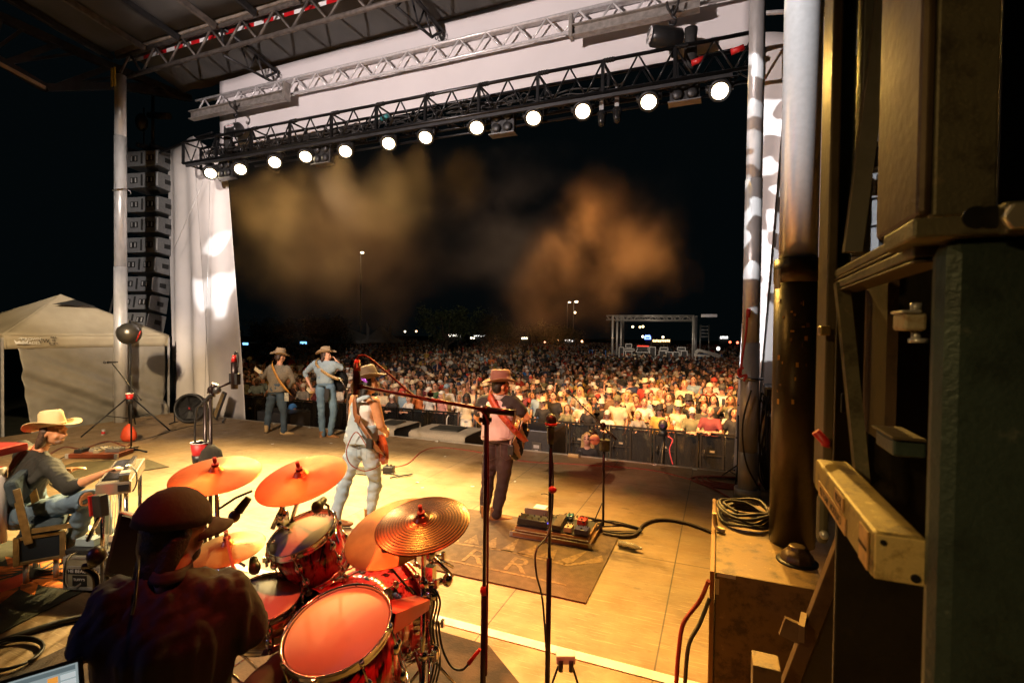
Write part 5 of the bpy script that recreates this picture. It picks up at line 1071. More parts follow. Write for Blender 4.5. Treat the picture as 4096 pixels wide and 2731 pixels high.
cable('microphone_cable',[PD(1430,1438,2.75),PD(1440,1422,2.75),PD(1475,1430,2.75),PD(1560,1500,2.73),PD(1640,1570,2.70),PD(1700,1600,2.66),PD(1850,1622,2.63),PD(1940,1660,2.6),PD(1952,1800,2.58),PD(1950,2300,2.55),PD(1945,2700,2.5)],.006,mat('cable_dkred',(.12,.01,.015),.45),'cable running from the hanging microphone along the boom and down the stand')
b=PD(2195,2300,2.75); tp_=PD(2204,1730,2.80); b=V((tp_.x,tp_.y,0))
t=mstand('straight black microphone stand with a red-topped microphone, between boom stand and pedalboard',b,tp_,0)
MB().cyl(b,V((b.x,b.y,.95)),.015).build('lower_tube',SR,t); MB().cyl(V((b.x,b.y,.95)),tp_,.0095).build('upper_tube',SR,t); MB().ell(PD(2210,1958,2.78),(.024,.02,.02)).build('height_knob',RED,t); MB().lathe([(.14,0),(.14,.015),(.02,.03)],b).build('round_base',BLK,t)
mic(PD(2202,1775,2.8),PD(2204,1680,2.8),t,.033,.020); MB().lathe([(.034,-.006),(.036,0),(.034,.008)],PD(2204,1696,2.8),n=20).build('red_ring',RED,t)
cable('microphone_cable',[PD(2204,1780,2.8),PD(2212,1900,2.79),PD(2208,2050,2.78),PD(2190,2140,2.7),PD(2145,2200,2.6),PD(2145,2290,2.55),PD(2170,2400,2.6),PD(2185,2600,2.6)],.0055,BLKP,'black cable looping down beside the straight microphone stand')
# overhead mic stand by the curtain (two poles) with cup and towel
p=PZ(850,2060); p=V((PD(845,1600,4.6).x,PD(845,1600,4.6).y,0))
t=mstand('pair of dark stands holding clustered microphones behind the left cymbals',p,p,1)
dp=4.6
for (x0,y0,x1) in((843,1580,858),(822,1590,826)): q0=PD(x0,y0,dp); MB().cyl(q0,V((q0.x,q0.y,.03)),.016).build('pole',SR,t)
k=MB(); tripod(k,V((p.x,p.y,0)),.3,.2,3,.5,.012); k.build('legs',SR,t)
k=MB(); k.cyl(PD(830,1570,dp),PD(925,1528,dp),.010); k.cyl(PD(850,1560,dp),PD(862,1535,dp),.03); k.ell(PD(845,1560,dp),(.04,.03,.04)); k.cyl(PD(830,1600,dp),PD(870,1555,dp),.02); k.build('clamps',SR,t)
mic(PD(805,1620,dp),PD(868,1560,dp),t,.035,.02)
t=thing('microphone','slim dark overhead microphone with red tip in front of the white curtain','microphone',PD(938,1500,dp)); MB().cyl(PD(938,1555,dp),PD(938,1448,dp),.030,n=16).build('body',SR,t); MB().cyl(PD(936,1448,dp),PD(938,1420,dp),.026,.015,14).build('connector',RED,t); MB().box(PD(939,1515,dp),(.10,.04,.10)).build('shock_mount',BLKP,t)
MB().tube(catmull([PD(938,1420,dp),PD(945,1408,dp),PD(952,1425,dp),PD(950,1470,dp)]),.009,6).build('cable_loop',BLKP,t)
cable('microphone_cable',[PD(805,1620,dp),PD(785,1640,dp),PD(780,1750,dp),PD(785,1850,dp),PD(800,1990,dp)],.009,BLKP,'black cable hanging in a curve left of the paired dark stands')
t=thing('red_cup','large red and black cup on the stand behind the left cymbal','cup',PD(800,1830,dp)); MB().lathe([(.055,-.09),(.075,.065)],PD(800,1800,dp),n=20).build('cup_wall',mat('cup_print',(.6,.03,.03),.5),t); MB().lathe([(.076,.065),(.08,.075),(.07,.07),(.06,.0),(.001,.0)],PD(800,1800,dp),n=20).build('rim',WHT,t); MB().lathe([(.060,-.11),(.066,-.04)],PD(800,1800,dp),n=20).build('black_sleeve',BLKP,t)
k=MB(); q=PD(842,1830,dp); k.rings([[q+V((math.cos(z)*r*(1+.2*math.sin(3*z)),math.sin(z)*r*.8,h)) for z in[j*PI/8 for j in range(16)]] for r,h in((.03,.12),(.09,.07),(.12,-.04),(.13,-.13),(.02,-.14))]); o=k.build('towel',mat('dark_towel',(.035,.03,.02),.95,0,.4,9,.7,60)); tag(o,'dark cloth draped behind the left cymbal stand','cloth')
# ================================================================ THINGS ON THE DECK
def rug(label,pts,c,z=.006,name='rug'):
    a=MB(); a.poly([V((p.x,p.y,z)) for p in pts],(0,0,1),.006); o=a.build(name,mat(name+'_%d'%len(MATS),c,.95,0,.3,14,.6,90),None); return tag(o,label,'rug')
r1=thing('rug','brown rug with a pale crown and two letters, under the pedalboard','rug',(-2,4.6,0))
RGM=mat('rug_brown',(.135,.085,.05),.95,0,.3,14,.6,90); RGO=mat('rug_print',(.27,.17,.085),.95,0,.5,30,.4,90)
x0,x1,y0,y1=-2.95,-.96,4.0,5.55
a=MB(); a.poly([(x0,y0,.006),(x1,y0,.006),(x1,y1,.006),(x0,y1,.006)],(0,0,1),.006); a.build('pile',RGM,r1)
a=MB(); 
def fl(pts): a.poly([V((x,y,.0125)) for x,y in pts],(0,0,1),.0015)
cx_,cy_=-1.93,4.62
for k in range(-3,4):
    bx=cx_+k*.20; fl([(bx-.09,cy_+.02*abs(k)-.02),(bx+.09,cy_+.02*abs(k)-.02),(bx+.07*k*.4,cy_+.30-.02*abs(k))]) if k%3 else fl([(bx-.07,cy_),(bx+.07,cy_),(bx+.05*k,cy_+.36)])
a.build('crown_print',RGO,r1)
a=MB()
for s in(-1,1):
    fl([(cx_+s*.62,cy_-.08),(cx_+s*.95,cy_+.16),(cx_+s*.90,cy_+.30),(cx_+s*.74,cy_+.06),(cx_+s*.60,cy_-.02)])
fl([(cx_-.62,cy_-.06),(cx_,cy_-.01),(cx_+.62,cy_-.06),(cx_+.62,cy_-.02),(cx_,cy_+.03),(cx_-.62,cy_-.02)]); fl([(cx_-.70,cy_-.42),(cx_+.75,cy_-.42),(cx_+.72,cy_-.39),(cx_-.66,cy_-.39)])
a.build('border_print',RGO,r1)
text('R',.42,fr(V((cx_-.22,cy_-.24,.0135)),(1,0,0),(0,1,0)),RGO,r1,.001); text('R',.42,fr(V((cx_+.22,cy_-.24,.0135)),(1,0,0),(0,1,0)),RGO,r1,.001)
q=[PZ(-40,2050),PZ(676,1872),PZ(560,1848),PZ(-60,1960)]
r2=thing('rug','dark rug with orange flame print beneath the steel guitarist seat','rug',(-5,2.2,0))
a=MB(); e1=PZ(-120,2610);e2=PZ(345,2400);e3=PZ(420,2230);e4=PZ(-200,2200); a.poly([V((p.x,p.y,.006)) for p in(PZ(-100,2600),PZ(40,2516),PZ(370,2350),PZ(380,2190),PZ(-150,2150))],(0,0,1),.006); a.build('pile',mat('rug_dark',(.05,.05,.03),.95,0,.4,10,.6,90),r2)
om=mat('orange_print',(.75,.19,.02),.9,0,.7,7,.3,60,lo=.4,hi=.55)
a=MB(); rr=random.Random(5); cc=PZ(110,2300)
for k in range(15):
    an=2*PI*k/15; r_=.12+.0*rr.random(); R1=.38+.22*rr.random(); d=V((math.cos(an),math.sin(an)*.8,0)); s=V((-d.y,d.x,0)); b0=cc+d*r_
    a.poly([V((p.x,p.y,.0125)) for p in(b0-s*.05,b0+d*(R1*.5)-s*.07,b0+d*R1,b0+d*(R1*.4)+s*.05)],(0,0,1),.0015)
a.build('flame_print',om,r2)
a=MB(); pts=[PZ(-60,2360),PZ(60,2310),PZ(110,2290),PZ(80,2350),PZ(-60,2395)]; a.poly([V((p.x,p.y,.0145)) for p in pts],(0,0,1),.001); a.build('letter_print',mat('red_print',(.7,.08,.02),.9),r2)
a=MB(); pts=[PZ(430,1905),PZ(676,1868),PZ(590,1838),PZ(300,1850),PZ(150,1900),PZ(230,1960)]; a.poly([V((p.x,p.y,.006)) for p in pts],(0,0,1),.006); o=a.build('rug',mat('rug_olive',(.10,.085,.05),.95,0,.3,10,.6,90)); tag(o,'olive rug with a faint orange pattern under the front pedalboard of the steel guitarist','rug')
pts=[(-4.1,1.3),(-.9,1.3),(-.95,2.78),(-1.45,3.18),(-2.2,3.2),(-4.1,3.15)]
o=MB().poly([V((x,y,.006)) for x,y in pts],(0,0,1),.006).build('rug',mat('rug_kit',(.06,.04,.03),.95,0,.6,6,.6,60,col2=(.02,.015,.015))); tag(o,'dark patterned rug beneath the drum kit','rug')
pts=[PZ(1400,1840),PZ(1530,1800),PZ(1500,1770),PZ(1350,1815)]
# pedalboards
def knob(a,c,r=.008,h=.012): a.cyl(c,c+V((0,0,h)),r,r*.8,8)
def pedal(name,label,par_c,M,sz,m,knobs=3,foot=True):
    t=thing(name,label,'effects pedal',par_c,'effects pedals on the boards'); z=par_c.z
    MB().box(par_c+V((0,0,sz[2]/2)),sz,M,.94).build('case',m,t,.004)
    a=MB()
    for k in range(knobs): knob(a,par_c+M@V((-sz[0]*.32+k*sz[0]*.64/max(1,knobs-1),sz[1]*.28,0))+V((0,0,sz[2])))
    if foot: a.cyl(par_c+M@V((0,-sz[1]*.3,0))+V((0,0,sz[2])),par_c+M@V((0,-sz[1]*.3,0))+V((0,0,sz[2]+.012)),.011,n=10)
    a.build('knobs',CHR,t); return t
cc=lambda x,y:(1850+x*.5739,1400+y*.5739)
Pf=lambda x,y,z=0:PZ(*cc(x,y),z)
g0=Pf(340,1300);g1=Pf(890,1395); ex=(g1-g0); LB=ex.length; ex.normalize(); ey=V((-ex.y,ex.x,0)); MBd=Matrix((ex,ey,UP)).transposed(); WB=.52
t=thing('pedalboard','long wooden pedalboard case with metal corners on the crown rug','pedalboard',(g0+g1)/2)
wood=mat('board_wood',(.42,.22,.08),.5,0,.35,5,.2,40,stretch=(1,8,8))
def lb(u,v,z,su,sv,sz): return dict(c=g0+ex*u+ey*v+V((0,0,z)),size=(su,sv,sz),rot=MBd)
MB().box(**lb(LB/2,WB/2,.035,LB,WB,.05)).build('lower_tray',wood,t,.004); MB().box(**lb(LB/2,WB/2,.085,LB-.06,WB-.06,.045)).build('upper_tray',wood,t,.004); MB().box(**lb(LB/2,WB/2,.112,LB-.09,WB-.09,.008)).build('black_mat',BLKP,t)
a=MB()
for v in(-.004,WB+.004):
    for z in(.012,.06): a.box(**lb(LB/2,v,z,LB+.01,.006,.008))
    a.box(**lb(LB/2,v,.09,LB-.04,.006,.006))
for u in(0,LB): a.box(**lb(u,.0,.035,.035,.02,.055)); a.box(**lb(u,WB,.035,.035,.02,.055))
a.build('metal_edging',ALU,t)
zt2=.118; pos=lambda u,v:V((*(g0+ex*u*LB+ey*v*WB).xy,zt2))
pb=mat('pedal_black',(.02,.02,.022),.4); pr=mat('pedal_red',(.55,.04,.03),.35); pc=mat('pedal_cream',(.6,.45,.3),.4); pn=mat('pedal_navy',(.03,.03,.12),.35)
q=pos(.24,.30); tt=thing('effects_unit','long black foot controller with silver switches','effects pedal',q,'effects pedals on the boards'); MB().box(q+V((0,0,.035)),(LB*.40,.17,.07),MBd,.95).build('case',pb,tt,.004); a=MB()
for i in range(5):
    for j in range(2): a.cyl(q+MBd@V((-.16+i*.075,-.045+j*.08,0))+V((0,0,.07)),q+MBd@V((-.16+i*.075,-.045+j*.08,0))+V((0,0,.083)),.010,n=10)
a.build('switches',CHR,tt); MB().box(q+MBd@V((LB*.2,-.03,.045)),(.012,.03,.012),MBd).build('blue_led',mat('blue_led',(.1,.1,.8),.3,emit=((.15,.12,1),4)),tt)
q=pos(.56,.36); tt=thing('wah_pedal','black treadle wah pedal with diamond grip','effects pedal',q,'effects pedals on the boards'); MB().box(q+V((0,0,.025)),(.10,.24,.05),MBd).build('base',pb,tt,.004); MB().box(q+V((0,0,.065)),(.09,.25,.018),MBd@Matrix.Rotation(.15,3,'X')).build('treadle',mat('treadle_grip',(.12,.08,.05),.8,0,.6,160,.5,200),tt,.003)
pedal('effects_pedal','small cream pedal with chrome knobs',pos(.70,.25),MBd,(.085,.13,.05),pc,3)
pedal('effects_pedal','dark navy pedal with a row of knobs at the board right end',pos(.87,.22),MBd,(.15,.13,.055),pn,5)
pedal('effects_pedal','bright red pedal at the back of the board',pos(.80,.72),MBd,(.10,.12,.055),pr,3)
pedal('effects_pedal','dark pedal with teal display at the back of the board',pos(.62,.86),MBd,(.07,.11,.05),mat('pedal_teal',(.05,.18,.2),.3),2)
q=pos(.17,.90); tt=thing('amplifier_box','flat grey box with a white paper on top behind the foot controller','device',q); MB().box(q+V((0,0,.04)),(LB*.32,.17,.08),MBd).build('case',mat('grey_box',(.2,.16,.12),.5),tt,.005); MB().box(q+MBd@V((.03,0,.083)),(.14,.13,.003),MBd).build('paper',WHT,tt)
MB().tube(catmull([q+MBd@V((.18,-.02,.08)),q+MBd@V((.17,.0,.2)),q+MBd@V((.09,.0,.24)),q+MBd@V((.03,0,.23))]),.005,5).build('gooseneck_lamp',BLKP,tt)
for j in range(7):
    rr=random.Random(j+20); pp=[pos(.25+.09*j+.05*rr.random(),.55+.35*rr.random())+V((0,0,.02+.04*rr.random())) for _ in range(3)]+[pos(.3+.09*j,.95)]; cable('patch_cable',pp,.006,BLKP,'short black patch cable looping between the pedals',group='patch cables on the pedalboard')
# water bottle
q0=Pf(1085,1345,.04);q1=Pf(1195,1370,.04); t=thing('water_bottle','crumpled clear plastic bottle lying beside the rug','bottle',q0)
gl=mat('clear_plastic',(.85,.85,.8),.12,0,.2,60,.8,70,trans=.75); MB().lathe([(.001,0),(.028,.004),(.034,.02),(.030,.05),(.035,.08),(.030,.11),(.034,.14),(.033,.17),(.015,.215),(.013,.23)],q0,(q1-q0),n=18).build('body',gl,t); MB().lathe([(.015,.228),(.015,.245),(.001,.246)],q0,(q1-q0),n=14).build('bottle_cap',WHT,t)
# boom stand 3
b=Pf(980,1250); t=thing('microphone_stand','tall boom stand with sloping arm and clipped accessories behind the pedalboard','microphone stand',b)
tpz=PY(*cc(985,580),b.y); MB().cyl(b+V((0,0,.05)),tpz,.014).build('pole',SR,t); a=MB(); tripod(a,b,.42,.10,3,.35,.013); a.build('legs',SR,t)
m0=PY(*cc(735,285),b.y+.25); m1=PY(*cc(1070,622),b.y-.1); MB().cyl(m0.lerp(m1,.12),m1,.0095).build('boom_arm',SR,t); MB().cyl(m0.lerp(m1,.72),m1,.013).build('arm_grip',BLKP,t); mic(m0.lerp(m1,.12),m0,t,.030,.018)
a=MB(); a.ell(m0.lerp(m1,.75),(.035,.03,.05)); a.build('swivel_head',SR,t)
q=PY(*cc(990,655),b.y-.05); MB().lathe([(.055,-.07),(.060,.04),(.064,.05),(.05,.045)],q,n=18).build('cup_holder',BLKP,t)
q=PY(*cc(938,618),b.y-.05); a=MB(); a.lathe([(.058,0),(.058,.006)],q+V((-.02,-.03,-.005)),(0,-1,.2),n=24); a.build('round_tag',mat('pink_tag',(.65,.35,.30),.5),t); text('MUSIC CITY',.02,fr(q+V((-.02,-.045,-.01)),(1,0,0),(0,0,1)),INK,t,.0003)
a=MB()
for k in range(5):
    d=V((math.cos(2.2+k*.5),0,math.sin(2.2+k*.5))); a.limb([q+V((.0,.01,.03)),q+V((.0,.01,.03))+d*.10],[.02,.012],7)
a.build('glove_clip',BLKP,t)
cable('cable',[Pf(985,1000)*0+PY(*cc(975,1060),b.y-.02),PY(*cc(940,1140),b.y-.1),Pf(915,1200)],.007,BLKP,'thin black cable leaving the tall boom stand towards the board')
for k in range(3):
    c=Pf(1050,1235+k*8)+V((0,0,.01+.012*k)); a=MB(); a.tube([c+V((.30*math.cos(q)+.02*math.sin(3*q),.16*math.sin(q),.004*math.sin(5*q))) for q in[i*PI/14 for i in range(29)]],.008,5); o=a.build('coiled_cable',RUB); tag(o,'loops of black cable around the base of the tall boom stand','cable','cable loops by the boom stand')
cable('cable',[Pf(980,1290)+V((0,0,.02)),Pf(1100,1310)+V((0,0,.02)),Pf(1200,1300)+V((0,0,.02)),Pf(1260,1230)+V((0,0,.02)),Pf(1350,1195)+V((0,0,.02)),Pf(1480,1200)+V((0,0,.02)),Pf(1620,1235)+V((0,0,.02)),Pf(1760,1290)+V((0,0,.02))],.018,mat('dark_brown_cable',(.05,.03,.02),.6),'thick dark cable curving from the boom stand to the grey steel box')
RC=mat('rust_cable',(.28,.05,.025),.65,0,.3,30)
cable('cable',[PZ(1560,1870),PZ(1630,1855),PZ(1690,1805),PZ(1760,1790),PZ(1900,1806),PZ(2100,1845),PZ(2300,1857),PZ(2600,1880),PZ(2790,1925),PZ(2850,1930)],.014,RC,'long rust red cable lying along the front of the stage')
a=MB(); c=PZ(2905,1930,.02)
for k in range(4): a.tube([c+V(((.50-.05*k)*math.cos(q)+.03*k,(.30-.03*k)*math.sin(q),.012*k+.006*math.sin(4*q+k))) for q in[i*PI/16 for i in range(33)]],.014,6)
a.tube(catmull([c+V((-.3,-.25,0)),c+V((-.1,-.5,0)),PZ(2960,2020,.02),PZ(2975,2060,.02)]),.014,6)
o=a.build('coiled_cable',RC); tag(o,'coil of rust red cable on the deck beside the right pole','cable')
p=PZ(1555,1890); t=thing('floor_pedal','small black pedal with switches at the feet of the overalls guitarist','effects pedal',p); MB().box(p+V((0,0,.05)),(.16,.12,.10),Matrix.Rotation(.3,3,'Z')).build('case',pb,t,.006); a=MB(); knob(a,p+V((-.03,0,.10)),.018,.03); knob(a,p+V((.04,0,.10)),.018,.03); a.build('knobs',CHR,t)
p=PZ(1455,1885); o=MB().box(p+V((0,0,.012)),(.5,.36,.012),Matrix.Rotation(.1,3,'Z')).build('board',BLKP,None,.004); tag(o,'thin black board on the deck below the sunburst guitar','board')
cable('cable',[PZ(1560,1890,.02),PZ(1600,1902,.02),PZ(1650,1895,.02),PZ(1560,1910,.02)],.010,RUB,'black cable tangle next to the small floor pedal')
p=PZ(1388,1845); t=thing('microphone_stand','thin black stand on the deck left of the tank top guitarist','microphone stand',p); a=MB(); tripod(a,p,.35,.05,3,.4,.012); a.lathe([(.04,.0),(.03,.10),(.014,.12)],p); a.build('legs',SR,t); MB().cyl(p,PY(1390,1560,p.y),.014).build('pole',SR,t)
q=PY(1390,1560,p.y); MB().cyl(q,PY(1355,1510,p.y),.010).build('boom_arm',SR,t); MB().ell(q,(.03,.03,.03)).build('swivel_head',SR,t)
for i,(x,y) in enumerate([(1325,1772),(1090,1775),(1500,1822),(1670,1928),(1690,1950),(2060,1925),(1230,1830),(1890,1945),(1780,1825),(640,1870)]):
    p=PZ(x,y,.002); o=MB().box(p+V((0,0,.002)),(.05,.025,.003),Matrix.Rotation(i,3,'Z')).build('paper_scrap',WHT); tag(o,'tiny white paper scrap lying on the stage floor','scrap','paper scraps on the deck')
# steel guitarist's gear
def rbx(c,size,rz_): return dict(c=c,size=size,rot=Matrix.Rotation(rz_,3,'Z'))
p=PZ(405,1822); t=thing('pedalboard','red-brown wooden pedalboard on the deck behind the steel guitar','pedalboard',p); rz_=.42
MB().box(**rbx(p+V((0,0,.04)),(.80,.42,.07),rz_)).build('tray',mat('board_redwood',(.22,.05,.02),.4,0,.3,5),t,.006)
a=MB(); a.box(**rbx(p+Matrix.Rotation(rz_,3,'Z')@V((-.4,-.2,.04)),(.05,.04,.08),rz_)); a.box(**rbx(p+Matrix.Rotation(rz_,3,'Z')@V((.4,-.2,.04)),(.05,.04,.08),rz_)); a.build('metal_corner',ALU,t)
for i,(u,v,s,lab,m) in enumerate([(-.28,-.05,(.12,.2,.06),'dark pedal at the left of the red wooden board',pb),(-.12,.03,(.11,.16,.05),'grey pedal in the middle of the red wooden board',mat('pedal_grey',(.3,.28,.24),.4)),(.02,-.08,(.10,.12,.05),'beige pedal at the front of the red wooden board',mat('pedal_beige',(.5,.42,.28),.4)),(.22,.02,(.24,.16,.06),'wide silver pedal with display on the red wooden board',mat('pedal_silver',(.4,.4,.38),.35,.5)),(-.05,.14,(.14,.09,.05),'small white pedal at the back of the red wooden board',mat('pedal_white',(.7,.65,.5),.4))]):
    pedal('effects_pedal',lab,p+Matrix.Rotation(rz_,3,'Z')@V((u,v,.075)),Matrix.Rotation(rz_,3,'Z'),s,m,4)
# silver flight case with pedal train
q0=P8(580,1520,2.25); q0=PZ(279,2335); q1=PZ(385,2378); q1=V((q1.x,q1.y,0)); rz_=.35
Mz=Matrix.Rotation(rz_,3,'Z'); cpos=PZ(372,2340)+V((.12,.12,0))
t=thing('flight_case','small battered silver equipment case with stickers beside the drummer','case',cpos)
cm=mat('case_beige',(.42,.39,.28),.5,.2,.3,7,.1,60)
MB().box(cpos+V((0,0,.17)),(.52,.42,.26),Mz).build('case_body',cm,t,.008)
a=MB()
for sx in(-1,1):
    for sy in(-1,1): a.box(cpos+Mz@V((sx*.26,sy*.21,.17)),(.028,.028,.27),Mz)
for z in(.045,.30,.22):
    for sy in(-1,1): a.box(cpos+Mz@V((0,sy*.212,z)),(.53,.01,.022),Mz)
    for sx in(-1,1): a.box(cpos+Mz@V((sx*.262,0,z)),(.01,.43,.022),Mz)
a.build('metal_edging',ALU,t,.002)
n_=Mz@V((0,-1,0)); e_=Mz@V((1,0,0)); stk=cpos+Mz@V((-.10,-.219,.19))
text('THE BEAUMONTS',.040,fr(stk,e_,UP),WHT,t,.0008); MB().box(cpos+Mz@V((-.10,-.2135,.19)),(.30,.004,.05),Mz).build('black_sticker',BLKP,t)
MB().box(cpos+Mz@V((-.14,-.2140,.11)),(.12,.004,.085),Mz).build('badge_sticker',BLKP,t); text("TUFFY'S",.028,fr(cpos+Mz@V((-.14,-.219,.12)),e_,UP),WHT,t,.0008)
bd=cpos+V((0,0,.325)); t=thing('pedalboard','black sloping pedalboard resting on the silver equipment case','pedalboard',bd); MB().box(bd,(.62,.34,.035),Mz).build('frame',BLKP,t,.005); text('Pedaltrain',.055,fr(bd+Mz@V((.15,-.175,-.002)),e_,UP),WHT,t,.0008)
pedal('effects_pedal','pale blue pedal on the black board over the silver case',bd+Mz@V((-.2,-.05,.02)),Mz,(.17,.11,.06),mat('pedal_blue',(.35,.45,.5),.4),3)
pedal('effects_pedal','cream pedal at the rear of the black board',bd+Mz@V((.02,.05,.02)),Mz,(.2,.11,.055),pc,4); pedal('effects_pedal','black pedal at the right of the black board',bd+Mz@V((.18,-.02,.02)),Mz,(.14,.12,.06),pb,3)
cable('cable',[P8(640,1270,2.2),P8(560,1340,2.1),P8(540,1500,2.05),P8(560,1560,2.05)],.007,BLKP,'thin black cable draped over the left side of the silver case')
# dark floor monitor behind drummer's head and his small mic
p=P9(440,520,2.75); t=thing('dark_screen','tall dark panel leaning behind the drummer cap','panel',p); MB().box(PD(512,2185,2.6),(.16,.04,.34),Matrix.Rotation(.35,3,'Z')@Matrix.Rotation(.25,3,'Y')).build('panel',BLKP,t,.01); MB().box(PD(512,2185,2.57),(.13,.02,.30),Matrix.Rotation(.35,3,'Z')@Matrix.Rotation(.25,3,'Y')).build('inner_face',mat('dark_gloss',(.01,.01,.012),.15),t)
t=thing('microphone','dark vocal microphone on a gooseneck left of the drummer shoulder','microphone',P9(190,620,1.9)); mic(P9(170,680,1.9),P9(200,610,1.9),t,.032,.02); MB().tube(catmull([P9(170,680,1.9),P9(110,690,1.92),P9(190,760,1.92),P9(195,900,1.95)]),.012,6).build('gooseneck',SR,t)
# laptop
t=thing('laptop','open black laptop showing a music program at the bottom left','laptop',PD(150,2680,1.5))
def scr(u,v,e=0): return PD(*[(lambda A,B:A+(B-A)*u)(a_,b_) for a_,b_ in((20,330),(2640+0*v,2400))],1)
tl=PD(35,2712,1.62); trr=PD(330,2625,1.70); ex_=(trr-tl).normalized(); 
dn=(camf*-.35*0+V((0,0,-1))+ex_*.18-camf*.25); dn=(dn-ex_*dn.dot(ex_)).normalized(); nn=ex_.cross(dn*-1).normalized(); 
if nn.dot(O0-tl)<0: nn=-nn
W0=.33; H0=.23; trc=trr; o0=trc-ex_*W0
a=MB(); a.poly([o0,trc,trc+dn*H0,o0+dn*H0],-nn,.008); a.build('lid',BLKP,t,.003)
def scrq(u0,u1,v0,v1,m,nm,k=.001):
    p_=lambda u,v:o0+ex_*W0*u+dn*H0*v+nn*k
    a=MB(); a.poly([p_(u0,v0),p_(u1,v0),p_(u1,v1),p_(u0,v1)],nn,.0006); return a.build(nm,m,t)
em=lambda n_,c,s=.8: mat(n_,c,.4,0,0,emit=(c,s))
scrq(.04,.96,.05,.95,em('screen_grey',(.30,.36,.36)),'screen')
bx=[(.06,.94,.07,.13,(.12,.16,.17)),(.06,.70,.22,.235,(.8,.12,.05)),(.06,.62,.26,.275,(.1,.5,.6))]
for j in range(7): bx.append((.72,.80,.16+.10*j,.24+.10*j,[(.9,.35,.05),(.85,.2,.5),(.4,.4,.9),(.9,.4,.05),(.45,.15,.05),(.8,.1,.7),(.2,.6,.9)][j]))
for j in range(8): bx.append((.82,.94,.16+.09*j,.23+.09*j,(.55,.6,.6)))
for j in range(6): bx.append((.08,.66,.32+.08*j,.38+.08*j,(.42,.47,.47)))
for i,(u0,u1,v0,v1,c) in enumerate(bx): scrq(u0,u1,v0,v1,em('scr_%d_%d_%d'%tuple(int(x*100) for x in c),c),'screen_block',.002)
a=MB(); bb=o0+dn*H0; a.poly([bb,bb+ex_*W0,bb+ex_*W0-camf*.22+nn*0,bb-camf*.22],UP,.012); a.build('keyboard_base',BLKP,t)
cable('cable',[PZ(-60,2590,.02),PZ(60,2545,.02),PZ(200,2500,.02),PZ(310,2472,.02),PZ(420,2460,.02)],.022,RUB,'thick black cable crossing the deck behind the drummer')
a=MB(); c=PZ(30,2620,.02)
for k in range(3): a.tube([c+V(((.20+.02*k)*math.cos(q),(.16)*math.sin(q),.01*k)) for q in[i*PI/12 for i in range(25)]],.009,5)
o=a.build('coiled_cable',RUB); tag(o,'small coil of black cable at the bottom left on the deck','cable')
# red and white keyboard stand at far left
t=thing('keyboard','red keyboard edge with black knobs at the far left','keyboard',PD(20,1800,4.6)); q=PD(0,1795,4.6); q=PD(-70,1800,4.6); MB().box(q,(.5,.35,.07),Matrix.Rotation(.4,3,'Z')).build('case',RED,t,.01); a=MB()
for k in range(7): knob(a,q+Matrix.Rotation(.4,3,'Z')@V((-.2+.06*k,-.05,.05)),.012,.03)
a.build('knobs',BLKP,t); 
q=PD(-8,1850,4.65); MB().cyl(V((q.x,q.y,.2)),V((q.x,q.y,q.z-.05)),.06).build('drape',stripes('red_white',(.6,.03,.03),(.75,.7,.65),2.2),t)
# wedges at the stage front
CARP=mat('grey_carpet',(.36,.30,.22),.95,0,.25,60,.9,160)
def wedge(label,x0,x1,y0,y1,zt_,m,board=True,gap=True,grp='monitor speakers along the stage front'):
    t=thing('monitor_speaker',label,'monitor speaker',((x0+x1)/2,(y0+y1)/2,-1.4),grp)
    MB().mm((x0,y0,-1.0),(x1,y1,zt_)).build('cabinet',CAB,t,.02)
    if m:
        a=MB(); a.quadgrid(lambda u,v:V((x0-.03+(x1-x0+.06)*u,(y0-.02)+(y1-y0+.04)*min(1,max(0,(v-.3)/.4)),zt_+.015+(.0 if .3<=v<=.7 else -.42*(abs(v-.5)-.2)/.3)+.012*noise.noise(V((u*7+x0,v*7,1))))),22,18); a.build('carpet_cover',m,t,solid=.02)
    if board: MB().box(((x0+x1)/2,(y0+y1)/2,zt_+.045),((x1-x0)*.52,(y1-y0)*.5,.02),Matrix.Rotation(.06,3,'Z')).build('black_board',mat('board_black',(.03,.028,.02),.7),t,.004)
    return t
def wx(px,z,y): 
    d=ray(px,1750); return None
w1=PY(1200+250,1750,9.3).x
wedge('carpeted monitor cabinet with a black board, left one behind the overalls guitarist',PY(1500,1700,9.3).x,PY(1612,1700,9.3).x,8.95,9.95,.10,CARP)
wedge('carpeted monitor cabinet with a black board, between the two nearer guitarists',PY(1682,1740,9.3).x,PY(1890,1760,9.3).x,8.92,9.9,.10,CARP)
wedge('black monitor cabinet behind the checked-shirt guitarist legs',PY(1075,1660,9.3).x,PY(1205,1660,9.3).x,8.95,9.6,.22,None,False)
tt=wedge('black monitor cabinet with a socket panel, right of the vest guitarist',PY(2080,1800,8.95).x,PY(2215,1800,8.95).x,8.86,9.75,.38,None,False)
a=MB(); c=PY(2145,1805,8.84); a.box((c.x,8.850,c.z+.02),(.18,.015,.30)); a.build('socket_plate',mat('plate',(.12,.11,.09),.4,.5),tt); a=MB(); a.box((c.x,8.842,c.z+.09),(.11,.01,.06)); a.box((c.x,8.842,c.z-.02),(.06,.012,.10)); a.build('sockets',ALU,tt)
p=PY(2295,1842,8.7); o=MB().box((p.x,8.68,.03),(.20,.07,.06)).build('connector_box',mat('tan_box',(.55,.38,.15),.4),None,.012); tag(o,'small tan connector box on the front edge of the stage','box')
o=thing('outlet_box','white outlet box with plugs near the bottom beside the tape','outlet box',PZ(2262,2660)); q=PD(2262,2628,2.95); MB().box(q,(.11,.05,.06),CM).build('box',WHT,o,.006); a=MB(); 
for s in(-.03,.03): a.cyl(q+camr*s-camf*.03,q+camr*s-camf*.03-V((0,0,.06)),.014)
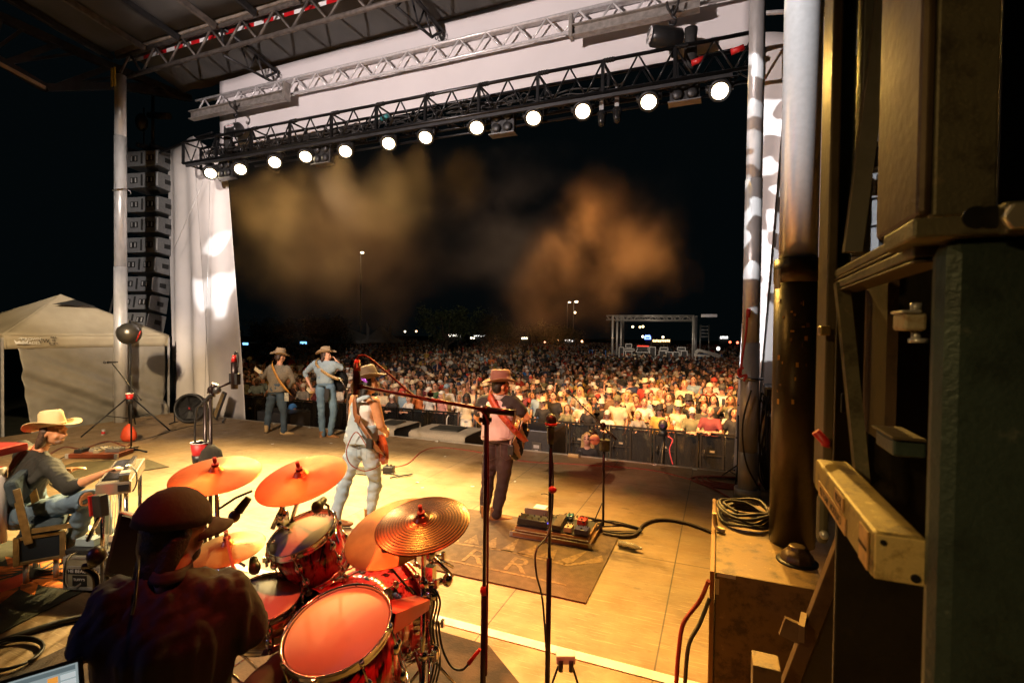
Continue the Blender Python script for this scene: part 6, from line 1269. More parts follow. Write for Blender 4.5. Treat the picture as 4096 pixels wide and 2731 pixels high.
a.build('plugs',BLKP,o); a=MB()
for s in(-.04,.04): a.tube(catmull([q+camr*s+V((0,0,-.05)),q+camr*s*1.6+V((0,0,-.12)),V((q.x,q.y,.01))+camr*s*3]),.007,5)
a.build('cords',BLKP,o)
# ================================================================ AUDIENCE
def oc(nm,r=.8,v=.25,s=8,b=.3,bs=40): return mat(nm,(.5,.5,.5),r,0,v,s,b,bs,objcol=True)
CSK=oc('crowd_skin',.5,.12,20,.05,80); CSH=oc('crowd_shirt'); CPA=oc('crowd_trousers'); CHA=oc('crowd_hair',.5,.5,60,.5,150); CHT=oc('crowd_hat',.75,.15,8,.2,60)
EYE=mat('eye_dark',(.03,.02,.015),.4); LIP=mat('lip',(.45,.14,.10),.5)
def joints(f=False):
    w=.175 if not f else .155
    return dict(head=V((0,-.02,1.60)),shL=V((w,0,1.385)),shR=V((-w,0,1.385)),hip=V((0,.01,.94)),hpL=V((.09,0,.88)),hpR=V((-.09,0,.88)),knL=V((.10,-.02,.48)),knR=V((-.10,-.02,.48)),anL=V((.11,.02,.09)),anR=V((-.11,.02,.09)))
POSE=dict(
 down=dict(elL=(.25,.03,1.12),haL=(.24,-.05,.88),elR=(-.25,.03,1.12),haR=(-.24,-.05,.88)),
 rail=dict(elL=(.27,-.16,1.13),haL=(.02,-.34,1.17),elR=(-.27,-.16,1.13),haR=(-.04,-.36,1.15)),
 crossed=dict(elL=(.27,-.05,1.13),haL=(-.06,-.23,1.17),elR=(-.27,-.05,1.13),haR=(.07,-.24,1.13)),
 phone=dict(elL=(.25,.03,1.12),haL=(.22,-.12,.90),elR=(-.27,-.20,1.27),haR=(-.12,-.33,1.54)),
 drink=dict(elL=(.25,.03,1.12),haL=(.24,-.05,.88),elR=(-.26,-.06,1.13),haR=(-.15,-.30,1.26)),
 raised=dict(elL=(.25,.03,1.12),haL=(.24,-.05,.88),elR=(-.33,-.04,1.53),haR=(-.27,-.10,1.80)))
POSETXT=dict(down='arms down',rail='leaning on rail',crossed='arms crossed',phone='phone up',drink='holding a drink',raised='one hand raised')
tmp=thing('tmp','tmp','tmp'); BOD={};SHI={};TRO={}
HMc=None
for pz_,pd in POSE.items():
    for fem in(False,True):
        J=joints(fem); 
        for k,v in pd.items(): J[k]=V(v)
        sl='short' if not fem else 'tank'
        F=figure(tmp,J,vox=.021,shirt=CSH,pants=CPA if pz_=='down' else None,sleeve='short',headdir=(0,-1,.12),hw=1.06,wr=.008,loose=1.16,collar=False,fem=fem,local=True,arm_k=1.0 if not fem else .85,leg_k=1.0,kt=1.0 if not fem else .9,palm=(V((0,0,-1)),V((0,0,-1))) if pz_ in('rail','crossed') else (None,None))
        HMc=F['HM']; me=F['body'].data; me.materials.clear(); 
        for m in(CSK,EYE,LIP): me.materials.append(m)
        inv=HMc.transposed()
        for p in me.polygons:
            q=inv@(p.center-J['head'])/1.06
            if q.y>.055:
                if abs(abs(q.x)-.031)<.017 and abs(q.z-.010)<.010: p.material_index=1
                elif abs(abs(q.x)-.031)<.020 and abs(q.z-.034)<.006: p.material_index=1
                elif abs(q.x)<.024 and abs(q.z+.058)<.009: p.material_index=2
        BOD[pz_,fem]=me; SHI[pz_,fem]=F['shirt'].data
        if sl and pz_=='down': TRO[fem]=F['pants'].data
HEADC=V((0,-.02,1.60)); HAI={}
for k in('short','mid','long','bun'): HAI[k]=hair(tmp,HEADC,HMc,CHA,k,local=True,vox=.016,s=1.08,seed=3).data
HTS={}
def keep(o):  # keep mesh + solidify by evaluating
    me=bpy.data.meshes.new_from_object(o.evaluated_get(bpy.context.evaluated_depsgraph_get())); return me
HTS['cowboy']=cowboy(tmp,HEADC+V((0,.0,.055)),(0,-1,.1),(0,.08,1),CHT,None,local=True,w=.18,l=.20,curl=.06,ch=.12,bw=1.1,seg=20)
HTS['cap']=ballcap(tmp,HEADC,HMc,CHT,CHT,local=True,s=1.10)
HTS['backwards_cap']=ballcap(tmp,HEADC,HMc,CHT,CHT,back=True,local=True,s=1.10)
HTM={k:(keep(o),[keep(c) for c in o.children]) for k,o in HTS.items()}
def join(ms,name):
    a=MB()
    for me in ms: a.add([v.co.copy() for v in me.vertices],[list(p.vertices) for p in me.polygons],True)
    return a.mesh(name,[CHT])
HTM={k:join([m]+c,k) for k,(m,c) in HTM.items()}
ph=MB().box((-.125,-.385,1.60),(.075,.012,.15)).mesh('phone',[BLKP]); cp_=MB().lathe([(.03,0),(.04,.11)],(-.15,-.36,1.22),n=12).mesh('cup',[mat('cup_clear',(.75,.7,.6),.3)])
for o in list(tmp.children_recursive)+[tmp]: bpy.data.objects.remove(o)
SKC={'fair':(.56,.30,.20),'tan':(.45,.22,.12),'brown':(.24,.11,.06),'dark':(.09,.045,.03)}
SC={'white':(.62,.60,.56),'cream':(.62,.52,.36),'black':(.018,.018,.02),'charcoal':(.06,.06,.06),'grey':(.25,.25,.25),'olive':(.16,.16,.09),'light blue':(.25,.36,.46),'blue':(.02,.13,.42),'navy':(.02,.03,.08),'red':(.45,.05,.03),'orange':(.65,.17,.04),'maroon':(.17,.03,.04),'brown':(.18,.10,.05),'mustard':(.50,.32,.07),'pink':(.6,.28,.25),'green':(.06,.15,.07),'yellow':(.75,.55,.05)}
HC={'blonde':(.55,.36,.14),'brown':(.09,.045,.02),'black':(.012,.010,.009),'auburn':(.22,.07,.025),'grey':(.30,.28,.25)}
TC={'denim':(.10,.16,.25),'pale denim':(.3,.36,.42),'black':(.02,.02,.02),'khaki':(.3,.24,.14),'white':(.6,.58,.52)}
USED={}
def cperson(x,y,zs,rz_,shirt,hairk,hairc,hat=None,hatc=None,pose='down',skin='fair',tro='denim',fem=False,extra='',label=None,where=''):
    o=bpy.data.objects.new('person',BOD[pose,fem]); COL.objects.link(o); o.location=(x,y,-1.4); o.rotation_euler=(0,0,rz_); o.scale=(zs*.98,zs*.98,zs); o.color=(*SKC[skin],1)
    def ch(n_,me,c):
        q=bpy.data.objects.new(n_,me); COL.objects.link(q); q.parent=o; q.color=(*c,1); return q
    ch('shirt',SHI[pose,fem],SC[shirt]); ch('trousers',TRO[fem],TC[tro])
    if hat!='bald': ch('hair',HAI[hairk],HC[hairc])
    if hat in HTM: ch('hat' if hat=='cowboy' else 'cap',HTM[hat],SC[hatc])
    if pose=='phone': ch('phone',ph,(0,0,0))
    if pose=='drink': ch('cup',cp_,(0,0,0))
    if label is None:
        hp={'short':'short','mid':'medium','long':'long','bun':'tied-up'}[hairk]+' '+hairc+' hair'
        top=hp if hat is None else (f'{hatc} cowboy hat' if hat=='cowboy' else f'{hatc} backwards cap' if hat=='backwards_cap' else f'{hatc} cap')+('' if hairk=='short' else ' over '+hp)
        label=f'{top}, {shirt} top, {POSETXT[pose]}{where}'
    k=USED.get(label,0); USED[label]=k+1
    tag(o,label,'person','audience members beyond the barricade'); return o
PLACED=[]
def at(c,px,py,y=None,z=.2):
    X,Yy={'c2':(1850+px*.5739,1400+py*.5739),'c7':(1300+px*.2976,1400+py*.2976),'c1':(950+px*.5739,1300+py*.5739),'cb':(1880+px*.4677,1400+py*.4677)}[c]
    p=PY(X,Yy,y) if y else PZ(X,Yy,z)
    return p
B_=13.62
SP=[ # crop, x, y, Y or None, shirt, hair kind, hair colour, hat, hat colour, pose, skin, trousers, female, label
('cb',625,450,B_,'black','long','blonde','cowboy','cream','down','fair','black',1,'blonde woman in cream fedora and black dotted top at the barricade'),
('cb',590,375,14.3,'light blue','short','auburn','cowboy','black','down','fair','denim',0,'bearded man in black cowboy hat and light denim shirt behind the blonde in a fedora'),
('cb',715,395,14.2,'black','short','black',None,None,'down','fair','black',0,'man with curly dark hair and black shirt at the barricade'),
('cb',835,500,B_,'olive','long','brown',None,None,'rail','fair','denim',1,'woman with long brown hair and olive tee leaning on the barricade with folded arms'),
('cb',1010,495,B_,'black','long','blonde',None,None,'drink','fair','denim',1,'blonde woman in black tank top clasping her hands at the barricade'),
('cb',1175,550,B_,'white','long','auburn','cap','white','rail','fair','denim',1,'woman in white cap and white tank top leaning far over the barricade'),
('cb',1262,430,13.9,'cream','short','brown','cap','olive','down','tan','denim',0,'man in camouflage cap and striped short-sleeved shirt looking up at the barricade'),
('cb',1490,445,14.4,'white','bun','brown',None,None,'crossed','fair','pale denim',1,'woman in white tee with red trim checking her wrist behind the barricade'),
('cb',1625,520,B_,'mustard','long','brown','cowboy','black','down','fair','denim',0,'person in black cowboy hat and plaid mustard shirt beside the tripod camera'),
('cb',1680,590,B_,'orange','long','brown',None,None,'down','fair','denim',1,'short woman in orange plaid shirt directly behind the tripod camera'),
('cb',1780,490,13.9,'cream','long','blonde','cowboy','cream','drink','fair','khaki',1,'blonde woman in straw cowboy hat holding her hand to her face'),
('cb',1870,440,14.3,'black','mid','blonde','cowboy','black','down','fair','black',1,'blonde woman in black cowboy hat smiling left of the man in the white cap'),
('cb',1900,535,B_,'olive','short','grey','cap','white','rail','fair','khaki',0,'older man in white cap and green button shirt gripping the barricade'),
('cb',2262,540,B_,'black','long','black',None,None,'down','tan','black',1,'woman in glasses and black printed tee beside the right curtain'),
('cb',1995,420,15.3,'black','long','black',None,None,'phone','fair','black',1,'woman with long black hair and black top holding a phone near her cheek'),
('cb',2085,425,15.3,'black','long','black',None,None,'down','fair','black',1,'woman with long straight black hair looking up left near the second barricade'),
('cb',2230,430,15.2,'olive','long','brown',None,None,'phone','tan','denim',1,'woman raising a phone beside the right curtain'),
('cb',2160,330,16.6,'white','short','brown','cap','charcoal','down','fair','denim',0,'young man in dark cap with open white shirt over black near the curtain'),
('cb',2050,320,16.8,'red','short','brown','backwards_cap','cream','down','fair','denim',0,'man in pale cap and rust red top in profile'),
('cb',1700,410,15.6,'charcoal','long','brown',None,None,'down','fair','denim',1,'smiling woman with long wavy brown hair in a dark top'),
('cb',1800,420,15.8,'black','mid','black',None,None,'down','brown','denim',1,'woman with shoulder length black hair behind the smiling woman'),
('cb',1340,395,15.2,'cream','long','blonde',None,None,'down','fair','denim',1,'blonde woman in cream plaid jacket behind the camouflage cap man'),
('cb',1190,375,15.6,'brown','mid','brown','cowboy','cream','down','fair','denim',0,'man in cream cowboy hat and brown shirt looking down'),
('cb',1130,325,16.6,'cream','short','brown','cowboy','black','down','fair','denim',0,'bearded man in black cowboy hat and pale collared shirt'),
('cb',1370,270,18.4,'navy','short','brown','cowboy','black','down','fair','denim',0,'bearded man in tall black cowboy hat and dark striped shirt'),
('cb',940,350,15.5,'cream','long','blonde',None,None,'down','fair','white',1,'woman with long golden hair and pale top looking up'),
('cb',1065,430,14.8,'black','mid','black',None,None,'rail','tan','black',1,'person with short black hair resting arms ahead of the golden haired woman'),
('cb',775,395,14.6,'cream','long','blonde','cap','cream','down','fair','denim',1,'fair haired person in pale cap looking down behind the curly haired man'),
('cb',690,335,16.4,'black','short','black','cap','white','down','fair','black',0,'man in white cap and black shirt above the curly haired man'),
('cb',483,165,25.0,'blue','short','grey','cowboy','white','down','fair','denim',0,'grey bearded man in white cowboy hat and bright blue shirt'),
('cb',185,60,33,'orange','short','brown',None,None,'down','tan','denim',0,'large man in orange tee standing far back in the crowd'),
('cb',490,300,18.2,'black','long','black',None,None,'down','fair','denim',1,'woman with black hair and black printed tee by the dividing rail'),
('cb',550,265,19.6,'mustard','long','blonde',None,None,'down','fair','denim',1,'woman with long blonde hair in mustard top behind the dividing rail'),
('cb',625,240,21,'black','long','auburn',None,None,'down','fair','black',1,'woman with long auburn hair in black top turned sideways'),
('cb',755,215,22,'grey','short','black','cap','cream','down','tan','denim',0,'stocky man in pale cap and grey tee with shoulder strap'),
('cb',840,190,24,'white','mid','brown',None,None,'down','tan','denim',1,'woman in white blouse standing alone beyond the rail'),
('cb',1555,275,18.2,'white','short','brown','cap','white','down','fair','denim',0,'young man in white cap and open white shirt'),
('cb',1500,290,17.8,'red','short','auburn','cowboy','cream','down','fair','denim',0,'bearded man in cream cowboy hat looking down in red shirt'),
('cb',1835,285,17.5,'cream','short','blonde',None,None,'down','fair','denim',0,'young man with fluffy blond hair looking down'),
('cb',1910,245,19.5,'light blue','short','black',None,None,'down','fair','denim',0,'young man with black hair and light blue tee'),
('cb',2090,240,19,'white','short','black','cap','red','down','fair','khaki',0,'round faced man in red and white cap, glasses and white tee'),
('cb',1790,150,27,'cream','short','black',None,None,'down','dark','denim',0,'man with shaved head and cream tee near the sound stage'),
('cb',1885,130,29,'black','short','brown',None,None,'down','fair','denim',0,'tall man in black shirt standing below the sound stage'),
('cb',1345,85,42,'yellow','short','black','cap','mustard','down','tan','black',0,'security person in yellow shirt before the sound stage'),
('c7',905,640,B_,'black','long','brown','cap','white','rail','fair','denim',1,'woman in white cap and black tee with tattooed folded arms on the barricade'),
('c7',1130,650,B_,'white','bun','blonde',None,None,'rail','fair','khaki',1,'blonde woman with tied-up hair and white tee gripping the barricade'),
('c7',1265,560,14.3,'orange','long','brown',None,None,'down','tan','denim',1,'woman with long brown hair in orange patterned top'),
('c7',1400,555,13.9,'white','long','blonde','cap','white','down','fair','khaki',1,'woman in white cap and white blouse behind the steel barrier'),
('c7',1640,510,14.6,'white','short','brown','cap','light blue','down','tan','khaki',0,'tall man in blue and white cap and white polo behind the steel barrier'),
('c7',1905,640,13.3,'cream','long','black','backwards_cap','black','down','dark','white',1,'person with long braids, black headwear and long white clothes in the barricade gap'),
('c7',1740,545,15.2,'black','long','black',None,None,'down','brown','black',1,'dark haired woman in black top right of the tall man'),
('c7',1575,520,15.6,'black','short','black','cap','red','down','fair','denim',0,'person in red and white cap left of the tall man'),
('c7',1510,500,15.9,'navy','long','black',None,None,'down','tan','denim',1,'woman with black hair and navy top behind the steel barrier'),
('c7',1293,450,16.2,'black','short','black',None,None,'down','tan','black',0,'broad man with short black hair and black polo'),
('c7',1315,345,18.2,'white','short','brown','cap','charcoal','down','fair','khaki',0,'man in grey cap and white tee looking down'),
('c7',1110,450,16.4,'charcoal','mid','brown','cowboy','cream','down','fair','denim',1,'woman in wide cream cowboy hat looking up left'),
('c7',960,520,14.6,'brown','short','brown','cowboy','cream','down','fair','denim',0,'person in cream cowboy hat stooping near the barricade'),
('c7',1025,370,18.5,'maroon','short','black',None,None,'down','fair','denim',0,'young man with black hair and maroon polo'),
('c7',860,370,18,'grey','short','grey',None,None,'down','fair','denim',0,'heavy man with grey hair and grey tee'),
('c7',815,455,16,'charcoal','short','grey',None,None,'down','fair','denim',0,'man in glasses with grey hair and dark shirt'),
('c7',845,580,14.3,'red','mid','black',None,None,'down','tan','denim',1,'woman with shoulder length black hair in patterned red top near the overalls guitarist'),
('c7',1005,260,22,'charcoal','short','brown','cap','white','down','fair','denim',0,'bearded man in two-tone cap and charcoal tee further back'),
('c7',1190,310,20.5,'black','long','blonde',None,None,'down','fair','black',1,'blonde woman in black top turned in profile'),
('c7',1500,340,18.6,'black','short','black','cap','black','down','fair','black',0,'man in black cap and sunglasses'),
('c7',1590,250,23,'black','short','black',None,None,'raised','fair','black',0,'man in black printed tee lifting a can to drink'),
('c7',1650,215,25.5,'charcoal','short','brown','cap','white','down','fair','denim',0,'man in white-fronted cap standing behind the drinker'),
('c7',1820,290,22,'black','long','black',None,None,'down','fair','black',1,'slim woman in black dress with long black hair'),
('c7',1755,370,18.5,'black','short','black','cowboy','black','down','fair','black',0,'man in black cowboy hat and black shirt right of centre'),
('c7',1865,500,15.8,'cream','short','black','cap','brown','drink','tan','khaki',0,'bearded man in brown cap and cream tee holding a cup'),
('c7',2000,530,15,'cream','short','brown','cap','cream','down','fair','denim',0,'bearded man in cream cap and open shirt'),
('c7',2165,500,15.2,'cream','long','brown','cowboy','cream','raised','fair','denim',1,'woman holding her cream cowboy hat with one raised hand'),
('c7',350,370,17,'white','short','black','cowboy','white','down','tan','denim',0,'bearded man in white cowboy hat left of the overalls guitarist'),
('c1',460,430,13.8,'grey','long','brown','cap','white','rail','fair','denim',0,'man in pale cap and grey tee, arms on the rail between two far musicians'),
('c1',402,430,13.9,'charcoal','mid','brown',None,None,'rail','tan','denim',1,'woman in dark top beside the man in the pale cap'),
('c1',150,430,14.2,'black','mid','black',None,None,'down','fair','black',0,'heavy person in black printed tee left of the checked-shirt guitarist'),
('c1',130,285,19,'grey','short','brown',None,None,'down','fair','denim',0,'man in grey tee standing behind the guitar headstock'),
('c1',85,390,15.5,'charcoal','short','brown','cowboy','brown','down','tan','denim',0,'man in brown cowboy hat beside the left curtain'),
('c1',385,585,9.6,'charcoal','short','brown','cap','blue','down','fair','black',0,'person in blue cap low in the pit behind the checked-shirt guitarist'),
]
for c,x,y,Yv,sh,hk,hcx,ht,htc,ps,sk,tr_,fm,lab in SP:
    p=at(c,x,y,Yv); s=(p.z+1.4)/1.60; s=min(max(s,.72),1.22); cperson(p.x,p.y,s,.25*math.sin(x),sh,hk,hcx,ht,htc,ps,sk,tr_,bool(fm),label=lab); PLACED.append((p.x,p.y))
# photographer in the pit
p=PY(2350,1755,9.3); s=(p.z+1.4)/1.6
ph_o=cperson(p.x,p.y,s,.05,'black','long','blonde',None,None,'drink','fair','black',True,label='photographer with curly golden hair in sheer black top holding a black camera in the pit'); ph_o['group']='people in the pit'; PLACED.append((p.x,p.y))
for ch in list(ph_o.children):
    if ch.name.startswith('cup'): bpy.data.objects.remove(ch)
t=thing('camera','black photo camera with flash held by the photographer in the pit','camera',(p.x-.06,p.y-.36,p.z-.28)); q=V((p.x-.06,p.y-.36,p.z-.30)); MB().box(q,(.15,.07,.10)).build('body',BLKP,t,.01); MB().cyl(q+V((0,-.03,0)),q+V((0,-.14,-.01)),.042,.045).build('lens',BLKP,t); MB().box(q+V((0,0,.10)),(.065,.05,.11)).build('flash',BLKP,t,.008)
MB().cyl(q+V((0,-.141,-.01)),q+V((0,-.144,-.01)),.036).build('front_glass',mat('lens_glass',(.05,.03,.08),.05),t)
# filler individuals
rr=random.Random(11); cand=[]
for i in range(60):
    Yr=13.75+i*.60
    xl=PY(985,1500,Yr).x; xr=PY(2960,1500,Yr).x; x=xl
    while x<xr:
        xx=x+rr.uniform(-.13,.13); yy=Yr+rr.uniform(-.2,.2)
        x+=.56 if Yr<26 else .66
        px=(xx/yy)
        dens=1.0 if xx/yy>-.80 else .62
        if Yr>22: dens*=.8 if xx>-7 else .55
        if rr.random()>dens: continue
        if -7.6<xx<-5.7 and yy<14.3: continue
        if min((a-xx)**2+(b-yy)**2 for a,b in PLACED)<.36**2: continue
        cand.append((yy,xx))
cand.sort(); NI=300-len(PLACED)
hairs=['short','short','mid','long','long','bun']; hcs=['brown','brown','black','black','blonde','auburn','grey']
shs=['white','cream','black','black','charcoal','grey','olive','light blue','navy','charcoal','orange','maroon','brown','mustard','pink','green','black','white']
for n,(yy,xx) in enumerate(cand[:NI]):
    fem=rr.random()<.5; tries=0
    while True:
        hk='short' if not fem and rr.random()<.85 else rr.choice(['mid','long','long','bun']); hcx=rr.choice(hcs)
        q=rr.random(); ht=None if q<.5 else 'cowboy' if q<.74 else 'cap' if q<.93 else 'backwards_cap'
        htc=rr.choice(['cream','black','white','brown','white']) if ht=='cowboy' else rr.choice(['white','black','red','navy','grey','cream','white'])
        sh=rr.choice(shs); ps=rr.choice(['down','down','crossed','drink','phone','down','raised']) if yy>14.2 else rr.choice(['rail','rail','down','crossed'])
        where=', at the barricade' if yy<14.2 else ''
        key=(hk,hcx if ht is None or hk!='short' else '',ht,htc if ht else '',sh,ps,where); tries+=1
        if key not in USED or tries>40: USED[key]=1; break
    sk=rr.choice(['fair','fair','tan','tan','brown','dark']) if rr.random()<.5 else 'fair'
    cperson(xx,yy,rr.uniform(.94,1.08)*(1 if not fem else .95),rr.uniform(-.5,.5),sh,hk,hcx,ht,htc,ps,sk,rr.choice(list(TC)),fem,where=where)
# distant crowd as one mass
rest=cand[NI:]
for i in range(70):
    Yr=49.5+i*.9
    xl=PY(1000,1400,Yr).x; xr=PY(2960,1400,Yr).x; x=xl
    while x<xr:
        x+=1.1
        if rr.random()<.5 and not(-12<x<-.5 and 49<Yr<56): rest.append((Yr+rr.uniform(-.3,.3),x+rr.uniform(-.3,.3)))
cm=MB(); pal=[]; 
far_sk=[mat('far_skin_%d'%i,c,.6) for i,c in enumerate(SKC.values())]; far_sh=[mat('far_shirt_'+k.replace(' ','_'),SC[k],.85) for k in('white','cream','black','charcoal','grey','olive','light blue','navy','red','brown','mustard','yellow')]; far_h=[mat('far_hair_'+k,HC[k],.7) for k in('brown','black','blonde','auburn')]
PM=far_sk+far_sh+far_h
def lowp(x,y,z,s,rz_,sk,sh,hh,hat):
    M=Matrix.Rotation(rz_,3,'Z'); o=V((x,y,z)); n=8
    T=lambda p:o+M@(V(p)*s)
    cm.mi=4+sh; cm.rings([[T((rx*math.cos(2*PI*j/n),ry*math.sin(2*PI*j/n),h)) for j in range(n)] for rx,ry,h in((.17,.11,-.75),(.16,.11,-.45),(.22,.12,-.27),(.20,.09,-.20),(.06,.06,-.14))])
    for sx in(-1,1): cm.tube([T((sx*.21,0,-.24)),T((sx*.26,-.04,-.48))],.045*s,5); 
    cm.mi=sk
    for sx in(-1,1): cm.tube([T((sx*.26,-.04,-.46)),T((sx*.12,-.26,-.46))],.034*s,5)
    cm.ell(T((0,-.02,0)),(.078*s,.095*s,.115*s),M,8,5); cm.tube([T((0,0,-.2)),T((0,0,-.07))],.055*s,6)
    cm.mi=16+hh; cm.ell(T((0,.022,.028)),(.090*s,.095*s,.105*s),M,8,5)
    if hat==1: cm.mi=4+random.choice([0,1,2,9]); cm.rings([[T((rx*math.cos(2*PI*j/n),rx*1.1*math.sin(2*PI*j/n),h+(.04*abs(math.cos(2*PI*j/n)) if rx>.15 else 0))) for j in range(n)] for rx,h in((.19,.05),(.10,.055),(.09,.16),(.03,.15))])
    if hat==2: cm.mi=4+random.choice([0,0,2,3,7,8]); cm.ell(T((0,-.0,.055)),(.092*s,.11*s,.085*s),M,8,4); cm.box(T((0,-.13,.05)),(.13*s,.09*s,.012),M)
random.seed(5)
for yy,xx in rest:
    seated=xx/yy<-.30 and yy>21 and random.random()<.75
    lowp(xx,yy,.2*random.uniform(.6,1.3)-(.42 if seated else 0)-.0,random.uniform(.93,1.05),random.uniform(-.6,.6),random.choice([0,0,0,1,1,2,3]),random.choice([0,0,1,2,2,2,3,3,4,5,6,7,8,9,10,2,3]),random.choice([0,1,0,1,2,3]),random.choice([0,0,0,1,2,2]))
o=cm.build('crowd',PM); tag(o,'dense mass of distant concert-goers fading into the dark field','crowd',None,'stuff')
print('crowd individuals',min(NI,len(cand))+len(PLACED),'rest',len(rest))
# chairs in the field are part of the mass; ---- barricades
BM=bpy.data.materials.new('barricade_mesh'); BM.use_nodes=True; T_=BM.node_tree; b_=T_.nodes['Principled BSDF']; b_.inputs['Base Color'].default_value=(.008,.007,.006,1); b_.inputs['Roughness'].default_value=.5; b_.inputs['Metallic'].default_value=.3
wv=T_.nodes.new('ShaderNodeTexVoronoi'); wv.inputs['Scale'].default_value=90; tc_=T_.nodes.new('ShaderNodeTexCoord'); T_.links.new(tc_.outputs['Object'],wv.inputs['Vector']); mr_=T_.nodes.new('ShaderNodeMapRange'); mr_.inputs[1].default_value=.44; mr_.inputs[2].default_value=.50; mr_.inputs[3].default_value=.25; mr_.inputs[4].default_value=1; T_.links.new(wv.outputs['Distance'],mr_.inputs[0]); T_.links.new(mr_.outputs[0],b_.inputs['Alpha'])
BF=mat('barricade_frame',(.03,.026,.022),.4,.5,.3,20)
def barr(x,y,w_,rz_,first,lab,grp):
    t=thing('barricade',lab,'barricade',(x,y,-1.4),grp); h=1.16; M=Matrix.Rotation(rz_,3,'Z'); o=V((x,y,-1.4))
    q=lambda u,v,z:o+M@V((u,v,z))
    a=MB(); a.bar(q(0,0,h),q(w_,0,h),.07,.05); a.bar(q(0,0,.06),q(w_,0,.06),.05)
    for u in(.03,w_-.03,w_*.5): a.bar(q(u,0,.03),q(u,0,h),.045)
    a.bar(q(0,.01,.62),q(w_*.5,.01,.62),.03)
    a.build('frame',BF,t)
    MB().box(q(w_/2,.025,h/2),(w_-.06,.006,h-.1),M).build('perforated_panel',BM,t)
    a=MB(); a.tube([q(.12,-.03,.75),q(.12,-.09,.75),q(.12,-.09,.55),q(.12,-.03,.55)],.012,6); a.build('handle',BF,t)
    MB().box(q(.30,.018,.72),(.11,.006,.05),M).build('perforated_label',mat('label_grey',(.3,.26,.2),.5,0,.7,150),t)
    MB().mm(q(0,.0,.0) if rz_==0 else q(0,0,0),q(w_,-.9,.025)).build('tread_plate',BF,t) if rz_==0 else None
    return t
rel=['at the far left beside the curtain','behind the checked-shirt guitarist','between the two far musicians','behind the denim-shirted singer','just right of the singer','left of the overalls guitarist','behind the overalls guitarist','under the woman in the white cap','under the blonde in the white tee']
k=0; x=-17.2
while x<.9:
    if not(-7.7<x<-5.45) and not(-8.9<x<-8.0 and False):
        barr(x,13.35,1.1,0,0,'black mesh crowd barricade panel in the line in front of the audience','crowd barricade panels in front of the audience')
    x+=1.12
for x in(-2.9,-1.78,-.66,.46): barr(x,16.1,1.1,0,0,'black mesh barricade panel in the second line, inside the right half of the audience','second barricade line within the audience')
SB=mat('bike_rack_steel',(.55,.53,.5),.35,.5,.2,10)
def rack(p,q,lab,grp,n=16):
    t=thing('steel_barrier',lab,'barrier',(p.x,p.y,-1.4),grp); p=V((p.x,p.y,-1.4));q=V((q.x,q.y,-1.4)); U=V((0,0,1)); a=MB()
    a.tube([p+U*.15,p+U*.98,p+U*1.06+(q-p)*.03,q+U*1.06-(q-p)*.03,q+U*.98,q+U*.15],.021,7); a.cyl(p+U*.2,q+U*.2,.018,n=6)
    for i in range(1,n): f_=i/n; a.cyl((p.lerp(q,f_))+U*.2,(p.lerp(q,f_))+U*1.05,.009,n=5)
    a.build('barrier_frame',SB,t); a=MB()
    d=(q-p).normalized().cross(U)
    for e in(p.lerp(q,.1),p.lerp(q,.9)): a.cyl(e+d*.3+U*.02,e-d*.3+U*.02,.018,n=6); a.cyl(e+U*.02,e+U*.2,.015,n=6)
    a.build('feet',SB,t); return t
P0=V((-7.55,13.3,0)); 
rack(P0,V((-6.9,14.9,0)),'angled galvanised steel barrier closing the gap in the black barricade','steel barriers at the barricade gap'); rack(V((-6.85,14.95,0)),V((-6.4,16.8,0)),'second angled steel barrier beyond the barricade gap','steel barriers at the barricade gap'); rack(V((-5.4,13.4,0)),V((-5.5,15.4,0)),'steel barrier running back into the crowd behind the vest guitarist','steel barriers at the barricade gap')
for k in range(9): rack(V((-5.5-.03*k,15.5+2.4*k,0)),V((-5.53-.03*k,17.8+2.4*k,0)),'steel barrier section in the aisle line that splits the crowd lengthways','steel barriers splitting the crowd')
for k in range(12): rack(PZ(1930+48*k,1400+2.5*k,-.35),PZ(1976+48*k,1402.4+2.5*k,-.35),'steel barrier in the far row across the field','far row of steel barriers',12)
# pan-tilt camera on tripod
b=V((PY(2655,1860,11).x,11.0,-1.4)); t=thing('tripod_camera','black remote camera on a tall tripod in the pit before the barricade','camera',b); c=PY(2652,1700,11); a=MB(); hz=c.z-.22+1.4
for q in(.3,2.4,4.5): a.cyl(b+V((0,0,hz)),b+V((.42*math.cos(q),.42*math.sin(q),.02)),.016,n=7); a.cyl(b+V((.2*math.cos(q),.2*math.sin(q),hz*.52)),b+V((0,0,hz*.55)),.008,n=5)
a.cyl(b+V((0,0,hz*.5)),b+V((0,0,hz+.02)),.018); a.build('tripod',BLK,t); MB().lathe([(.09,-.22),(.09,-.12),(.07,-.10)],c,n=20).build('base',BLKP,t); MB().ell(c,(.10,.10,.12)).build('camera_head',BLKP,t); MB().cyl(c+V((0,-.08,0)),c+V((0,-.12,0)),.045).build('lens',mat('lens_glass',(0,0,0)),t)
cable('cable',[PY(2672,1745,11),PY(2690,1760,11),PY(2678,1800,11),PY(2692,1860,11)],.012,mat('pink_cable',(.65,.08,.12),.5),'pink cable hanging from the tripod camera')
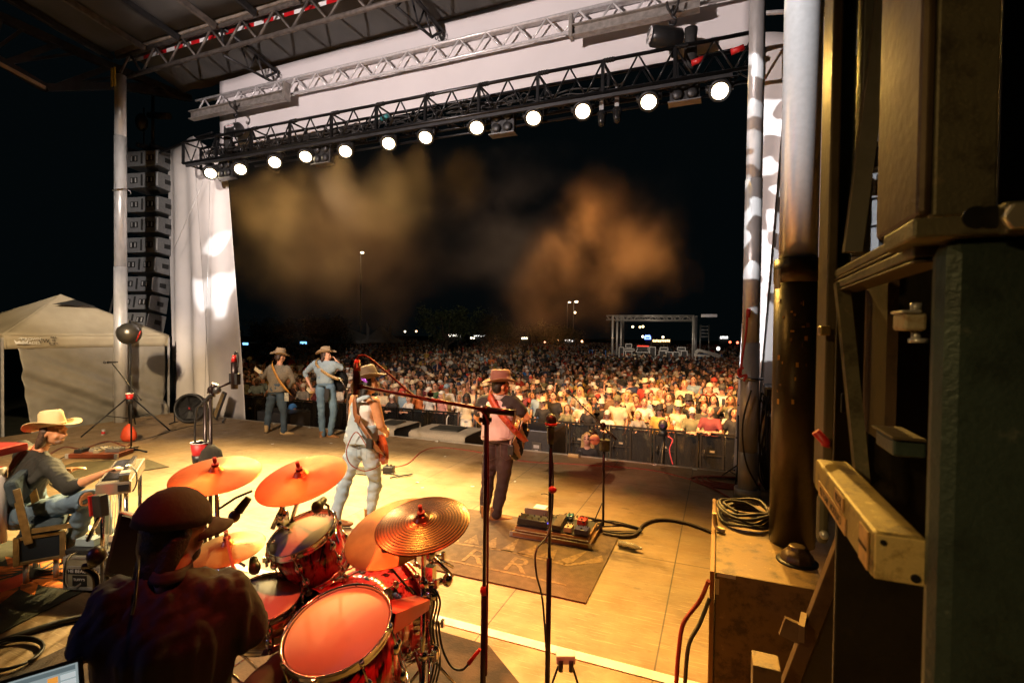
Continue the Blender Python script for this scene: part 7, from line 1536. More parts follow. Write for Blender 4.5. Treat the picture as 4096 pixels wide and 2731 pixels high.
# ================================================================ FAR FIELD
YF=50.0
def fb(x0,x1,y0,y1,Yd,dep): 
    a=PY(x0,y1,Yd);b=PY(x1,y0,Yd); return (a.x,Yd,a.z),(b.x,Yd+dep,b.z)
t=thing('sound_stage','small far stage platform with aluminium goalpost truss for the sound desk','stage',(PY(2600,1440,YF).x,YF,-1.4))
p0,p1=fb(2428,2782,1441,1446,YF,5.5); dz=p0[2]; MB().mm((p0[0],YF,dz-.25),(p1[0],YF+5.5,dz)).build('platform',mat('platform_grey',(.42,.38,.33),.6,0,.3,3),t)
MB().mm((p0[0]+.3,YF+.3,-1.4),(p1[0]-.3,YF+5.2,dz-.26)).build('underside',BLK,t)
FT=mat('far_truss',(.6,.58,.55),.35,.4,.2,4)
zt3=PY(2600,1262,YF).z; zb3=PY(2600,1279,YF).z; xa=PY(2424,1262,YF).x; xb=PY(2778,1262,YF).x
for yy in(YF+.2,YF+4.8):
    MB().cyl((xa,yy,zb3),(xb,yy,zb3),.05,n=8).build('chord',FT,t); MB().cyl((xa,yy,zt3),(xb,yy,zt3),.05,n=8).build('chord',FT,t); a=MB(); n=22
    for i in range(n): u=xa+(xb-xa)*i/n; v=xa+(xb-xa)*(i+1)/n; a.cyl((u,yy,zb3 if i%2 else zt3),(v,yy,zt3 if i%2 else zb3),.03,n=5)
    a.build('web',FT,t)
for x,yy in((2450,YF+.2),(2468,YF+.8),(2484,YF+2.2),(2492,YF+4.8),(2772,YF+.2),(2784,YF+.8),(2779,YF+4.6)):
    X_=PY(x,1350,yy).x; MB().cyl((X_,yy,-1.4),(X_,yy,zt3),.10,n=10).build('tower_leg',FT,t)
MB().mm((PY(2800,1262,YF).x,YF+3,PY(2800,1262,YF).z-.05),(PY(2868,1262,YF).x,YF+3.4,PY(2800,1256,YF).z+.1)).build('side_truss',FT,t)
CE=mat('case_edge',(.72,.70,.66),.4,.3)
def fcase(x0,x1,y0,y1,lab,nm='flight_case',yd=YF+.6,red=False,cat='case'):
    p,q=fb(x0,x1,y0,y1,yd,.7); t=thing(nm,lab,cat,((p[0]+q[0])/2,yd,p[2]),'equipment on the far sound stage'); MB().mm(p,q).build('case_body',BLKP,t); a=MB(); e=.035
    for x in(p[0],q[0]): a.mm((x-e,yd-.03,p[2]),(x+e,yd,q[2]))
    for z in(p[2],q[2]): a.mm((p[0],yd-.031,z-e),(q[0],yd-.001,z+e))
    a.build('metal_edging',CE,t)
    if red: MB().mm((p[0],yd-.06,q[2]),(q[0],yd+.6,q[2]+.08)).build('red_strip',mat('red_glow',(.8,.05,.03),.4,emit=((1,.05,.02),1.2)),t)
for a_ in((2476,2495,1389,1432,'tall upright road case with pale edging at the left end of the sound stage'),(2502,2528,1405,1433,'black box speaker with lettering on the sound stage'),(2503,2527,1376,1390,'small rack on top of the left road cases'),(2496,2537,1396,1402,'flat pale case lid on the left of the sound stage'),(2545,2596,1402,1408,'flat pale table under the red console'),(2555,2581,1424,1440,'low white-edged speaker under the red console'),(2598,2622,1388,1435,'stacked amplifier with pale edging mid sound stage'),(2636,2663,1404,1438,'open rack of equipment left of the console cases'),(2665,2690,1408,1440,'open rack case at the centre right of the sound stage'),(2692,2717,1408,1440,'rack case with glowing gear near the right end'),(2724,2749,1404,1441,'narrow case with white straps at the right end of the sound stage'),(2640,2672,1390,1401,'mixing desk lid at the right of the sound stage'),(2710,2742,1390,1401,'pale desk on the far right of the sound stage')): fcase(*a_)
fcase(2549,2593,1386,1401,'mixing console with glowing red strip on the sound stage','mixing_console',red=True,cat='console')
sg=thing('barrier_sign','white framed sign on steel rails left of the sound stage','sign',PY(2390,1440,46)); p,q=fb(2364,2414,1428,1444,46,.1); MB().mm(p,q).build('board',mat('sign_dark',(.06,.06,.07),.6),sg); a=MB(); 
for z in(p[2],q[2]): a.mm((p[0],45.96,z-.05),(q[0],45.99,z+.05))
for x in(p[0],q[0]): a.mm((x-.05,45.96,-1.4),(x+.05,45.99,q[2]))
a.build('frame',WHT,sg)
BL=mat('lift_blue',(.04,.14,.45),.5)
sl=thing('scissor_lift','blue scissor lift platform left of the sound stage','lift',PY(2375,1440,49)); p,q=fb(2356,2424,1437,1443,49,1.5); MB().mm(p,q).build('base',BL,sl); a=MB()
for x in(2357,2370,2422): X_=PY(x,1400,49).x; a.cyl((X_,49,p[2]),(X_,49,PY(x,1400,49).z),.04,n=6)
a.cyl(PY(2357,1400,49),PY(2370,1400,49),.04,n=6); a.build('guard_rail',BL,sl)
text('Genie GS',.35,fr(PY(2385,1440,48.95),(1,0,0),(0,0,1)),WHT,sl,.002)
bl=thing('boom_lift','folded boom lift with pale arm and blue chassis right of the sound stage','lift',PY(2830,1450,48)); a=MB(); W2=mat('lift_white',(.7,.68,.62),.5)
L=lambda x,y,Yd=48.:PY(x,y,Yd)
a.bar(L(2782,1410),L(2796,1399),.35,.3); a.bar(L(2794,1400),L(2872,1420),.30,.25); a.bar(L(2784,1420),L(2860,1426),.18,.2); a.bar(L(2872,1418),L(2876,1440),.4,.3); a.bar(L(2782,1412),L(2783,1450),.25,.25); a.build('boom_arm',W2,bl)
a=MB(); p,q=fb(2802,2886,1441,1450,48.3,1.6); a.mm(p,q); 
for x in(2802,2830,2858,2886): X_=L(x,1430).x; a.cyl((X_,48.3,p[2]),(X_,48.3,PY(x,1416,48.3).z),.05,n=6)
a.cyl((L(2802,1,).x,48.3,PY(2802,1416,48.3).z),(L(2886,1).x,48.3,PY(2886,1416,48.3).z),.05,n=6); a.build('chassis',BL,bl)
ll=thing('spot_lamp','white work lamp standing on the boom lift','lamp',L(2873,1394)); MB().ell(L(2873,1394),(.16,.12,.18)).build('lamp_head',mat('lamp_white',(.9,.9,.9),.4,emit=((1,.95,.85),1.5)),ll); MB().cyl(L(2873,1400),L(2873,1418),.04).build('post',BLK,ll)
# street lamps
for px,py,pb_,Yd,lab,sz in((1443,1012,1345,70,'tall street lamp glowing over the tents on the left',.30),(2295,1207,1345,85,'street lamp glowing left of the sound stage',.26),(2270,1209,1300,110,'smaller far street lamp beside the taller one',.2)):
    q=PY(px,py,Yd); t=thing('street_lamp',lab,'street lamp',(q.x,Yd,-1.4),'street lamps beyond the field'); MB().cyl((q.x,Yd,-1.4),(q.x,Yd,q.z),.10,.06).build('post',mat('lamp_post',(.25,.24,.2),.5,.4),t); MB().bar((q.x,Yd,q.z),(q.x+.6,Yd-.3,q.z+.05),.1).build('arm',mat('lamp_post',(0,0,0)),t); MB().ell((q.x+.55,Yd-.3,q.z-.02),(.30,.25,.12)).build('lamp_head',mat('street_glow',(1,.9,.7),.4,emit=((1,.86,.6),9)),t)
# tents and stalls
TW=mat('marquee_white',(.55,.53,.48),.8,0,.15,1)
def marquee(xs,yt,ye,yb,Yd,lab,two=True,c=TW,glow=None):
    x0,x1=xs; A=PY(x0,ye,Yd);B=PY(x1,ye,Yd); d=(B.x-A.x)*.8; z1=PY((x0+x1)/2,yt,Yd+d/2).z
    t=thing('marquee_tent',lab,'tent',((A.x+B.x)/2,Yd,-1.4),'tents around the far field'); ap=V(((A.x+B.x)/2,Yd+d/2,z1)); cr=[V((A.x,Yd,A.z)),V((B.x,Yd,A.z)),V((B.x,Yd+d,A.z)),V((A.x,Yd+d,A.z))]
    a=MB()
    for i in range(4): a.quadgrid(lambda u,v,i=i:cr[i].lerp(cr[(i+1)%4],u).lerp(ap,v)-V((0,0,.12*(z1-A.z)*math.sin(PI*v))),8,6)
    a.build('roof',c,t,solid=.02); a=MB()
    for q in cr: a.cyl((q.x,q.y,-1.4),(q.x,q.y,q.z),.05,n=6)
    a.build('poles',FT,t)
    a=MB()
    for i in range(4): a.add([cr[i],cr[(i+1)%4],cr[(i+1)%4]-V((0,0,.3)),cr[i]-V((0,0,.3))],[(0,1,2,3)])
    a.build('valance',c,t,solid=.01)
    return t
marquee((1230,1426),1310,1362,1380,62,'long white marquee left of the tall street lamp'); marquee((1000,1200),1330,1365,1380,60,'dim wide marquee behind the left curtain edge')
m_=marquee((1442,1545),1300,1360,1380,64,'white peaked tent with pennants right of the tall street lamp')
for px,lab in((1467,'thin pale feather flag at the left of the peaked tent'),(1556,'thin pale feather flag at the right of the peaked tent')):
    q=PY(px,1290,63); t=thing('feather_flag',lab,'flag',(q.x,63,-1.4)); MB().cyl((q.x,63,-1.4),(q.x,63,q.z),.03,n=6).build('pole',FT,t); a=MB(); a.add([(q.x,63,q.z),(q.x+.5,63,q.z-.8),(q.x+.45,63,q.z-2.6),(q.x,63,q.z-2.9)],[(0,1,2,3)]); a.build('cloth',TW,t,solid=.01)
SBk=mat('stall_dark',(.03,.03,.03),.8)
random.seed(9)
stalls=[(1775,1845,1342,1352,(1,.93,.75),'long strip of bright white lights on a far food stall'),(1895,1950,1343,1350,(1,.97,.9),'brightest white lit food stall at mid field'),(1880,1900,1352,1358,(1,.85,.6),'small warm lit booth left of the brightest stall'),(2085,2110,1352,1365,(1,.8,.5),'yellow lit booth doorway in the far field'),(2250,2295,1362,1366,(1,.9,.8),'dotted white lights of a far stall near the street lamps'),(2880,2912,1350,1354,(1,.95,.9),'bright white lit truck beyond the sound stage right'),(2610,2680,1363,1366,(1,.6,.25),'row of orange lights behind the sound stage')]
for i,(x0,x1,y0,y1,c,lab) in enumerate(stalls):
    Yd=95; t=thing('food_stall',lab,'food stall',PY((x0+x1)/2,1360,Yd),'lit stalls at the far edge of the field'); p,q=fb(x0-4,x1+4,y0-6,1368,Yd,3); MB().mm((p[0],Yd,-1.4),(q[0],Yd+3,q[2])).build('stall_body',SBk,t)
    a=MB(); n=max(2,int((x1-x0)/7))
    for k in range(n):
        u=PY(x0+(x1-x0)*(k+.5)/n,y0+random.uniform(-1,1),Yd-.2); w_=abs(PY(x1,y0,Yd).x-PY(x0,y0,Yd).x)/n*.35; a.mm((u.x-w_,Yd-.2,u.z-.18),(u.x+w_,Yd-.12,u.z+.18))
    a.build('light_strip',mat('stall_glow_%d'%i,c,.5,emit=(c,4)),t)
for i,(x,y,c,lab) in enumerate([(1514,1326,(1,.8,.5),'warm'),(1560,1325,(1,.85,.5),'amber'),(1620,1326,(1,.85,.6),'soft'),(1665,1325,(1,.6,.3),'orange'),(2300,1250,(1,.8,.5),'faint'),(2571,1346,(1,.85,.6),'warm white'),(2652,1348,(1,.8,.5),'bright golden'),(2531,1307,(1,.8,.4),'tiny yellow'),(2560,1308,(1,.7,.3),'tiny orange'),(2572,1306,(1,.8,.4),'tiny gold'),(2898,1368,(1,.1,.05),'red'),(2920,1368,(1,.12,.05),'second red'),(2950,1370,(1,.15,.08),'larger red'),(2328,1365,(1,.5,.2),'small orange'),(2450,1352,(1,.5,.2),'dim orange'),(2180,1368,(1,.4,.2),'string'),(2235,1358,(1,.5,.2),'pale')]):
    q=PY(x,y,100); o=MB().ell(q,(.22,.22,.22),n=8,m=6).build('distant_light',mat('dl_%d'%i,c,.5,emit=(c,5)),None); tag(o,lab+' point of light on the dark horizon','lamp','distant lights on the horizon')
for x0,x1,y0,y1,Yd,lab in((1200,1228,1366,1376,58,'small bright blue and white screen beneath the marquee'),(970,994,1370,1380,58,'small blue and white screen beside the left curtain')):
    t=thing('display_screen',lab,'screen',PY(x0,y1,Yd)); p,q=fb(x0,x1,y0,y1,Yd,.1); MB().mm(p,q).build('frame',BLKP,t); MB().mm((p[0]+.05,Yd-.02,p[2]+.03),(q[0]-.05,Yd-.005,q[2]-.03)).build('picture',mat('screen_blue',(.1,.35,.9),.4,0,.9,2.5,emit=((.2,.5,.9),2.2)),t)
t=thing('kiosk','small kiosk outlined in blue neon behind the sound stage','kiosk',PY(2590,1355,90)); p,q=fb(2580,2602,1344,1358,90,2); MB().mm((p[0],90,-1.4),(q[0],92,q[2])).build('kiosk_body',SBk,t); a=MB()
for u,v in(((2578,1346),(2602,1346)),((2581,1342),(2600,1342)),((2580,1346),(2580,1357)),((2601,1346),(2601,1357)),((2580,1355),(2601,1355))): a.cyl(PY(*u,89.9),PY(*v,89.9),.10,n=6)
a.build('neon_tube',mat('neon_blue',(.1,.2,1),.4,emit=((.15,.25,1),5)),t)
# speaker tower right of sound stage
t=thing('delay_tower','dark scaffold tower with stacked speakers right of the sound stage','tower',PY(2817,1360,66)); a=MB(); p,q=fb(2800,2836,1298,1352,66,2)
for x in(p[0],q[0]):
    for yy in(66,68): a.cyl((x,yy,-1.4),(x,yy,q[2]),.06,n=6)
a.build('scaffold',FT,t); 
for k in range(4): z=p[2]+(q[2]-p[2])*k/4; MB().mm((p[0]+.1,66.1,z+.1),(q[0]-.1,67.8,z+(q[2]-p[2])/4-.15)).build('speaker_box',CABS,t)
# trees
LF=mat('leaf_dark',(.06,.08,.03),.7,0,.5,3); BK=mat('bark',(.07,.05,.035),.9,0,.4,5,.5,20)
def tree(px,py_top,Yd,W_,lab,seed):
    rr=random.Random(seed); q=PY(px,py_top,Yd); Hh=q.z+1.4; t=thing('tree',lab,'tree',(q.x,Yd,-1.4),'trees along the far edge of the field'); a=MB(); base=V((q.x,Yd,-1.4)); a.tube([base,base+V((.1,0,Hh*.25)),base+V((0,0,Hh*.5))],[.32,.25,.16],8)
    tips=[]
    for k in range(9):
        an=k*2.4; e=base+V((math.cos(an)*W_*.32*rr.uniform(.5,1.1),math.sin(an)*W_*.3*rr.uniform(.5,1),Hh*rr.uniform(.5,.85))); a.tube([base+V((0,0,Hh*rr.uniform(.25,.45))),base.lerp(e,.6)+V((0,0,.3)),e],[.12,.08,.03],6); tips.append(e)
    a.build('trunk',BK,t); c=MB(); vs=[];fs=[]
    for k in range(60):
        b=rr.choice(tips)+V((rr.gauss(0,W_*.13),rr.gauss(0,W_*.13),rr.gauss(0,Hh*.09))); 
        for j in range(55):
            p=b+V((rr.gauss(0,.42),rr.gauss(0,.42),rr.gauss(0,.34))); u=V((rr.uniform(-1,1),rr.uniform(-1,1),rr.uniform(-1,1))).normalized()*.15; v=u.cross(V((rr.uniform(-1,1),rr.uniform(-1,1),rr.uniform(-1,1)))).normalized()*.09; n=len(vs); vs+=[p-u,p+v,p+u,p-v]; fs.append((n,n+1,n+2,n+3))
    c.add(vs,fs); c.build('crown',LF,t)
tree(1785,1228,55,9,'broad leafy tree faintly lit left of the smoke',1); tree(1290,1265,50,7,'dark tree in front of the white marquee',2); tree(1960,1270,72,9,'dim tree right of the broad leafy tree',3); tree(2230,1300,80,8,'low dim tree below the street lamps',4); tree(1080,1290,58,8,'dark tree by the left curtain edge',5)
spot('field_fill_spot',(-7.5,37,8.5),(-6.3,51,.4),2600,(1,.80,.58),50,.6,.1)  # added fill for the sound stage, hangs there without a fixture
spot('blinder_spot',(-9.0,8.95,6.2),(-26,56,4),9000,(1,.78,.5),30,.8,.1)
# ================================================================ STEEL STRUCTURE AT THE RIGHT
def worn(nm,c,c2,c3,rough=.5,met=.25,s=4):
    m=bpy.data.materials.new(nm); m.use_nodes=True; T=m.node_tree; N=T.nodes; L=T.links; b=N['Principled BSDF']; b.inputs['Roughness'].default_value=rough; b.inputs['Metallic'].default_value=met
    tc=N.new('ShaderNodeTexCoord'); n=N.new('ShaderNodeTexNoise'); n.inputs['Scale'].default_value=s; n.inputs['Detail'].default_value=8; n.inputs['Roughness'].default_value=.7; L.new(tc.outputs['Object'],n.inputs[0])
    r=N.new('ShaderNodeValToRGB'); L.new(n.outputs['Fac'],r.inputs[0]); e=r.color_ramp.elements; e[0].position=.36; e[0].color=(*c2,1); e[1].position=.5; e[1].color=(*c,1); k=e.new(.60); k.color=(*c,1); k=e.new(.66); k.color=(*c3,1)
    L.new(r.outputs[0],b.inputs['Base Color']); n2=N.new('ShaderNodeTexNoise'); n2.inputs['Scale'].default_value=s*12; n2.inputs['Detail'].default_value=5; L.new(tc.outputs['Object'],n2.inputs[0]); bp=N.new('ShaderNodeBump'); bp.inputs['Strength'].default_value=.25; bp.inputs['Distance'].default_value=.006; L.new(n2.outputs['Fac'],bp.inputs['Height']); L.new(bp.outputs[0],b.inputs['Normal'])
    mr_=N.new('ShaderNodeMapRange'); mr_.inputs[3].default_value=rough*.7; mr_.inputs[4].default_value=min(1,rough*1.4); L.new(n.outputs['Fac'],mr_.inputs[0]); L.new(mr_.outputs[0],b.inputs['Roughness']); return m
OLV=worn('steel_olive',(.16,.15,.095),(.08,.07,.045),(.24,.20,.12),.45,.3,13); DGR=worn('steel_dark_green',(.045,.07,.062),(.03,.045,.04),(.10,.12,.10),.42,.3,11); BOXM=worn('steel_box_worn',(.21,.13,.05),(.08,.05,.025),(.34,.22,.09),.45,.3,8); AMB_=worn('steel_brown',(.10,.075,.04),(.05,.035,.02),(.16,.10,.04)); YEL=worn('rail_worn_yellow',(.36,.265,.085),(.12,.08,.03),(.62,.48,.2),.5,.25,22)
CYLB=worn('cylinder_black',(.075,.055,.03),(.04,.03,.018),(.10,.07,.035),.32,.35,3)
def vb(x0,x1,yt,yb,Yv,dep,m,nm,par,bev=.004):
    xm=(x0+x1)/2; ym=(yt+yb)/2
    return MB().mm((PY(x0,ym,Yv).x,Yv,PY(xm,yb,Yv).z),(PY(x1,ym,Yv).x,Yv+dep,PY(xm,yt,Yv).z)).build(nm,m,par,bev)
BZ=.83; A_=PZ(2862,2287,BZ); B_r=PZ(3292,2325,BZ); Yb_=PZ(2872,2000,BZ).y
t=thing('steel_box','worn grey steel base box with a domed cap, at the right edge of the stage','steel box',((A_.x+B_r.x)/2,(A_.y+Yb_)/2,0))
MB().mm((A_.x,A_.y,.01),(B_r.x,Yb_,BZ)).build('box_body',BOXM,t,.006)
MB().mm((A_.x-.03,A_.y-.02,.0),(A_.x-.004,Yb_,BZ+.01)).build('left_flange',worn('flange_orange',(.30,.16,.06),(.16,.08,.03),(.4,.22,.08)),t,.003)  # orange light on this lip is painted as the flange colour
c=PZ(3188,2245,BZ); MB().lathe([(.095,0),(.095,.02),(.085,.05),(.055,.075),(.05,.095),(.035,.10),(.001,.10)],c,(0,0,1),n=8).build('domed_cap',worn('cap_brown',(.17,.11,.055),(.10,.06,.03),(.2,.15,.08),.35,.4),t,.004)
MB().lathe([(.115,0),(.115,.008),(.09,.012)],c,n=28).build('cap_flange',BLK,t)
tapem=mat('tape_scrap',(.8,.66,.38),.6); q=PY(2905,2302,A_.y-.003); MB().box(q,(.10,.002,.022)).build('tape_mark',tapem,t); q=PY(2868,2345,A_.y-.003); MB().box(q,(.022,.002,.09)).build('tape_mark',tapem,t)
hk=MB(); q=PZ(2862,2120,BZ+.0); hk.tube(catmull([q+V((-.01,0,.12)),q+V((.0,0,.04)),q+V((.03,-.03,.02)),q+V((.06,-.04,.02))]),.016,8); hk.build('hook',mat('hook_pale',(.6,.48,.26),.4,.5),t)
# mast
mc=PZ(3166,2168,BZ); dm=((mc-O0).dot(CM@V((0,0,-1)))); r1_=82*dm/FPX; z1=PY(3188,1048,mc.y).z
t=thing('hydraulic_mast','tall hydraulic cylinder with chrome rod above a scratched black barrel','hydraulic cylinder',(mc.x,mc.y,BZ))
MB().cyl((mc.x,mc.y,BZ),(mc.x,mc.y,z1),r1_,n=48).build('barrel',CYLB,t); MB().cyl((mc.x,mc.y,z1-.14),(mc.x,mc.y,z1+.012),r1_+.006,n=48).build('collar',CYLB,t)
RODM=mat('polished_rod',(.72,.74,.77),.16,.35,.08,30,.03,200); MB().cyl((mc.x,mc.y,z1),(mc.x,mc.y,7.9),r1_*.83,n=48).build('chrome_rod',RODM,t)
a=MB(); 
for k in range(3): 
    pass
q=V((mc.x,mc.y,0)); d_=(O0-q); d_.z=0; d_.normalize(); s_=d_.cross(UP)
def onc(u,z,w_,h_,m,nm,rr_=r1_):  # patch on the barrel surface, u = angle from the camera side
    k=MB(); 
    k.quadgrid(lambda a_,b_:V((mc.x,mc.y,z+h_*(b_-.5)))+(d_*math.cos(u+w_*(a_-.5))+s_*math.sin(u+w_*(a_-.5)))*(rr_+.003),6,2); return k.build(nm,m,t)
zt_=PY(3120,1120,mc.y).z; onc(.95,zt_,.45,.13,mat('metal_tag',(.75,.6,.35),.35,.6),'metal_tag',r1_+.005)
rr=random.Random(4)
for k in range(22): onc(rr.uniform(-.5,.9),z1-.2-rr.random()*.75,rr.uniform(.02,.16),rr.uniform(.008,.035),mat('scratch_orange',(.55,.30,.06),.6) if k%2 else mat('scratch_brown',(.22,.12,.04),.6),'paint_scratch')
# coil on top
a=MB(); c=PZ(2978,2070,BZ+.03)
for k in range(6): 
    Rr=.175-.012*(k%4); a.tube([c+V((Rr*math.cos(q_)+.008*math.sin(2*q_+k),(Rr*1.25)*math.sin(q_)+.01*k,.022*k*.6+.012*math.sin(3*q_+k))) for q_ in[i*PI/18 for i in range(37)]],.0115,7)
a.tube(catmull([c+V((-.05,-.12,.07)),c+V((-.14,-.02,.09)),c+V((-.1,.1,.08)),c+V((0,.14,.07))]),.0115,6)
o=a.build('coiled_cable',mat('cable_rubber_brown',(.055,.04,.025),.55,0,.3,20)); tag(o,'thick coil of dark cable lying on top of the steel box','cable')
cable('cable',[PY(2880,2330,A_.y-.1)+V((-.06,0,0)),PD(2800,2400,2.9),PD(2735,2490,2.85),PD(2715,2600,2.8),PD(2705,2731,2.75)],.012,mat('cable_bright_red',(.50,.045,.02),.5,0,.3,60),'red braided cable hanging off the left edge of the steel box')
cable('cable',[PY(2885,2400,A_.y-.1)+V((-.06,0,0)),PD(2800,2490,2.8),PD(2755,2580,2.75),PD(2740,2731,2.7)],.012,mat('cable_olive',(.12,.095,.05),.6,0,.3,60),'dull olive cable hanging below the red braided cable')
# rail beam along Y
E0=PD(3490,2125,.72); E1_=PY(3712,2140,E0.y); E2_=PY(3500,2315,E0.y); Yfar=PX(3262,1812,E0.x).y
t=thing('rail_beam','worn yellow square steel beam with warning stickers running away from the camera','beam',((E0.x+E1_.x)/2,E0.y,E2_.z))
MB().mm((E0.x,E0.y,E2_.z),(E1_.x,Yfar,E0.z)).build('beam_body',YEL,t,.006)
MB().mm((E0.x+.002,E0.y-.004,E2_.z+.002),(E1_.x-.002,E0.y-.0005,E0.z-.002)).build('end_plate',worn('end_plate_lit_yellow',(.8,.60,.24),(.45,.30,.10),(.9,.75,.4),.45,.3,34),t,.003)  # lighter yellow stands for the light on the end face
a=MB(); a.cyl((E0.x+.012,E0.y-.006,E0.z-.012),(E0.x+.012,E0.y-.003,E0.z-.012),.004); a.build('bolt',BLK,t); a=MB(); a.cyl((E1_.x-.014,E0.y-.006,E2_.z+.012),(E1_.x-.014,E0.y-.003,E2_.z+.012),.006); a.build('bolt',BLK,t)
stm=mat('sticker_orange',(.62,.34,.12),.5,0,.35,50); xs=E0.x-.002
def stick(y0,y1,z0,z1,txt_,sz):
    MB().mm((xs-.001,y0,z0),(xs+.001,y1,z1)).build('warning_sticker',stm,t)
    if txt_: text(txt_,sz,fr(V((xs-.002,(y0+y1)/2,(z0+z1)/2)),(0,1,0),(0,0,1)),INK,t,.0002)
H_=E0.z-E2_.z; stick(E0.y+.012,E0.y+.06,E2_.z+.006,E0.z-.006,'WARNING',.010); stick(E0.y+.15,E0.y+.40,E2_.z+.005,E2_.z+H_*.50,'CAUTION  MAST UP',.022); stick(E0.y+.17,E0.y+.24,E2_.z+H_*.58,E0.z-.004,'JS120',.022)
# tall frames
XB=E1_.x
t=thing('steel_cabinet','huge dark green steel cabinet with a rounded edge at the right edge of the view','cabinet',(PY(3900,1500,.82).x,.9,0))
vb(3738,4350,942,3300,.80,.05,DGR,'cabinet_front',t,.02)
t=thing('steel_column','olive steel column above the dark green cabinet','column',(PY(3850,400,.95).x,1.0,3))
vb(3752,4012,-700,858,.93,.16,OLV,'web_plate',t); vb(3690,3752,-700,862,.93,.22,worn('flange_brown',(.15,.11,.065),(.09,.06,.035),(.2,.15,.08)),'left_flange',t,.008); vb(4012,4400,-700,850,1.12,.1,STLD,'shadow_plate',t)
t=thing('bracket_plate','olive steel plate with two holes and a bolt between column and cabinet','plate',(PY(3900,890,.78).x,.8,2.4))
vb(3655,4350,852,934,.785,.13,OLV,'plate',t,.003); vb(4025,4350,795,925,.765,.02,OLV,'front_tab',t,.003)
for px in(3905,3962): q=PY(px,868,.783); MB().cyl(q,q+V((0,.004,0)),.0135,n=20).build('bolt_hole',BLK,t)
q=PY(4070,870,.762); MB().cyl(q-V((0,.012,0)),q,.017,n=6).build('hex_bolt',mat('bolt_bright',(.75,.7,.55),.3,.7),t,.002)
Xc=PY(3655,960,.86).x; Yc_=PX(3338,1092,Xc).y
t=thing('steel_channel','pair of steel channels running back from the column to the inner frame','channel',(Xc,1.3,2.5))
def alongY(ya,yb_,m,nm,w_=.03): # ya,yb_: pixel rows at px 3650
    z0=PY(3652,yb_,.86).z; z1_=PY(3652,ya,.86).z; MB().mm((Xc,.86,z0),(Xc+w_,Yc_,z1_)).build(nm,m,t,.003)
alongY(905,952,OLV,'upper_channel'); alongY(960,972,AMB_,'lip',.05); alongY(982,1030,OLV,'lower_channel'); alongY(1040,1052,AMB_,'lower_lip',.05)
t=thing('inner_frame','tall brown steel inner frame with a diagonal brace beside the chrome cylinder','frame',(PY(3380,1500,Yc_).x,Yc_,0))
vb(3318,3360,-600,1990,Yc_,.12,AMB_,'front_column',t); vb(3360,3425,-600,1075,Yc_+.06,.10,DGR,'column_side',t); vb(3452,3505,-600,1010,Yc_+.02,.06,worn('steel_grey',(.20,.21,.20),(.15,.15,.14),(.26,.25,.22)),'grey_column',t)
MB().bar(PY(3545,-40,Yc_-.02),PY(3408,1010,Yc_-.02),.034,.03,up=V((0,1,0))).build('grey_diagonal',worn('steel_grey2',(.22,.22,.20),(.17,.17,.15),(.28,.26,.22)),t)
MB().bar(PY(3366,1130,Yc_-.04),PY(3455,1990,Yc_-.04),.026,.03,up=V((0,1,0))).build('olive_diagonal',OLV,t)
vb(3340,3480,1100,2050,Yc_+.16,.03,worn('panel_olive',(.05,.045,.025),(.035,.03,.02),(.06,.05,.03)),'side_panel',t)
vb(3365,3480,1575,1655,Yc_+.145,.012,BLK,'slot',t)
MB().mm((PY(3500,1500,Yc_).x,1.3,E0.z+.05),(PY(3500,1500,Yc_).x+.02,Yc_+.1,PY(3500,1120,Yc_).z)).build('felt_panel',worn('felt_brown',(.085,.05,.025),(.05,.03,.015),(.10,.06,.03),.9,0,20),t)
vb(3345,3760,1080,3300,Yc_+.20,.02,worn('back_dark',(.02,.016,.01),(.012,.01,.008),(.03,.02,.01)),'back_panel',t)
q=PY(3395,1320,Yc_-.02); 
vb(3280,3325,1302,1342,Yc_-.04,.04,mat('brass_lug',(.35,.24,.08),.35,.6),'lug',t)
t=thing('small_bracket','short dark steel channel stub on the cabinet side','bracket',PY(3640,1790,1.0)); vb(3572,3708,1762,1830,1.0,.10,DGR,'stub',t); vb(3566,3712,1752,1764,.99,.12,AMB_,'stub_top',t)
t=thing('hinge_clamp','pale rusty hinge clamp with a threaded bolt on the cabinet edge','clamp',PY(3660,1290,.86)); vb(3615,3710,1250,1322,.86,.05,worn('clamp_cream',(.38,.33,.22),(.24,.14,.05),(.5,.42,.28),.5,.3,60),'clamp_block',t); vb(3606,3690,1240,1252,.855,.05,ALU,'clamp_plate',t)
for a0,a1,rr_ in((1212,1245,.007),(1322,1366,.006)): MB().cyl(PY(3664,a0,.88),PY(3664,a1,.88),rr_).build('threaded_bolt',ALU,t)
MB().cyl(PY(3672,1354,.88),PY(3672,1370,.88),.012,n=6).build('bolt_head',ALU,t)
# gusset
Yg=PD(3300,2400,1.9).y
t=thing('gusset_plate','dark triangular gusset plate with an orange-lit flange below the yellow beam','gusset',PY(3300,2500,Yg))
a=MB(); a.poly([PY(x,y,Yg) for x,y in((3398,2085),(3432,2130),(3505,2330),(3498,2500),(3400,2800),(3130,2800))][::-1],(0,1,0),.02); a.build('plate',worn('gusset_dark',(.07,.055,.03),(.04,.03,.02),(.09,.07,.04)),t)
MB().bar(PY(3408,2080,Yg),PY(3130,2800,Yg),.05,.05,up=V((0,1,0))).build('edge_flange',worn('gusset_edge_lit',(.17,.10,.045),(.09,.05,.025),(.22,.14,.07)),t,.003)  # orange light painted into the flange colour
a=MB(); a.bar(PY(3128,2500,Yg-.1),PY(3205,2535,Yg-.1),.02,.07,up=V((0,0,1))); a.bar(PY(3205,2535,Yg-.12),PY(3215,2480,Yg-.0),.02,.06); a.build('clip',worn('clip_brown',(.3,.19,.09),(.18,.1,.05),(.35,.24,.12)),t)
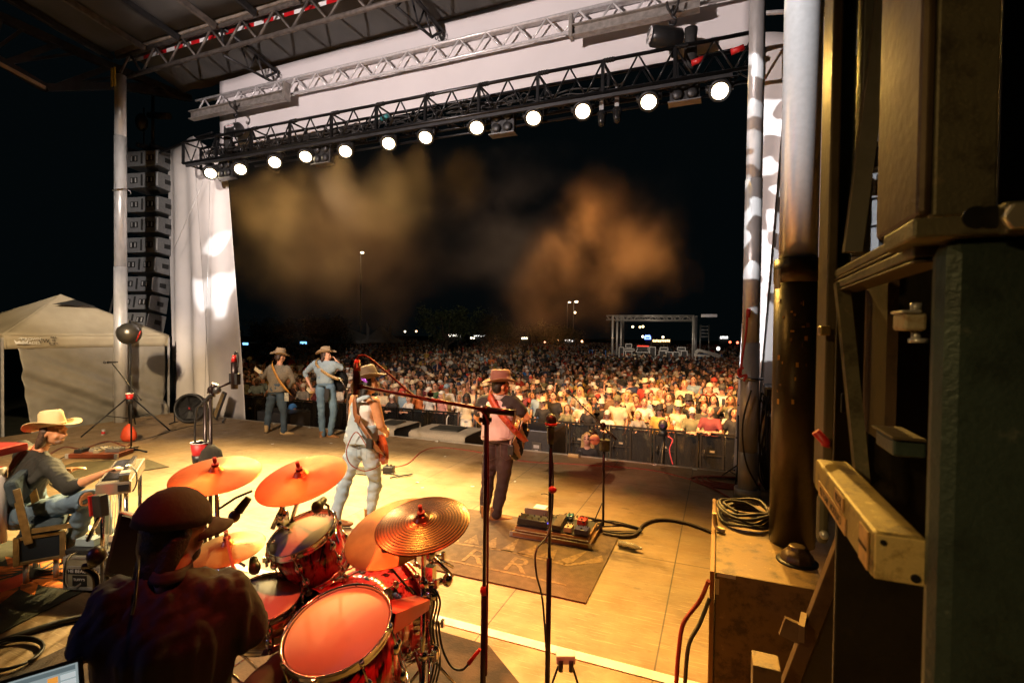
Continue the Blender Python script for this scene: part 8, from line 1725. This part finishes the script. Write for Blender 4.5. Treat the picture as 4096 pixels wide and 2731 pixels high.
t=thing('floor_bracket','flat orange-lit steel foot at the bottom beside the gusset','bracket',PY(3070,2720,Yg-.15)); vb(3010,3125,2672,2800,Yg-.2,.1,BOXM,'foot',t)

# flange with rounded lugs beside rail
t=thing('pivot_plate','rounded steel pivot plate with pin behind the rail stickers','plate',PY(3290,2070,E0.y+1.0)); Yp=1.30
vb(3272,3318,1985,2180,Yp,.03,worn('pivot_olive',(.14,.12,.07),(.08,.07,.04),(.2,.16,.1)),'plate',t,.01); MB().lathe([(.009,0),(.009,.01),(.005,.014),(.001,.014)],PY(3295,2135,Yp-.0),(0,-1,0),n=14).build('pin',ALU,t)
red_h=thing('grab_handle','red metal handle above the far end of the yellow beam','handle',PY(3270,1750,Yfar)); MB().tube([PY(3262,1725,Yfar),PY(3305,1770,Yfar),PY(3300,1785,Yfar)],.010,7).build('grip',RED,red_h); 
# road cases behind the mast
def rcase(x0,x1,yt,yb,Yv,lab):
    t=thing('flight_case',lab,'case',PY((x0+x1)/2,yb,Yv),'road cases behind the right pole'); p=PY(x0,yb,Yv);q=PY(x1,yt,Yv); z0=max(p.z,.02); MB().mm((p.x,Yv,z0),(q.x,Yv+.6,q.z)).build('case_body',BLKP,t,.005); a=MB(); e=.018
    for x in(p.x,q.x): a.mm((x-e,Yv-.012,z0),(x+e,Yv+.01,q.z))
    for z in(z0+e,q.z-e): a.mm((p.x,Yv-.013,z-e),(q.x,Yv+.012,z+e))
    a.build('metal_edging',ALU,t); return t
rcase(3048,3340,1672,1975,7.9,'large black road case with metal edging standing behind the hydraulic cylinder'); 
k_=rcase(3060,3350,1560,1668,8.2,'smaller black rack case stacked on the large road case')
a=MB(); rr=random.Random(8)
for k in range(9):
    p=[PY(3040+rr.uniform(0,70),1560+rr.uniform(0,40),7.8),PY(3035+rr.uniform(0,60),1700+rr.uniform(-60,40),7.75),PY(3025+rr.uniform(0,50),1850+rr.uniform(-60,60),7.75),PY(3060+rr.uniform(0,50),1960,7.75)]; a.tube(catmull(p),.012,5)
o=a.build('cable_bundle',RUB); tag(o,'tangle of black cables hanging beside the road cases','cables')
p=PZ(3005,1905); p=V((PY(2950,1880,8.3).x,8.3,0)); t=thing('microphone_stand','thin folded black stand against the right curtain','microphone stand',p); a=MB(); tripod(a,p,.28,.25,3,.4,.010); a.cyl(p,PY(2953,1660,8.3),.012); a.build('tube',BLK,t)
spot('rig_spot_warm_steel',(-1.8,-2.0,3.6),(.75,1.5,1.3),70,(1,.62,.22),46,.8)
spot('fill_spot_rail',(-1.6,-1.2,3.3),(.24,1.0,1.85),60,(1,.66,.26),16,.6)  # dedicated fill added to brighten the beam
spot('rig_spot_amber_box',(-3.5,3.0,6.5),(.35,2.4,.9),300,(1,.50,.10),34,.6)
# ================================================================ STAGE SMOKE
def smoke(nm,a_,b_,dens,scale,lo,hi,label,seed=0.,col=(1,.70,.44)):
    a_,b_=V(a_),V(b_); c=(a_+b_)/2; h=(b_-a_)/2
    m=bpy.data.materials.new(nm); m.use_nodes=True; T=m.node_tree; N=T.nodes; L=T.links; N.remove(N['Principled BSDF']); out=N['Material Output']; v=N.new('ShaderNodeVolumeScatter'); v.inputs['Color'].default_value=(*col,1); v.inputs['Anisotropy'].default_value=.15
    tc=N.new('ShaderNodeTexCoord'); n=N.new('ShaderNodeTexNoise'); n.noise_dimensions='4D'; n.inputs['W'].default_value=seed; n.inputs['Scale'].default_value=scale; n.inputs['Detail'].default_value=3.5; n.inputs['Roughness'].default_value=.55; n.inputs['Distortion'].default_value=.5; L.new(tc.outputs['Object'],n.inputs['Vector'])
    mr_=N.new('ShaderNodeMapRange'); mr_.inputs[1].default_value=lo; mr_.inputs[2].default_value=hi; mr_.interpolation_type='SMOOTHSTEP'; L.new(n.outputs['Fac'],mr_.inputs[0])
    mp=N.new('ShaderNodeVectorMath'); mp.operation='MULTIPLY'; mp.inputs[1].default_value=(1/h.x,1/h.y,1/h.z); dn=N.new('ShaderNodeTexNoise'); dn.noise_dimensions='4D'; dn.inputs['W'].default_value=seed+3; dn.inputs['Scale'].default_value=scale*.8; dn.inputs['Detail'].default_value=3; L.new(tc.outputs['Object'],dn.inputs['Vector']); dv=N.new('ShaderNodeVectorMath'); dv.operation='MULTIPLY_ADD'; dv.inputs[1].default_value=(h.x*1.6,h.y*1.2,h.z*1.6); dv.inputs[2].default_value=(-h.x*.8,-h.y*.6,-h.z*.8); L.new(dn.outputs['Color'],dv.inputs[0]); ad=N.new('ShaderNodeVectorMath'); L.new(dv.outputs[0],ad.inputs[0]); L.new(tc.outputs['Object'],ad.inputs[1]); L.new(ad.outputs[0],mp.inputs[0]); ln=N.new('ShaderNodeVectorMath'); ln.operation='LENGTH'; L.new(mp.outputs[0],ln.inputs[0])
    fo=N.new('ShaderNodeMapRange'); fo.interpolation_type='SMOOTHSTEP'; fo.inputs[1].default_value=.98; fo.inputs[2].default_value=.25; L.new(ln.outputs['Value'],fo.inputs[0])
    m1=N.new('ShaderNodeMath'); m1.operation='MULTIPLY'; L.new(mr_.outputs[0],m1.inputs[0]); L.new(fo.outputs[0],m1.inputs[1]); m2=N.new('ShaderNodeMath'); m2.operation='MULTIPLY'; m2.inputs[1].default_value=dens; L.new(m1.outputs[0],m2.inputs[0]); L.new(m2.outputs[0],v.inputs['Density']); L.new(v.outputs[0],out.inputs['Volume'])
    o=MB().mm(-h,h).build('smoke',m,None); o.location=c; tag(o,label,'smoke',None,'stuff'); return o
p=PY(2330,960,13.0); smoke('smoke_cloud',(p.x-4.4,10.3,p.z-3.4),(p.x+3.0,15.8,p.z+3.4),.17,.55,.37,.74,'amber smoke cloud drifting over the crowd right of centre',2.1)
p=PY(1990,760,13.0); smoke('smoke_puff',(p.x-2.2,11.4,p.z-2.0),(p.x+1.8,14.6,p.z+2.2),.12,.9,.40,.72,'small amber smoke puff left of the large cloud',5.3)
p=PY(1420,880,11.5); smoke('smoke_beams',(p.x-5.0,9.2,p.z-4.2),(p.x+4.4,13.4,p.z+3.0),.050,.45,.28,.80,'thin brown smoke hanging beyond the left half of the truss',7.7)
p=PY(1460,700,7.6); smoke('smoke_lamps',(p.x-4.2,6.0,p.z-2.6),(p.x+2.6,8.7,p.z+1.5),.022,1.0,.32,.78,'faint smoke catching the beams of the middle stage lamps',1.4)
